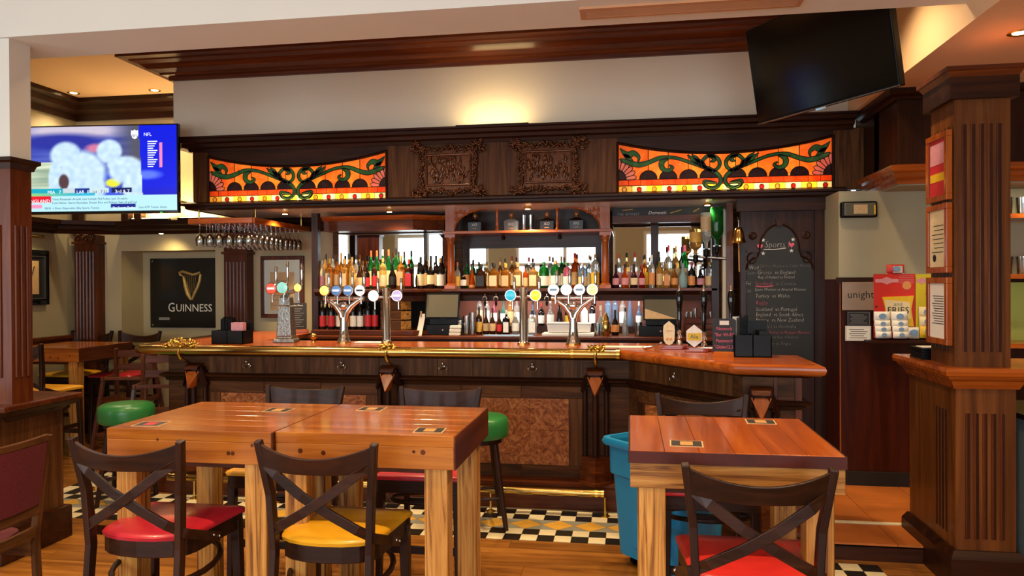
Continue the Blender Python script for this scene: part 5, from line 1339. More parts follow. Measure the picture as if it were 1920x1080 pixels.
# mirrored post beside the chalkboard
t = tag(MB().box(onY(1362, 500, 6.3).x, onY(1374, 500, 6.3).x, 6.28, 6.34, ZB-0.1, KZ0-0.005).build('corner_post', 'redwood_Z'), 'narrow red-brown post between the optics stand and the chalkboard', 'post')
tag(MB().box(onY(1346, 500, 6.4).x+0.06, onY(1360, 500, 6.4).x+0.02, 6.35, 6.42, ZB, 1.75).build('mirror_strip', 'pine_pale_Z'), 'pale narrow upright board under the optics stand', 'board')
q = onY(1385, 438, 6.05)
t = thing('bell', 'brass last-orders bell hanging on a hook beside the chalkboard', 'bell', (q.x, 6.05, q.z))
MB().lathe([(0.058, -0.075), (0.060, -0.07), (0.05, -0.055), (0.042, -0.02), (0.036, 0.02), (0.024, 0.045), (0.008, 0.052)], 20).build('bell_body', 'brass', t, smooth=50)
MB().tube([(0, 0, 0.05), (0, 0, 0.10)], 0.005, 8).tube([(0, 0, 0.10), (0, 0.03, 0.13), (0, 0.07, 0.13)], 0.006, 8).build('hanger', 'chrome', t, smooth=50)
MB().ball((0, 0, -0.075), 0.012, 8).build('clapper', 'brass', t, smooth=60)
MB().tube([(0, 0, -0.08), (0.004, 0, -0.30)], 0.005, 6).build('rope', 'cap_cork', t)
# ---------------------------------------------------------------- chalkboard
BYY = 6.12
bx0, bx1 = onY(1388, 500, BYY).x, onY(1545, 500, BYY).x
bz1, bz0 = onY(1460, 396, BYY).z, 0.1
cb = thing('sports_chalkboard', 'tall dark-framed chalkboard listing sports fixtures beside the brass bell', 'chalkboard', ((bx0+bx1)/2, BYY, bz0))
P(MB().box(bx0, bx1, BYY, BYY+0.04, bz0, bz1), 'back_panel', 'mahogany_Z', cb)
P(MB().box(bx0, bx0+0.035, BYY-0.03, BYY, bz0, bz1), 'frame_stile', 'mahogany_Z', cb); P(MB().box(bx1-0.075, bx1, BYY-0.03, BYY, bz0, bz1), 'frame_stile', 'mahogany_Z', cb)
P(MB().box(bx0-0.03, bx1+0.01, BYY-0.06, BYY, bz1, KZ0-0.001), 'frame_head', 'mahogany_X', cb)
wy = BYY-0.004
sx0, sx1 = bx0+0.045, bx1-0.085; sc = (sx0+sx1)/2; sw = sx1-sx0
zA = onY(1460, 505, BYY).z; zS = onY(1460, 470, BYY).z; zT = onY(1460, 421, BYY).z
zlow = onY(1520, 697, BYY).z
pts = [(sx0, zlow), (sx1, zlow), (sx1, zA)] + [(sc+sw*0.30+sw*0.2*math.cos(t), zA+0.10*math.sin(t)) for t in (0.4, 0.9, 1.4)] + [(sc+0.30*sw, zS)] + [(sc+0.30*sw*math.cos(t), zS+(zT-zS)*math.sin(t)) for t in [math.pi*k/14 for k in range(1, 14)]] + [(sc-0.30*sw, zS)] + [(sc-sw*0.30-sw*0.2*math.cos(t), zA+0.10*math.sin(t)) for t in (1.4, 0.9, 0.4)] + [(sx0, zA)]
P(MB().prism(pts, BYY-0.006, BYY+0.0, 'XZ'), 'slate', 'slate_black', cb)
P(MB().tube([(p_[0], BYY-0.006, p_[1]) for p_ in pts[2:]], 0.008, 6), 'slate_moulding', 'mahogany_X', cb, smooth=60)
P(MB().box(sx0, sc-0.31*sw, BYY-0.02, BYY, zS-0.012, zS+0.012), 'cross_moulding', 'mahogany_X', cb)
P(MB().box(sc+0.31*sw, sx1, BYY-0.02, BYY, zS-0.012, zS+0.012), 'cross_moulding', 'mahogany_X', cb)
P(MB().frustum((sc, BYY-0.012, zT-0.01), (0.04, 0.03, 0), (sc, BYY-0.012, zT+0.04), (0.06, 0.03, 0)), 'keystone', 'mahogany_X', cb)
for s in (-1, 1):
    P(MB().lathe([(0.032, 0), (0.032, 0.008), (0.02, 0.016), (0.012, 0.014), (0.006, 0.02)], 14, M=RX90, c=(sc+s*sw*0.40, BYY, zS+0.12)), 'rosette', 'mahogany_X', cb, smooth=40)
    sp = [(sc+s*(sw*0.40)+0.004*k*math.cos(k*0.6)*s, BYY-0.006, zS-0.065+0.004*k*math.sin(k*0.6)) for k in range(1, 14)]
    P(MB().tube(sp, 0.006, 6), 'scroll', 'mahogany_X', cb, smooth=60)
def chalk(px_, py_, txt, size, mat, align='LEFT'):
    q = onY(px_, py_, wy-0.004)
    text_part('chalk_lettering', txt, mat, cb, face_front(q.x, BYY-0.0075, q.z), size, align=align, world=True, sx=0.82, shear=0.12, thin=-size*0.03)
chalk(1434, 459, 'Sports !', 0.072, 'chalk_white')
k_ = [(1404, 502, 'Wed :', 'chalk_white'), (1424, 499, 'Chelsea Women vs Celtic Women', 'chalk_grey'), (1396, 512, 'Thurs', 'chalk_grey'), (1420, 511, 'Greece  vs England', 'chalk_white'), (1421, 520, 'Rep of Ireland vs Finland', 'chalk_white'),
      (1398, 532, 'Fri', 'chalk_white'), (1416, 532, 'Scotland', 'chalk_pink'), (1454, 532, 'vs Croatia', 'chalk_grey'), (1398, 545, 'Sat', 'chalk_grey'), (1415, 543, 'Spurs Women vs Arsenal Women', 'chalk_white'), (1416, 555, 'Turkey  vs Wales', 'chalk_white'),
      (1417, 568, 'Rugby', 'chalk_pink'), (1417, 580, 'Scotland  vs Portugal', 'chalk_white'), (1417, 590, 'England  vs South Africa', 'chalk_white'), (1417, 600, 'France  vs New Zealand', 'chalk_white'), (1424, 612, 'Wales vs Australia', 'chalk_grey'),
      (1420, 623, 'Celtic Women vs Rangers Women', 'chalk_pink'), (1424, 632, 'Scotland vs Rep of Ireland', 'chalk_grey'), (1436, 644, 'Italy vs France', 'chalk_grey')]
for x_, y_, s_, m_ in k_:
    chalk(x_, y_, s_, (0.034 if len(s_) > 24 else 0.045), m_)
def flat_shape(pts, px_, py_, size, mat, name):
    q = onY(px_, py_, wy-0.004)
    P(MB().prism([(q.x+a*size, q.z+b*size) for a, b in pts], BYY-0.0082, BYY-0.0065, 'XZ'), name, mat, cb)
heart = [(0.5*16*math.sin(t)**3/16, 0.5*(13*math.cos(t)-5*math.cos(2*t)-2*math.cos(3*t)-math.cos(4*t))/16) for t in [2*math.pi*k/20 for k in range(20)]]
star = [((0.5 if k % 2 == 0 else 0.2)*math.sin(math.pi*k/5), (0.5 if k % 2 == 0 else 0.2)*math.cos(math.pi*k/5)) for k in range(10)]
flat_shape(heart, 1425, 462, 0.045, 'chalk_pink', 'chalk_heart'); flat_shape(heart, 1484, 459, 0.045, 'chalk_pink', 'chalk_heart')
for x_, y_ in ((1431, 450), (1487, 449), (1431, 475), (1484, 470)): flat_shape(star, x_, y_, 0.035, 'chalk_white', 'chalk_star')
for (ax, ay), (bx_, by_), m_ in (((1432, 468), (1474, 465), 'chalk_white'), ((1417, 537), (1450, 536), 'chalk_pink')):
    a = onY(ax, ay, wy-0.004); b = onY(bx_, by_, wy-0.004)
    P(MB().tube([(a.x, BYY-0.007, a.z), ((a.x+b.x)/2, BYY-0.007, (a.z+b.z)/2-0.006), (b.x, BYY-0.007, b.z)], 0.0035, 5), 'chalk_underline', m_, cb)
# ---------------------------------------------------------------- things on the right-hand wall
def wall_rect(px0, py0, px1, py1, Y):
    a = onY(px0, py0, Y); b = onY(px1, py1, Y); return a.x, b.x, b.z, a.z
x0, x1, z0, z1 = wall_rect(1578, 378, 1646, 407, WY-0.06)
t = thing('emergency_light', 'unlit emergency bulkhead light with a dark rim on the beige wall', 'emergency light', ((x0+x1)/2, WY-0.03, z0))
w, h = x1-x0, z1-z0
MB().box(-w/2, w/2, -0.03, 0.03, 0, h).build('housing', 'black_plastic', t, bevel=0.012)
MB().box(-w/2+0.015, w/2-0.015, -0.045, -0.03, 0.012, h-0.012).build('diffuser', 'grey_screen', t, bevel=0.008)
MB().box(-w*0.18, w*0.2, -0.047, -0.045, 0.025, h-0.025).build('lamp_tray', 'label_tan', t)
MB().box(w/2-0.03, w/2-0.02, -0.048, -0.045, 0.02, h-0.03).build('lamp_strip', 'label_yellow', t)
x0, x1, z0, z1 = wall_rect(1579, 529, 1668, 582, WY-0.035)
t = thing('metal_sign', 'brushed metal plate lettered unight beside the red snack card', 'sign', ((x0+x1)/2, WY-0.033, z0)); w, h = x1-x0, z1-z0
MB().box(-w/2, w/2, -0.004, 0.002, 0, h).build('plate', plain('plate_bronze', '#a98f78', 0.4, 0.7, var=0.1, scale=8), t, bevel=0.003)
text_part('lettering', 'unight', 'ink', t, face_front(-0.035, -0.0045, h*0.55), 0.074, depth=0.0003)
for dx in (0.06, 0.13): MB().prism([(dx, 0.02), (dx+0.02, 0.02), (dx+0.01, 0.04)], -0.006, -0.004, 'XZ').build('emblem', 'ink', t)
for nm, box, mt, ln, lb in (('plaque', (1588, 584, 1632, 611), 'slate_black', 'chalk_grey', 'small black lettered plaque under the unight plate'), ('notice', (1585, 611, 1633, 639), 'paper', 'ink', 'small white printed notice under the black plaque')):
    x0, x1, z0, z1 = wall_rect(*box, WY-0.035)
    t = thing(nm, lb, 'plaque' if nm == 'plaque' else 'notice', ((x0+x1)/2, WY-0.033, z0)); w, h = x1-x0, z1-z0
    MB().box(-w/2, w/2, -0.004, 0.002, 0, h).build('plate', mt, t)
    MB().box(-w/2+0.006, w/2-0.006, -0.0045, -0.004, 0.006, 0.0075).box(-w/2+0.006, w/2-0.006, -0.0045, -0.004, h-0.0075, h-0.006).box(-w/2+0.006, -w/2+0.0075, -0.0045, -0.004, 0.006, h-0.006).box(w/2-0.0075, w/2-0.006, -0.0045, -0.004, 0.006, h-0.006).build('border', ln, t)
    for i in range(5): MB().box(-w*0.36+0.01*(i % 2), w*0.36-0.012*((i*2) % 3), -0.0048, -0.004, h*0.18+i*h*0.14, h*0.18+i*h*0.14+0.004).build('print_line', ln, t)
# snack cards
def snack_card(box, mat, label, n_rows, n_cols, packmat, title):
    x0, x1, z0, z1 = wall_rect(*box, WY-0.05)
    t = thing('snack_card', label, 'snack card', ((x0+x1)/2, WY-0.036, z0)); w, h = x1-x0, z1-z0
    MB().box(-w/2, w/2, -0.002, 0.003, 0, h).build('card', mat, t)
    MB().prism([(-w*0.46, h-0.06), (-w*0.3, h-0.06), (-w*0.18, h-0.075), (-w*0.06, h-0.06), (w*0.1, h-0.06), (w*0.1, h-0.035), (-w*0.06, h-0.035), (-w*0.18, h-0.02), (-w*0.3, h-0.035), (-w*0.46, h-0.035)], -0.004, -0.002, 'XZ').build('brand_ribbon', 'label_pink', t)
    return t, w, h
def packet(mb_parent, x, y, z, w, h, mat, band, tilt=0.0):
    """pillow-shaped crisp packet"""
    v = []; n = 6
    for j in range(n+1):
        for i in range(n+1):
            u, s = i/n, j/n
            b = (math.sin(math.pi*u)*math.sin(math.pi*s))**0.6*0.022
            v.append((x-w/2+w*u, y-b-0.004, z+h*s))
    k = len(v); v += [(p_[0], y, p_[2]) for p_ in v[:k]]
    f = [(j*(n+1)+i, j*(n+1)+i+1, (j+1)*(n+1)+i+1, (j+1)*(n+1)+i) for j in range(n) for i in range(n)]
    f += [tuple(q+k for q in reversed(t_)) for t_ in f[:n*n]]
    o = MB().add(v, f).build('packet', mat, mb_parent, smooth=60)
    MB().box(x-w/2, x+w/2, y-0.006, y-0.001, z-0.002, z+h*0.12).build('packet_seal', band, o)
    if h > 0.04: MB().lathe([(min(w, h)*0.28, 0), (min(w, h)*0.26, 0.003)], 10, M=RX90 @ Matrix.Diagonal((1.3, 1, 1)), c=(x, y-0.0255, z+h*0.55)).build('packet_print', 'label_blue', o)
    return o
t, w, h = snack_card((1639, 514, 1717, 634), 'red_card', 'red snack card with a large yellow FRIES packet and rows of small packets', 2, 4, 'label_white', 'FRIES')
pk = MB().prism([(-w*0.30, h*0.64), (w*0.46, h*0.66), (w*0.40, h*0.45), (w*0.46, h*0.18), (-w*0.24, h*0.2), (-w*0.22, h*0.45)], -0.012, -0.002, 'XZ').build('printed_packet', 'label_yellow', t)
MB().prism([(-w*0.24, h*0.60), (w*0.36, h*0.56), (w*0.38, h*0.30), (-w*0.20, h*0.26)], -0.0135, -0.012, 'XZ').build('printed_panel', 'label_cream', pk)
text_part('lettering', 'FRIES', 'ink', pk, face_front(w*0.08, -0.0145, h*0.43), 0.065); text_part('lettering', 'and', 'chalk_grey', pk, face_front(w*0.08, -0.0145, h*0.53), 0.04)
MB().lathe([(0.03, 0), (0.03, 0.003)], 16, M=RX90, c=(w*0.3, -0.002, h*0.82)).build('printed_badge', 'label_orange', t)
for i in range(5): MB().box(w*0.12, w*0.46, -0.0035, -0.002, h*0.86+i*0.012, h*0.866+i*0.012).build('print_line', 'label_pink', t)
for c in range(2):
    for r_ in range(4):
        packet(t, -w*0.34+c*w*0.42, -0.03-0.012*(3-r_), 0.0+r_*h*0.085, w*0.38, h*0.16 if r_ == 3 else h*0.11, 'label_white', 'bottle_purple')
packet(t, w*0.42, -0.02, 0, w*0.3, h*0.17, 'label_white', 'label_tan')
t, w, h = snack_card((1718, 514, 1755, 634), 'yellow_card', 'yellow snack card with silver packets beside the red snack card', 1, 3, 'label_white', '')
MB().prism([(0.0, h*0.7), (w*0.45, h*0.68), (w*0.45, h*0.5), (0.02, h*0.52)], -0.01, -0.002, 'XZ').build('printed_packet', 'red_card', t)
for r_ in range(3): packet(t, 0.0, -0.02-0.01*(2-r_), h*0.02+r_*h*0.15, w*0.8, h*0.17, 'label_yellow' if r_ == 0 else 'label_cream', 'yellow_card')
x0, x1, z0, z1 = wall_rect(1664, 496, 1697, 514, WY-0.05)
t = thing('snack_packet', 'single red and silver snack packet on the dado rail above the red card', 'snack packet', ((x0+x1)/2, WY-0.015, z0))
o = packet(t, 0, -0.012, 0.0, x1-x0, z1-z0, 'red_card', 'cap_silver'); MB().box(-0.02, 0.045, -0.034, -0.02, 0.008, (z1-z0)*0.85).build('silver_panel', 'cap_silver', t, bevel=0.004)
tag(MB().box(onY(1625, 640, WY-0.1).x, onY(1765, 640, WY-0.1).x, WY-0.14, WY-0.031, onY(1690, 640, WY-0.1).z-0.012, onY(1690, 637, WY-0.1).z-0.004).build('snack_shelf', 'mahogany_X'), 'thin dark wooden shelf carrying the snack cards', 'shelf')
# framed notices on the side of the right column
fz = [(onX(1770, 250, QX0), onX(1770, 378, QX0)), (onX(1770, 383, QX0), onX(1770, 512, QX0)), (onX(1770, 520, QX0), onX(1770, 645, QX0))]
def side_frame(z1, z0, label, inner, graphic):
    yA, yB = QY+0.015, QY+0.285
    t = thing('framed_notice', label, 'frame', (QX0-0.015, (yA+yB)/2, z0), 0, 'framed notices on the right column')
    e = 0.032; W = (yB-yA); H = z1-z0
    MB().box(-0.018, 0.012, -W/2, W/2, 0, e).box(-0.018, 0.012, -W/2, W/2, H-e, H).box(-0.018, 0.012, -W/2, -W/2+e, e, H-e).box(-0.018, 0.012, W/2-e, W/2, e, H-e).build('frame', 'honey_Z', t, bevel=0.003)
    pg = MB().box(-0.008, 0.008, -W/2+e, W/2-e, e, H-e).build('page', inner, t)
    for i in range(graphic):
        MB().box(-0.009, -0.0078, -W/2+e+0.03, W/2-e-0.03-0.02*((i*3) % 4)/2, H*0.3+i*(H*0.45/max(1, graphic)), H*0.3+i*(H*0.45/max(1, graphic))+0.004).build('print_line', 'ink', pg)
    return t, pg, W, H, e
t, pg, W, H, e = side_frame(fz[0][0].z, fz[0][1].z, 'framed dark red advert, topmost of three on the column side', 'label_red', 0)
MB().box(-0.0095, -0.008, -W/2+e+0.01, W/2-e-0.01, H*0.30, H*0.42).build('glow_graphic', 'label_yellow', pg)
MB().box(-0.0095, -0.008, -W/2+e+0.01, W/2-e-0.01, H*0.55, H*0.86).build('title_graphic', 'label_pink', pg)
t, pg, W, H, e = side_frame(fz[1][0].z, fz[1][1].z, 'framed cream certificate with a dark seal, middle of three on the column side', 'label_cream', 7)
MB().lathe([(0.02, 0), (0.02, 0.002)], 14, M=Matrix.Rotation(-math.pi/2, 3, 'Y'), c=(-0.008, 0.04, H*0.22)).build('seal', 'ink', pg)
t, pg, W, H, e = side_frame(fz[2][0].z, fz[2][1].z, 'framed white printed letter, lowest of three on the column side', 'paper', 12)
# black folders on the ledge beside the column
q = onX(1752, 664, QX0+0.05)
t = thing('folder_stack', 'stack of black menu folders on the ledge beside the right column', 'folders', (QX0-0.005, QY+0.42, zl2))
for k in range(5):
    MB().box(-0.03+0.004*(k % 2), 0.15, -0.08, 0.10, 0.013*k, 0.013*k+0.012).build('folder', 'black_plastic', t, bevel=0.002)
MB().box(-0.01, 0.12, -0.06, 0.06, 0.065, 0.068).build('sheet', 'paper', t)
# grey cabinet with glasses and back shelf to the right of the column
gx = 2.02
t = thing('grey_cabinet', 'grey-painted cabinet under the counter right of the fluted column', 'cabinet', (gx+0.4, QY+0.25, 0))
MB().box(-0.4, 0.5, -0.25, 0.3, 0.02, 0.86).build('body', 'cabinet_grey', t)
MB().box(-0.43, 0.5, -0.28, 0.3, 0.861, 0.89).build('top', 'steel', t, bevel=0.003)
MB().box(-0.37, 0.46, -0.262, -0.251, 0.08, 0.82).build('door', 'slate_black', t)
for i in range(2): tumbler((gx+0.03+0.09*i, QY+0.06+0.1*i, 0.89), 0.036, 0.13, 'clear pint glass on the grey cabinet right of the column', 'pint glasses on the grey cabinet', 'pint_glass')
tb = thing('service_shelf', 'lit wooden service shelves against the wall right of the column', 'shelf', (2.9, WY-0.1, 1.1))
for z_ in (1.62, 2.02, 1.16):
    MB().box(-0.7, 1.2, -0.25, 0.07, z_-1.1-0.03, z_-1.1).build('board', 'honey_X', tb)
MB().box(-0.7, 1.2, 0.071, 0.09, 0.03, 0.49).build('back_panel', plain('lime_paint', '#b8c25a', 0.6), tb)  # green light of this corner put into the panel's colour
for i in range(5): tumbler((2.33+0.1*i, WY-0.2, 1.62), 0.04, 0.12, 'clear pint glass on the lit service shelf', 'pint glasses on the service shelf', 'pint_glass')
for i in range(5): tumbler((2.33+0.1*i, WY-0.2, 2.02), 0.04, 0.12, 'clear tumbler on the upper service shelf', 'tumblers on the upper service shelf', 'tumbler')
tag(MB().box(2.28, 2.52, WY-0.28, WY-0.08, 1.16, 1.30).build('pine_box', 'pine_pale_X'), 'pale wooden box on the lowest service shelf', 'box')
spot('service_shelf_lamp', (2.7, 5.2, 2.15), 12, (1.0, 0.85, 0.5), 150, 0.9, aim=(2.7, 5.6, 1.4))
# ================================================================== TABLES
plain('table_edge', '#45190f', 0.35, var=0.2, scale=12, spec=0.25)
TZ = 1.0
def table(x0, x1, y0, y1, label, style, rotz=0, z=TZ, group='tall pine tables'):
    w, d = x1-x0, y1-y0
    t = thing('pub_table', label, 'table', ((x0+x1)/2, (y0+y1)/2, 0), rotz, group)
    tt = 0.042; n = 6
    for i in range(n):
        if style == 'red':
            a = -w/2 + w*i/n; MB().box(a+0.0006, a+w/n-0.0006, -d/2, d/2, z-tt, z).build('top_board', 'table_top_red', t, bevel=0.0015)
        else:
            a = -d/2 + d*i/n; MB().box(-w/2, w/2, a+0.0004, a+d/n-0.0004, z-tt, z).build('top_board', 'table_top', t, bevel=0.0012)
    az0, az1 = z-0.128, z-tt
    if style == 'red':
        MB().box(-w/2-0.004, w/2+0.004, -d/2-0.006, -d/2, z-tt, z-0.002).build('edge_band', 'table_edge', t)
        MB().box(-w/2-0.006, -w/2, -d/2, d/2, z-tt, z-0.002).build('edge_band', 'mahogany_Y', t); MB().box(w/2, w/2+0.006, -d/2, d/2, z-tt, z-0.002).build('edge_band', 'mahogany_Y', t)
        am, sm = 'pine_pale_X', 'pine_pale_Y'
    else:
        am, sm = 'pine_X', 'redwood_Y'
        MB().box(w/2, w/2+0.006, -d/2, d/2, az0, z-0.001).build('edge_band', 'redwood_Y', t)
    MB().box(-w/2, w/2, -d/2, -d/2+0.03, az0, az1).build('apron', am, t, bevel=0.003)
    MB().box(-w/2, w/2, d/2-0.03, d/2, az0, az1).build('apron', am, t, bevel=0.003)
    MB().box(-w/2, -w/2+0.03, -d/2+0.03, d/2-0.03, az0, az1).build('apron', sm, t); MB().box(w/2-0.03, w/2, -d/2+0.03, d/2-0.03, az0, az1).build('apron', sm, t)
    MB().box(-w/2+0.06, w/2-0.06, -d/2+0.06, d/2-0.06, az0-0.03, az0).build('under_frame', 'redwood_X', t)
    for sx in (-1, 1):
        for sy in (-1, 1):
            cx_, cy_ = sx*(w/2-0.075), sy*(d/2-0.06)
            MB().box(cx_-0.045, cx_+0.045, cy_-0.045, cy_+0.045, 0, az0).build('leg', 'pine_pale_Z', t, bevel=0.004)
    if style != 'red':      # knots in the pine apron
        rnd = random.Random(int(x0*100))
        for k in range(4):
            kx = rnd.uniform(-w/2+0.06, w/2-0.06); kz = rnd.uniform(az0+0.02, z-0.02); r = rnd.uniform(0.006, 0.011)
            MB().lathe([(r, 0), (r*0.9, 0.0008)], 8, M=Matrix.Rotation(math.pi/2, 3, 'X'), c=(kx, -d/2+0.0002, kz)).build('knot', 'redwood_X', t)
    return t
table(-2.085, -1.378, 2.694, 3.37, 'tall square pine table with the red-seated chair tucked under it', 'pine')
table(-1.370, -0.655, 2.715, 3.375, 'tall square pine table with the yellow-seated chair tucked under it', 'pine')
table(0.0, 0.70, 2.575, 3.26, 'tall square table with orange-red boards and a dark edge beside the blue bin', 'red')
table(-5.72, -5.0, 6.1, 6.84, 'tall square pine table by the framed picture in the left-hand room', 'pine')
# stickers on the tables (dark cards with a bright middle)
for px_, py_, rz, lb in ((283, 795, 0.1, 'dark square table card with a red middle on the pine table edge by the column'), (522, 769, 0.0, 'dark square table card on the far side of the pine table with red chair'),
                         (697, 767, 0.0, 'dark square table card on the far side of the pine table with yellow chair'), (806, 807, 0.05, 'dark square table card near the front corner of the pine table'),
                         (1287, 832, -0.05, 'dark square table card near the front edge of the orange-red table'), (1426, 791, -0.05, 'dark square table card at the far corner of the orange-red table')):
    q = onZ(px_, py_, TZ)
    t = thing('table_card', lb, 'card', (q.x, q.y, TZ), rz, 'square cards stuck on the tables')
    MB().box(-0.058, 0.058, -0.05, 0.05, 0.0002, 0.0012).build('card_border', 'label_tan', t); MB().box(-0.053, 0.053, -0.045, 0.045, 0.0012, 0.0016).build('card_face', 'label_black', t)
    MB().box(-0.022, 0.022, -0.028, 0.03, 0.0016, 0.0019).build('card_picture', 'label_red' if px_ == 283 else 'label_orange', t)
# ================================================================== CHAIRS
def seat_outline(w_b, w_f, d0, d1, n=8):
    pts = []
    for i in range(n+1):                         # rounded rear
        a = math.pi + math.pi*i/n
        pts.append((w_b*math.cos(a), d0 + 0.09 + 0.09*math.sin(a)))
    for a in (-0.9, -0.3, 0.3, 0.9, 1.4):        # right front corner
        pts.append((w_f-0.025+0.025*math.cos(a), d1-0.025+0.025*math.sin(a)))
    for a in (math.pi-1.4, math.pi-0.9, math.pi-0.3, math.pi+0.3):
        pts.append((-w_f+0.025+0.025*math.cos(a), d1-0.025+0.025*math.sin(a)))
    return pts
def cushion(pts, z0, z1, dome=0.014):
    mb = MB(); n = len(pts); cx_ = sum(p[0] for p in pts)/n; cy_ = sum(p[1] for p in pts)/n
    rings = [(1.0, z0), (1.015, (z0+z1)/2), (0.99, z1-0.006), (0.93, z1), (0.6, z1+dome*0.8), (0.3, z1+dome)]
    vs = []; fs = []
    for k, z in rings: vs += [(cx_+(p[0]-cx_)*k, cy_+(p[1]-cy_)*k, z) for p in pts]
    for j in range(len(rings)-1):
        for i in range(n): fs.append((j*n+i, j*n+(i+1) % n, (j+1)*n+(i+1) % n, (j+1)*n+i))
    fs.append(tuple(range(n))[::-1]); fs.append(tuple(range((len(rings)-1)*n, len(rings)*n)))
    return mb.add(vs, fs)
SZ = 0.64
def chair_frame(t, wood_='chair_wood_Z'):
    o = seat_outline(0.195, 0.225, -0.205, 0.215)
    MB().prism([(p[0]*0.97, p[1]*0.97) for p in o], SZ-0.10, SZ-0.034).build('seat_frame', 'chair_wood_X', t, bevel=0.004)
    for s in (-1, 1):
        MB().strip([(s*0.195, -0.275, 0), (s*0.188, -0.235, 0.3), (s*0.185, -0.205, SZ-0.05), (s*0.195, -0.215, 0.8), (s*0.222, -0.255, 1.005)], [0.032, 0.036, 0.04, 0.04, 0.03], 0.026, [(0, 1, 0)]*5).build('rear_leg', wood_, t, bevel=0.004)
        MB().frustum((s*0.205, 0.20, 0), (0.028, 0.028, 0), (s*0.195, 0.18, SZ-0.06), (0.042, 0.042, 0)).build('front_leg', wood_, t, bevel=0.004)
        MB().box(min(s*0.185, s*0.205), max(s*0.185, s*0.205), -0.25, 0.19, 0.30, 0.33).build('side_stretcher', wood_, t)
    MB().box(-0.2, 0.2, 0.178, 0.198, 0.24, 0.275).build('foot_rail', 'chair_wood_X', t)
    MB().box(-0.19, 0.19, -0.25, -0.232, 0.36, 0.39).build('rear_stretcher', 'chair_wood_X', t)
    # bentwood brace ring under the seat
    ring = [(0.20*math.cos(a), 0.0+0.20*math.sin(a)-0.01, 0.46 + 0.03*math.sin(a)) for a in [2*math.pi*k/24 for k in range(24)]]
    MB().tube(ring, 0.012, 6, closed=True).build('brace_ring', 'chair_wood_X', t, smooth=60)
def top_rail(t, dip=0.045):
    n = 14; vs = []
    for i in range(n+1):
        u = -1+2*i/n; x = 0.222*u; y = -0.25-0.048*(1-u*u); zt = 0.997-dip*(1-u*u); zb = 0.895-0.004*(1-u*u)
        lean = 0.012
        vs += [(x, y-0.009, zt), (x, y+0.009, zt), (x, y+0.009+lean*1.4, zb), (x, y-0.009+lean*1.4, zb)]
    fs = [(0,1,2,3), tuple(4*n+k for k in (3,2,1,0))]
    for i in range(n):
        for k in range(4): fs.append((4*i+k, 4*i+(k+1) % 4, 4*(i+1)+(k+1) % 4, 4*(i+1)+k))
    MB().add(vs, fs).build('top_rail', 'chair_wood_X', t, bevel=0.003, smooth=40)
def make_cross_chair(seat_mat):
    t = thing('cross_back_chair', 'x', 'chair')
    chair_frame(t); top_rail(t)
    for s in (-1, 1):
        y0 = 0.006*s
        pth = [(-s*0.20, -0.245, 0.92), (-s*0.15, -0.272+y0, 0.885), (-s*0.05, -0.275+y0, 0.81), (s*0.05, -0.262+y0, 0.745), (s*0.15, -0.238, 0.685), (s*0.205, -0.20, 0.645), (s*0.232, -0.10, 0.605), (s*0.236, -0.02, 0.575)]
        sd = [(0.4, 0, 1), (0.4*s, 0, 1), (0.5*s, 0, 1), (0.5*s, 0, 1), (0.5*s, 0, 1), (0.2*s, 0.2, 1), (0, 0.2, 1), (0, 0.3, 1)]
        MB().strip(pth, 0.036, 0.013, sd).build('cross_brace', 'chair_wood_X', t, bevel=0.002)
        for yy, zz in ((-0.075, 0.60), (-0.035, 0.583)):
            MB().ball((s*0.244, yy, zz), 0.006, 6).build('bolt', 'chrome', t, smooth=60)
    cushion(seat_outline(0.195, 0.225, -0.205, 0.215), SZ-0.034, SZ-0.008).build('seat_pad', seat_mat, t, smooth=50)
    return t
def make_slat_chair(seat_mat):
    t = thing('slat_back_chair', 'x', 'chair')
    chair_frame(t); top_rail(t, 0.022)
    for i in range(5):
        u = -0.64+0.32*i; x = 0.2*u
        MB().strip([(x*0.9, -0.222, 0.70), (x, -0.262, 0.90)], 0.03, 0.010, (1, 0, 0)).build('back_slat', 'chair_wood_Z', t)
    MB().box(-0.19, 0.19, -0.226, -0.208, 0.67, 0.705).build('lower_rail', 'chair_wood_X', t)
    cushion(seat_outline(0.195, 0.225, -0.205, 0.215), SZ-0.034, SZ-0.008).build('seat_pad', seat_mat, t, smooth=50)
    return t
c1 = make_cross_chair('red_vinyl')
c1.matrix_basis = Matrix.Translation((-1.85, 2.745, 0)); c1['label'] = 'dark cross-back chair with crimson vinyl seat tucked under the pine table by the column'
c2 = dup(c1, (-1.125, 2.79, 0), 0, 'dark cross-back chair with mustard yellow seat at the middle pine table'); recolor(c2, 'seat_pad', 'yellow_vinyl')
c3 = dup(c1, (0.393, 2.64, 0), 0, 'dark cross-back chair with scarlet seat in front of the orange-red table')
for ch in c3.children:
    if ch.name.startswith('seat_pad'): ch.data = ch.data.copy(); ch.data.materials[0] = plain('scarlet_vinyl', '#c42a24', 0.3, var=0.05, coat=0.1)
def facing_back(px0, px1, py_, z=1.0):
    a = onZ(px0, py_, z); b = onZ(px1, py_, z); return (a+b)/2
q = facing_back(1232, 1398, 740)
c4 = dup(c1, (q.x, q.y-0.255, 0), math.pi, 'dark cross-back chair between the orange-red table and the angled bar end')
s1 = make_slat_chair('yellow_vinyl'); q = facing_back(500, 645, 724)
s1.matrix_basis = Matrix.Translation((q.x, q.y-0.255, 0)) @ Matrix.Rotation(math.pi, 4, 'Z'); s1['label'] = 'dark slat-back chair with a yellow seat between the bar and first pine table'
q = facing_back(752, 900, 727)
s2 = dup(s1, (q.x, q.y-0.255, 0), math.pi, 'dark slat-back chair with a red seat between the bar and the middle pine table'); recolor(s2, 'seat_pad', 'red_vinyl')
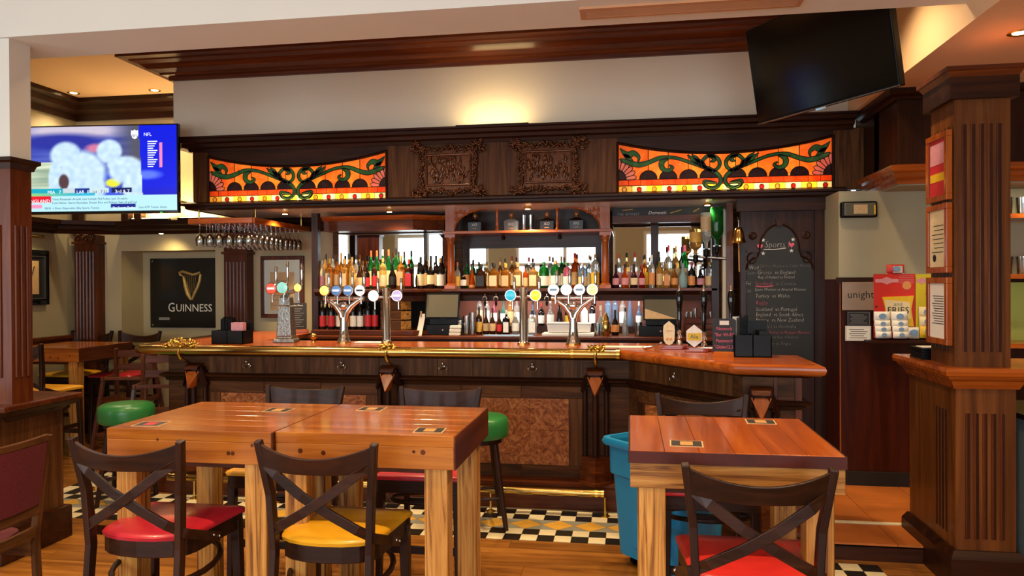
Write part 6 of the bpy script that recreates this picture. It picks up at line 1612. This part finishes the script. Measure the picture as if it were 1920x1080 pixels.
# chairs of the left-hand room
for x_, y_, rz, mt, lb in ((-5.05, 5.72, 0.0, 'yellow_vinyl', 'dark cross-back chair with yellow seat on the column side of the far pine table'), (-5.66, 6.84, math.pi, 'yellow_vinyl', 'dark cross-back chair with yellow seat against the far wall behind the pine table'),
                           (-5.10, 6.84, math.pi, 'red_vinyl', 'dark cross-back chair with red seat against the far wall beside the fluted pilaster'), (-5.62, 5.7, 0.0, 'red_vinyl', 'dark cross-back chair with red seat beside the left wall')):
    c = dup(c1, (x_, y_, 0), rz, lb, 'chairs round the far pine table'); c.scale = (1.05, 1.05, 1.09); recolor(c, 'seat_pad', mt)
# wine-red upholstered chair beside the left column, seen from behind
t = thing('upholstered_chair', 'low wooden chair with a wine-red woven back next to the left column', 'chair', (-2.93, 2.83, 0), math.pi/2)
for s in (-1, 1):
    MB().strip([(s*0.215, -0.22, 0), (s*0.215, -0.20, 0.42), (s*0.222, -0.225, 0.65), (s*0.225, -0.265, 0.885)], 0.032, 0.03, (1, 0, 0)).build('rear_leg', 'oak_dark_Z', t, bevel=0.004)
    MB().strip([(s*0.2, 0.22, 0), (s*0.2, 0.2, 0.42)], 0.032, 0.032, (1, 0, 0)).build('front_leg', 'oak_dark_Z', t, bevel=0.004)
    MB().box(s*0.2-0.012, s*0.2+0.012, -0.2, 0.2, 0.33, 0.4).build('side_rail', 'oak_dark_Y', t); MB().box(s*0.2-0.01, s*0.2+0.01, -0.2, 0.2, 0.12, 0.15).build('side_stretcher', 'oak_dark_Y', t)
def bow(z, yb, n=10, hw=0.222): return [(hw*(-1+2*i/n), yb-0.03*(1-(-1+2*i/n)**2), z) for i in range(n+1)]
MB().strip(bow(0.875, -0.262), 0.03, 0.026, (0, 0.1, 1)).build('top_rail', 'oak_dark_X', t, bevel=0.004)
MB().strip(bow(0.545, -0.213), 0.05, 0.024, (0, 0, 1)).build('lower_rail', 'oak_dark_X', t, bevel=0.004)
MB().strip(bow(0.44, -0.2), 0.05, 0.022, (0, 0, 1)).build('seat_rail', 'oak_dark_X', t, bevel=0.004)
n = 10; vs = []
for j in range(6):
    z_ = 0.57+0.29*j/5; yb = -0.216-0.044*j/5
    for p_ in bow(z_, yb, n, 0.208): vs.append((p_[0], p_[1]-0.016, z_))
k = len(vs); vs += [(v_[0], v_[1]+0.036, v_[2]) for v_ in vs]
fs = [(j*(n+1)+i, j*(n+1)+i+1, (j+1)*(n+1)+i+1, (j+1)*(n+1)+i) for j in range(5) for i in range(n)]
fs += [tuple(q_+k for q_ in reversed(f_)) for f_ in fs]
edge_ = list(range(n+1)) + [j*(n+1)+n for j in range(1, 6)] + [5*(n+1)+i for i in range(n-1, -1, -1)] + [j*(n+1) for j in range(4, 0, -1)]
fs += [(edge_[i], edge_[(i+1) % len(edge_)], edge_[(i+1) % len(edge_)]+k, edge_[i]+k) for i in range(len(edge_))]
MB().add(vs, fs).build('back_pad', 'wine_cloth', t, smooth=50)
cushion(seat_outline(0.2, 0.215, -0.2, 0.225), 0.40, 0.46).build('seat_pad', 'wine_cloth', t, smooth=50)
# green bar stools
def make_stool(loc, label):
    t = thing('bar_stool', label, 'bar stool', loc, 0.3, 'green bar stools')
    MB().lathe([(0.165, 0.575), (0.185, 0.585), (0.19, 0.61), (0.192, 0.665), (0.186, 0.695), (0.165, 0.712), (0.10, 0.722), (0.001, 0.725)], 32).build('seat', 'green_vinyl', t, smooth=60)
    MB().lathe([(0.150, 0.545), (0.150, 0.575)], 24).build('seat_base', 'chair_wood_X', t)
    for k in range(4):
        a = math.pi/4+k*math.pi/2
        MB().tube([(0.215*math.cos(a), 0.215*math.sin(a), 0), (0.125*math.cos(a), 0.125*math.sin(a), 0.56)], [0.016, 0.021], 8).build('leg', 'chair_wood_Z', t, smooth=50)
    for k in range(4):
        a = math.pi/4+k*math.pi/2; b = a+math.pi/2; z_ = 0.2+0.03*(k % 2); r = 0.183
        MB().cyl((r*math.cos(a), r*math.sin(a), z_), (r*math.cos(b), r*math.sin(b), z_), 0.011, 8).build('stretcher', 'chair_wood_X', t, smooth=50)
    return t
def dfloor(px_, py_): return onZ(px_, py_, 0)
q = onZ(237, 752, 0.73); make_stool((q.x, q.y, 0), 'round green vinyl bar stool by the wooden high chairs at the bar end')
q = onZ(899, 777, 0.72); make_stool((q.x, q.y, 0), 'round green vinyl bar stool in front of the burl panel by the foot rail')
# blue wheeled bin
q0 = onZ(1245, 1012, 0.06)
bn = thing('recycling_bin', 'blue plastic wheeled bin with a rolled rim under the orange-red table', 'bin', (0.205, 4.15, 0), math.radians(-48))
def rrect(w, d, r=0.06, n=5):
    pts = []
    for cx_, cy_, a0 in ((w/2-r, d/2-r, 0), (-w/2+r, d/2-r, math.pi/2), (-w/2+r, -d/2+r, math.pi), (w/2-r, -d/2+r, 1.5*math.pi)):
        for i in range(n+1): pts.append((cx_+r*math.cos(a0+math.pi/2*i/n), cy_+r*math.sin(a0+math.pi/2*i/n)))
    return pts
def loft(rings, caps=True):
    mb = MB(); n = len(rings[0][0]); vs = []; fs = []
    for pts, z in rings: vs += [(p[0], p[1], z) for p in pts]
    for j in range(len(rings)-1):
        for i in range(n): fs.append((j*n+i, j*n+(i+1) % n, (j+1)*n+(i+1) % n, (j+1)*n+i))
    if caps: fs.append(tuple(range(n))[::-1]); fs.append(tuple(range((len(rings)-1)*n, len(rings)*n)))
    return mb.add(vs, fs)
bw_, bd_ = 0.60, 0.42
loft([(rrect(bw_*0.80, bd_*0.80), 0.06), (rrect(bw_*0.90, bd_*0.90), 0.47), (rrect(bw_*0.955, bd_*0.955), 0.48), (rrect(bw_*0.97, bd_*0.97), 0.645), (rrect(bw_*0.93, bd_*0.93), 0.645), (rrect(bw_*0.76, bd_*0.76), 0.08)]).build('tub', 'blue_plastic', bn, smooth=35)
loft([(rrect(bw_*0.97, bd_*0.97), 0.63), (rrect(bw_*1.05, bd_*1.07), 0.628), (rrect(bw_*1.08, bd_*1.10), 0.645), (rrect(bw_*1.05, bd_*1.07), 0.665), (rrect(bw_*0.96, bd_*0.96), 0.667), (rrect(bw_*0.93, bd_*0.93), 0.645)], caps=False).build('rim', 'blue_plastic', bn, smooth=50)
bn.scale = (1, 1, 1.06)
for sx in (-1, 1):
    for sy in (-1, 1):
        cx_, cy_ = sx*0.16, sy*0.10
        MB().cyl((cx_-0.012, cy_, 0.025), (cx_+0.012, cy_, 0.025), 0.025, 14).build('castor', 'black_plastic', bn, smooth=40)
        MB().box(cx_-0.018, cx_+0.018, cy_-0.015, cy_+0.015, 0.045, 0.062).build('castor_fork', 'steel', bn)
for s in (-1, 1): MB().box(-0.09, 0.09, s*bd_*0.40-0.012, s*bd_*0.40+0.012, 0.12, 0.36).build('side_rib', 'blue_plastic', bn, bevel=0.008)
# two wooden high chairs, one nested behind the other
def high_chair(loc, rz, label):
    t = thing('high_chair', label, 'high chair', loc, rz, 'wooden high chairs at the bar end')
    for s in (-1, 1):
        MB().strip([(s*0.25, -0.24, 0), (s*0.165, -0.06, 0.98)], 0.042, 0.028, (0, 1, 0)).build('rear_leg', 'redwood_Z', t, bevel=0.003)
        MB().strip([(s*0.25, 0.24, 0), (s*0.19, 0.12, 0.72)], 0.042, 0.028, (0, 1, 0)).build('front_leg', 'redwood_Z', t, bevel=0.003)
        MB().box(s*0.2-0.012, s*0.2+0.012, -0.15, 0.16, 0.50, 0.54).build('side_rail', 'redwood_Y', t, bevel=0.003)
        MB().box(s*0.185-0.014, s*0.185+0.014, -0.12, 0.16, 0.70, 0.735).build('arm_rest', 'redwood_Y', t, bevel=0.003)
        MB().box(s*0.23-0.012, s*0.23+0.012, -0.2, 0.2, 0.18, 0.215).build('side_stretcher', 'redwood_Y', t)
    for z_, y_ in ((0.93, -0.07), (0.80, -0.095)): MB().box(-0.18, 0.18, y_-0.01, y_+0.01, z_-0.03, z_+0.03).build('back_rail', 'redwood_X', t, bevel=0.003)
    MB().box(-0.2, 0.2, -0.13, 0.15, 0.49, 0.505).build('seat', 'redwood_X', t, bevel=0.003)
    MB().box(-0.2, 0.2, 0.125, 0.15, 0.705, 0.735).build('front_bar', 'redwood_X', t, bevel=0.003); MB().box(-0.24, 0.24, 0.2, 0.225, 0.2, 0.235).build('foot_rest', 'redwood_X', t, bevel=0.003)
q = onZ(288, 800, 0.25)
high_chair((-3.99, 5.85, 0), math.radians(200), 'dark red wooden high chair beside the brass rail end of the bar')
high_chair((-4.62, 6.3, 0), math.radians(190), 'dark red wooden high chair behind the other one, next to the sign recess')
# ================================================================== SCREENS
from mathutils import noise as mnoise
def tv_colour(u, v):
    def mix(a, b, t): t = max(0, min(1, t)); return tuple(a[i]+(b[i]-a[i])*t for i in range(3))
    def el(cx_, cy_, rx, ry, soft=0.25): d = math.hypot((u-cx_)/rx, (v-cy_)/ry); return max(0, min(1, (1-d)/soft+0.5)) if d < 1.3 else 0
    if v < 0.185:
        c = (0.62, 0.86, 0.93)
        if u < 0.145 and v > 0.10: c = (0.86, 0.05, 0.10)
        if u < 0.085 and 0.04 < v < 0.085: c = (0.95, 0.45, 0.62)
        if 0.555 < u < 0.725 and 0.035 < v < 0.085: c = (0.02, 0.06, 0.42)
        return c
    if u > 0.76-0.03*(v-0.5):
        c = (0.02, 0.06, 0.80)
        c = mix(c, (0.25, 0.35, 0.95), el(0.80, 0.42, 0.09, 0.05, 0.8)); c = mix(c, (0.04, 0.04, 0.5), (0.3-v)*4)
        if 0.885 < u < 0.905 and 0.50 < v < 0.80: c = (0.98, 0.42, 0.62)
        return c
    st_ = 0.5+0.8*mnoise.noise((u*3, v*22, 1.0))
    c = mix((0.10, 0.14, 0.55), (0.32, 0.38, 0.75), st_*0.6)
    c = mix(c, (0.72, 0.66, 0.75), el(0.30, 0.95, 0.35, 0.10, 0.7)); c = mix(c, (0.10, 0.12, 0.50), el(0.22, 0.82, 0.3, 0.10, 0.6))
    c = mix(c, (0.22, 0.22, 0.27), (u-0.55)*6*(1 if v > 0.5 else 0)); c = mix(c, (0.75, 0.35, 0.5), el(0.45, 0.74, 0.06, 0.05, 0.8))
    if v < 0.58 and u < 0.2: c = mix((0.45, 0.55, 0.45), (0.80, 0.85, 0.70), 0.5+0.9*mnoise.noise((u*3, v*30, 5.0)))
    if v < 0.45: c = mix(c, (0.10, 0.20, 0.85), (0.6 if 0.45 < u < 0.62 else 0))
    c = mix(c, (0.85, 0.85, 0.15), el(0.57, 0.33, 0.05, 0.05, 0.4))
    sk = (0.55, 0.70, 0.86); hi = (0.80, 0.92, 0.97); n1_ = 0.5+0.9*mnoise.noise((u*26, v*15, 3.0))
    body = max(el(0.25, 0.66, 0.105, 0.16), el(0.36, 0.45, 0.16, 0.26), el(0.18, 0.38, 0.05, 0.22), el(0.40, 0.28, 0.12, 0.2))
    body2 = max(el(0.545, 0.70, 0.085, 0.14), el(0.66, 0.48, 0.12, 0.16), el(0.71, 0.30, 0.075, 0.24), el(0.60, 0.55, 0.07, 0.1))
    c = mix(c, mix(sk, hi, 0.3+0.5*n1_), body); c = mix(c, mix(sk, hi, 0.25+0.6*n1_), body2)
    c = mix(c, (0.22, 0.14, 0.16), el(0.235, 0.35, 0.035, 0.09, 0.3))
    if 0.215 < v < 0.27:
        if u < 0.23: c = (0.05, 0.55, 0.66)
        elif u < 0.31: c = (0.7, 0.75, 0.78)
        elif u < 0.41: c = (0.04, 0.12, 0.42)
        elif u < 0.54: c = (0.72, 0.82, 0.85)
        elif 0.56 < u < 0.70: c = (0.03, 0.06, 0.25)
    elif v < 0.215: c = mix((0.45, 0.75, 0.35), (0.10, 0.60, 0.75), u*3) if u < 0.45 else c
    return c
m, nt, b, out = new_mat('tv_picture')
ca = nt.nodes.new('ShaderNodeVertexColor'); ca.layer_name = 'picture'
nt.links.new(ca.outputs['Color'], b.inputs['Emission Color']); b.inputs['Emission Strength'].default_value = 1.0; b.inputs['Base Color'].default_value = (0, 0, 0, 1); b.inputs['Roughness'].default_value = 0.2
TW, TH = 1.33, 0.755
rp = onY(334, 300, 5.75)
ang = math.radians(5.0)
tc_ = Vector((rp.x-TW/2*math.cos(ang), rp.y-TW/2*math.sin(ang), 0))
zc_ = 2.565
tv = thing('television', 'large wall-side television showing helmeted football players, lit blue', 'television', (tc_.x, tc_.y, zc_-TH/2), ang)
MB().box(-TW/2, TW/2, 0.0, 0.045, 0, TH).build('casing', 'tv_black', tv, bevel=0.006)
NX, NY = 160, 90; bz = 0.012
vs = []; cols_ = []
for j in range(NY+1):
    for i in range(NX+1):
        u_, v_ = i/NX, j/NY; vs.append((-TW/2+bz+(TW-2*bz)*u_, -0.001, bz+0.01+(TH-2*bz-0.01)*v_)); cols_.append(tv_colour(u_, v_))
fs = [(j*(NX+1)+i, j*(NX+1)+i+1, (j+1)*(NX+1)+i+1, (j+1)*(NX+1)+i) for j in range(NY) for i in range(NX)]
me = bpy.data.meshes.new('screen'); me.from_pydata(vs, [], fs); me.update(); me.materials.append(MATS['tv_picture'])
at_ = me.color_attributes.new('picture', 'FLOAT_COLOR', 'POINT')
at_.data.foreach_set('color', [x for c in cols_ for x in (c[0]**1.6, c[1]**1.6, c[2]**1.6, 1.0)])
scr = link('screen', me, tv)
emit('tv_text_white', '#f4f8ff', 1.0); emit('tv_text_dark', '#35506a', 0.8)
def tvtext(s, u_, v_, size, mat='tv_text_dark', align='LEFT', sx=1.0):
    text_part('caption', s, mat, scr, face_front(-TW/2+TW*u_, -0.0028, TH*v_), size, depth=0.0003, align=align, sx=sx)
tvtext('ENGLAND', 0.072, 0.145, 0.042, 'tv_text_white', 'CENTER'); tvtext('Trent Alexander-Arnold, Levi Colwill, Phil Foden, Jack Grealish,', 0.16, 0.166, 0.026); tvtext('Cole Palmer, Aaron Ramsdale, Declan Rice and Bukayo Saka all pull out', 0.16, 0.125, 0.026)
tvtext('08:30  v Denis Shapovalov (Sky Sports Tennis)', 0.11, 0.065, 0.026); tvtext('Sky Sports Today', 0.64, 0.063, 0.028, 'tv_text_white', 'CENTER'); tvtext('Live ATP Tennis: Denis', 0.74, 0.065, 0.026)
tvtext('MIA   7', 0.13, 0.245, 0.04, 'tv_text_white'); tvtext('LAR  0', 0.325, 0.245, 0.04, 'tv_text_white'); tvtext('1st   7:31', 0.43, 0.245, 0.036); tvtext('3rd & 7', 0.63, 0.245, 0.042, 'tv_text_white', 'CENTER'); tvtext('NFL', 0.775, 0.88, 0.04, 'tv_text_white')
for i in range(12):
    w_ = 0.05+0.012*((i*5) % 4)
    MB().box(-TW/2+TW*0.80, -TW/2+TW*0.80+w_*1.0, -0.0028, -0.0022, TH*(0.515+0.0255*i), TH*(0.515+0.0255*i)+0.009).build('table_row', 'tv_text_white', scr)
sh_ = [(-0.03, 0.035), (-0.015, 0.03), (0, 0.04), (0.015, 0.03), (0.03, 0.035), (0.032, -0.005), (0.02, -0.03), (0, -0.042), (-0.02, -0.03), (-0.032, -0.005)]
MB().prism([(-TW/2+TW*0.715+a, TH*0.885+b_) for a, b_ in sh_], -0.003, -0.002, 'XZ').build('shield_logo', 'tv_text_white', scr)
text_part('caption', 'NFL', 'tv_text_dark', scr, face_front(-TW/2+TW*0.715, -0.0034, TH*0.868), 0.032, depth=0.0002, align='CENTER')
MB().box(-0.25, 0.25, 0.045, 0.08, TH*0.3, TH*0.65).tube([(0, 0.08, TH*0.5), (0.0, 0.6, TH*0.4), (0.0, 1.2, TH*0.3), (0.0, 1.44, TH*0.3)], 0.03, 10).build('wall_arm', 'black_plastic', tv)
MB().box(TW/2-0.16, TW/2-0.14, -0.002, 0.0, 0.004, 0.008).build('standby_light', emit('led_green', '#40ff60', 2.0), tv)
# dark television hung by the low ceiling
A = Vector((0.86, 5.20, 0)); B = Vector((1.45, 4.30, 0)); mid = (A+B)/2
az = math.atan2(B.y-A.y, B.x-A.x); W2, H2 = (B-A).length, 0.625
tv2 = thing('television', 'large switched-off black television tilted down from the ceiling above the stained glass', 'television', (mid.x, mid.y, 2.635), az)
Mt_ = Matrix.Rotation(math.radians(10), 4, 'X')
MB().box(-W2/2, W2/2, 0, 0.05, 0, H2, Mt_).build('casing', 'black_plastic', tv2, bevel=0.006)
MB().box(-W2/2+0.012, W2/2-0.012, -0.003, 0.0, 0.018, H2-0.012, Mt_).build('screen', 'tv_black', tv2)
MB().box(-W2/2+0.0, W2/2, -0.003, 0.002, 0.0, 0.006, Mt_).build('lower_trim', 'steel', tv2)
MB().box(-0.04, 0.04, -0.004, 0.004, -0.012, 0.0, Mt_).build('sensor', 'chrome', tv2)
MB().tube([Mt_ @ Vector((0, 0.06, H2*0.5)), Vector((0.0, 0.20, H2*0.55)), Vector((0.0, 0.20, ZC-2.635))], 0.025, 10).build('ceiling_mount', 'black_plastic', tv2, smooth=50)
# ================================================================== GLASS RACK
gr = thing('glass_rack', 'slatted wooden rack of upturned wine glasses hung under the canopy', 'glass rack', (-3.5, 6.6, 2.15))
gx0, gx1, gy0, gy1, gz = -3.82, -3.22, 6.0, 7.12, 2.11
def PP(mb, n, m, **k): return P(mb, n, m, gr, **k)
for x_ in (gx0, gx1): PP(MB().box(x_-0.015, x_+0.015, gy0, gy1, gz, gz+0.05), 'rack_side', 'honey_Y', bevel=0.003)
for y_ in (gy0, gy1): PP(MB().box(gx0, gx1, y_-0.015, y_+0.015, gz+0.002, gz+0.048), 'rack_end', 'honey_X', bevel=0.003)
for i in range(7):
    x_ = gx0+0.02+i*(gx1-gx0-0.04)/6
    PP(MB().box(x_-0.018, x_+0.018, gy0+0.016, gy1-0.016, gz+0.004, gz+0.016), 'rack_slat', 'honey_Y')
for x_ in (gx0+0.03, gx1-0.03):
    for y_ in (gy0+0.1, gy1-0.1): PP(MB().cyl((x_, y_, gz+0.04), (x_, y_, KZ0+0.012), 0.008, 8), 'hanger', 'brass')
prof = [(0.034, 0.020), (0.034, 0.017), (0.006, 0.012), (0.004, 0.0), (0.004, -0.075), (0.010, -0.085), (0.030, -0.105), (0.038, -0.135), (0.036, -0.165), (0.031, -0.19), (0.029, -0.19), (0.034, -0.165), (0.036, -0.135), (0.028, -0.108), (0.004, -0.09)]
gmesh = MB().lathe(prof, 12, close=False).mesh('wine_glass', 'clear_glass', smooth=50)
for i in range(6):
    for j in range(11):
        o = link('wine_glass', gmesh)
        o.location = (gx0+0.02+(i+0.5)*(gx1-gx0-0.04)/6+random.uniform(-0.004, 0.004), gy0+0.06+j*0.097+random.uniform(-0.01, 0.01), gz+0.002)
        o.rotation_euler = (0, 0, random.random()*6)
        tag(o, 'clear stemmed wine glass hanging upside down in the slatted wooden rack', 'wine glass', 'wine glasses hanging in the rack')
# ================================================================== LEFT-HAND ROOM
def pilaster(px0, px1, pyt, pyb, label, cap):
    Y = YB-0.14
    x0, x1 = onY(px0, 540, Y).x, onY(px1, 540, Y).x; zt_ = 2.115; zc = onY(px0, pyt, Y).z
    t = thing('pilaster', label, 'pilaster', ((x0+x1)/2, YB-0.07, 0)); w = x1-x0
    d0 = -0.07; 
    MB().box(-w/2, w/2, d0, 0.069, 0, zt_).build('shaft', 'redwood_Z', t)
    fz0_, fz1_ = 1.0, zc-0.2
    for i in range(6):
        x_ = -w/2+w*(i+0.5)/6*0.92+0.01
        MB().tube([(x_, d0, fz0_), (x_, d0, fz1_)], w*0.05, 6).build('flute_rib', 'redwood_Z', t, smooth=50)
    MB().box(-w/2-0.02, w/2+0.02, d0-0.02, 0.069, zc-0.12, zc-0.095).build('necking', 'redwood_X', t, bevel=0.003)
    if cap:
        c = MB(); rnd = random.Random(5)
        for k in range(60): c.ball((rnd.uniform(-w/2+0.01, w/2-0.01), d0-0.01, zc-0.08+rnd.random()*0.14), rnd.uniform(0.012, 0.022), 6, (1, 0.8, 1))
        c.build('carved_capital', 'carved_bronze', t, smooth=80)
    MB().box(-w/2-0.02, w/2+0.02, d0-0.02, 0.069, 0, 0.15).build('foot', 'mahogany_X', t)
pilaster(140, 180, 437, 640, 'fluted wooden pilaster with a carved capital beside the sign recess', True)
pilaster(420, 463, 455, 640, 'fluted wooden pilaster between the harp sign and the framed mirror', False)
# framed picture on the left wall (seen at an angle)
a = onX(60, 470, XL+0.03); b_ = onX(91, 470, XL+0.03)
y1_ = b_.y; z1_ = onX(91, 470, XL+0.03).z; z0_ = onX(91, 571, XL+0.03).z
t = thing('framed_picture', 'black and silver framed picture lit by a brass lamp on the left wall', 'picture', (XL+0.02, y1_-0.35, z0_))
h = z1_-z0_
MB().box(-0.019, 0.02, -0.35, 0.35, 0, 0.05).box(-0.019, 0.02, -0.35, 0.35, h-0.05, h).box(-0.019, 0.02, -0.35, -0.30, 0.05, h-0.05).box(-0.019, 0.02, 0.30, 0.35, 0.05, h-0.05).build('frame', 'black_gloss', t, bevel=0.006)
MB().box(-0.01, 0.022, -0.29, 0.29, 0.06, 0.07).box(-0.01, 0.022, -0.29, 0.29, h-0.07, h-0.06).box(-0.01, 0.022, -0.30, -0.29, 0.06, h-0.06).box(-0.01, 0.022, 0.29, 0.30, 0.06, h-0.06).build('slip', 'steel', t)
MB().box(-0.015, 0.008, -0.30, 0.30, 0.05, h-0.05).build('mount', 'label_black', t)
MB().box(-0.012, 0.011, -0.22, 0.22, 0.11, h-0.11).build('print', 'label_tan', t)
MB().tube([(0.012, -0.1, h*0.55), (0.012, 0.02, h*0.65), (0.012, 0.12, h*0.5), (0.012, 0.16, h*0.7)], 0.006, 5).build('drawn_line', 'ink', t)
MB().tube([(0.0, 0, h+0.1), (0.10, 0, h+0.14)], 0.008, 8).cyl((0.10, -0.18, h+0.13), (0.10, 0.18, h+0.13), 0.016, 10).build('picture_lamp', 'brass', t, smooth=50)
spot('picture_lamp_beam', (XL+0.14, y1_-0.35, z1_+0.10), 4, (1, 0.8, 0.4), 150, 0.9, aim=(XL+0.03, y1_-0.35, z1_-0.2))
# harp sign in the recess
SY = YB+0.35
x0 = onY(283, 540, SY).x; z1 = onY(283, 485, SY).z; z0 = onY(283, 614, SY).z; H_ = z1-z0
x1 = x0 + 0.86
t = thing('harp_sign', 'square black glossy sign with a golden harp and white GUINNESS lettering', 'sign', ((x0+x1)/2, SY, z0)); w = x1-x0
MB().box(-w/2, w/2, -0.012, 0.0, 0, H_).build('panel', plain('sign_black', '#15130f', 0.15, var=0.1), t)
for sx in (-1, 1):
    for zz in (0.03, H_-0.03): MB().lathe([(0.009, 0), (0.009, 0.004)], 10, M=RX90, c=(sx*(w/2-0.03), -0.012, zz)).build('fixing', 'chrome', t)
qc = onY(358, 550, SY-0.012).x-(x0+x1)/2
text_part('lettering', 'G', 'label_white', t, face_front(onY(323, 577, SY).x-(x0+x1)/2, -0.0135, onY(321, 577, SY).z-z0), 0.145, sx=0.85)
text_part('lettering', 'UINNESS', 'label_white', t, face_front(onY(365, 577, SY).x-(x0+x1)/2, -0.0135, onY(365, 578, SY).z-z0), 0.118, sx=0.95)
def hp(px_, py_): r_ = onY(px_, py_, SY-0.014); return (r_.x-(x0+x1)/2, -0.014, r_.z-z0)
MB().tube([hp(343, 517), hp(338, 516), hp(337, 511), hp(343, 509), hp(352, 512), hp(362, 515), hp(370, 513), hp(376, 510)], [0.008, 0.014, 0.016, 0.018, 0.017, 0.016, 0.015, 0.01], 8).build('harp_neck', 'gold_paint', t, smooth=60)
MB().tube([hp(344, 518), hp(348, 535), hp(353, 552), hp(358, 562)], [0.014, 0.024, 0.028, 0.014], 8).build('harp_body', 'gold_paint', t, smooth=60)
MB().tube([hp(376, 514), hp(375, 525), hp(371, 538), hp(365, 550), hp(360, 562)], [0.014, 0.018, 0.018, 0.018, 0.012], 8).build('harp_pillar', 'gold_paint', t, smooth=60)
for k in range(6): MB().tube([hp(347+k*4, 515), hp(351+k*2.6, 545+k*1.5)], 0.0018, 4).build('harp_string', 'gold_paint', t)
MB().box(hp(298, 600)[0], hp(318, 600)[0], -0.0135, -0.012, hp(298, 600)[2], hp(298, 595)[2]).build('small_print', 'chalk_grey', t)
spot('recess_lamp_beam', (onY(300, 440, 6.95).x, 7.08, 2.08), 7, (1, 0.78, 0.36), 140, 0.9, aim=(onY(300, 440, 7.2).x, 7.28, 1.2))
dl = thing('ledge_downlight', 'small lit downlight under the ledge above the harp sign', 'downlight', (onY(300, 437, 7.1).x, 7.12, 2.12))
MB().lathe([(0.026, -0.004), (0.034, 0.0)], 14).build('rim', 'chrome', dl); MB().lathe([(0.018, -0.006), (0.018, -0.0035)], 12).build('lamp', 'lamp_warm', dl)
# framed mirror between pilaster and end post
MY = YB-0.02
x0, x1 = onY(490, 540, MY).x, onY(570, 540, MY).x; z1 = onY(530, 480, MY).z; z0 = onY(530, 596, MY).z; w = x1-x0; h = z1-z0
t = thing('framed_mirror', 'wood-framed mirror beside the stone-look beer font', 'mirror', ((x0+x1)/2, MY, z0))
e = 0.04
MB().box(-w/2, w/2, -0.02, 0.018, 0, e).box(-w/2, w/2, -0.02, 0.018, h-e, h).box(-w/2, -w/2+e, -0.02, 0.018, e, h-e).box(w/2-e, w/2, -0.02, 0.018, e, h-e).build('frame', 'redwood_Z', t, bevel=0.004)
MB().box(-w/2+e, w/2-e, -0.006, 0.0, e, h-e).build('glass', 'mirror', t)
MB().box(-w*0.28, w*0.28, -0.0075, -0.006, h*0.12, h*0.74).build('poster', 'label_tan', t)
for i in range(6): MB().box(-w*0.2, w*0.2-0.02*(i % 3), -0.0082, -0.0075, h*(0.2+0.08*i), h*(0.2+0.08*i)+0.006).build('print_line', 'chalk_grey', t)
# short uprights standing on the ledge under the left screen
for px_ in (146, 238, 262):
    q = onY(px_, 400, YB-0.1)
    tag(MB().box(q.x-0.04, q.x+0.04, YB-0.14, YB-0.06, 2.25, 2.75).build('ledge_upright', 'mahogany_Z'), 'short dark upright standing on the ledge behind the lit screen', 'upright', 'uprights on the ledge')
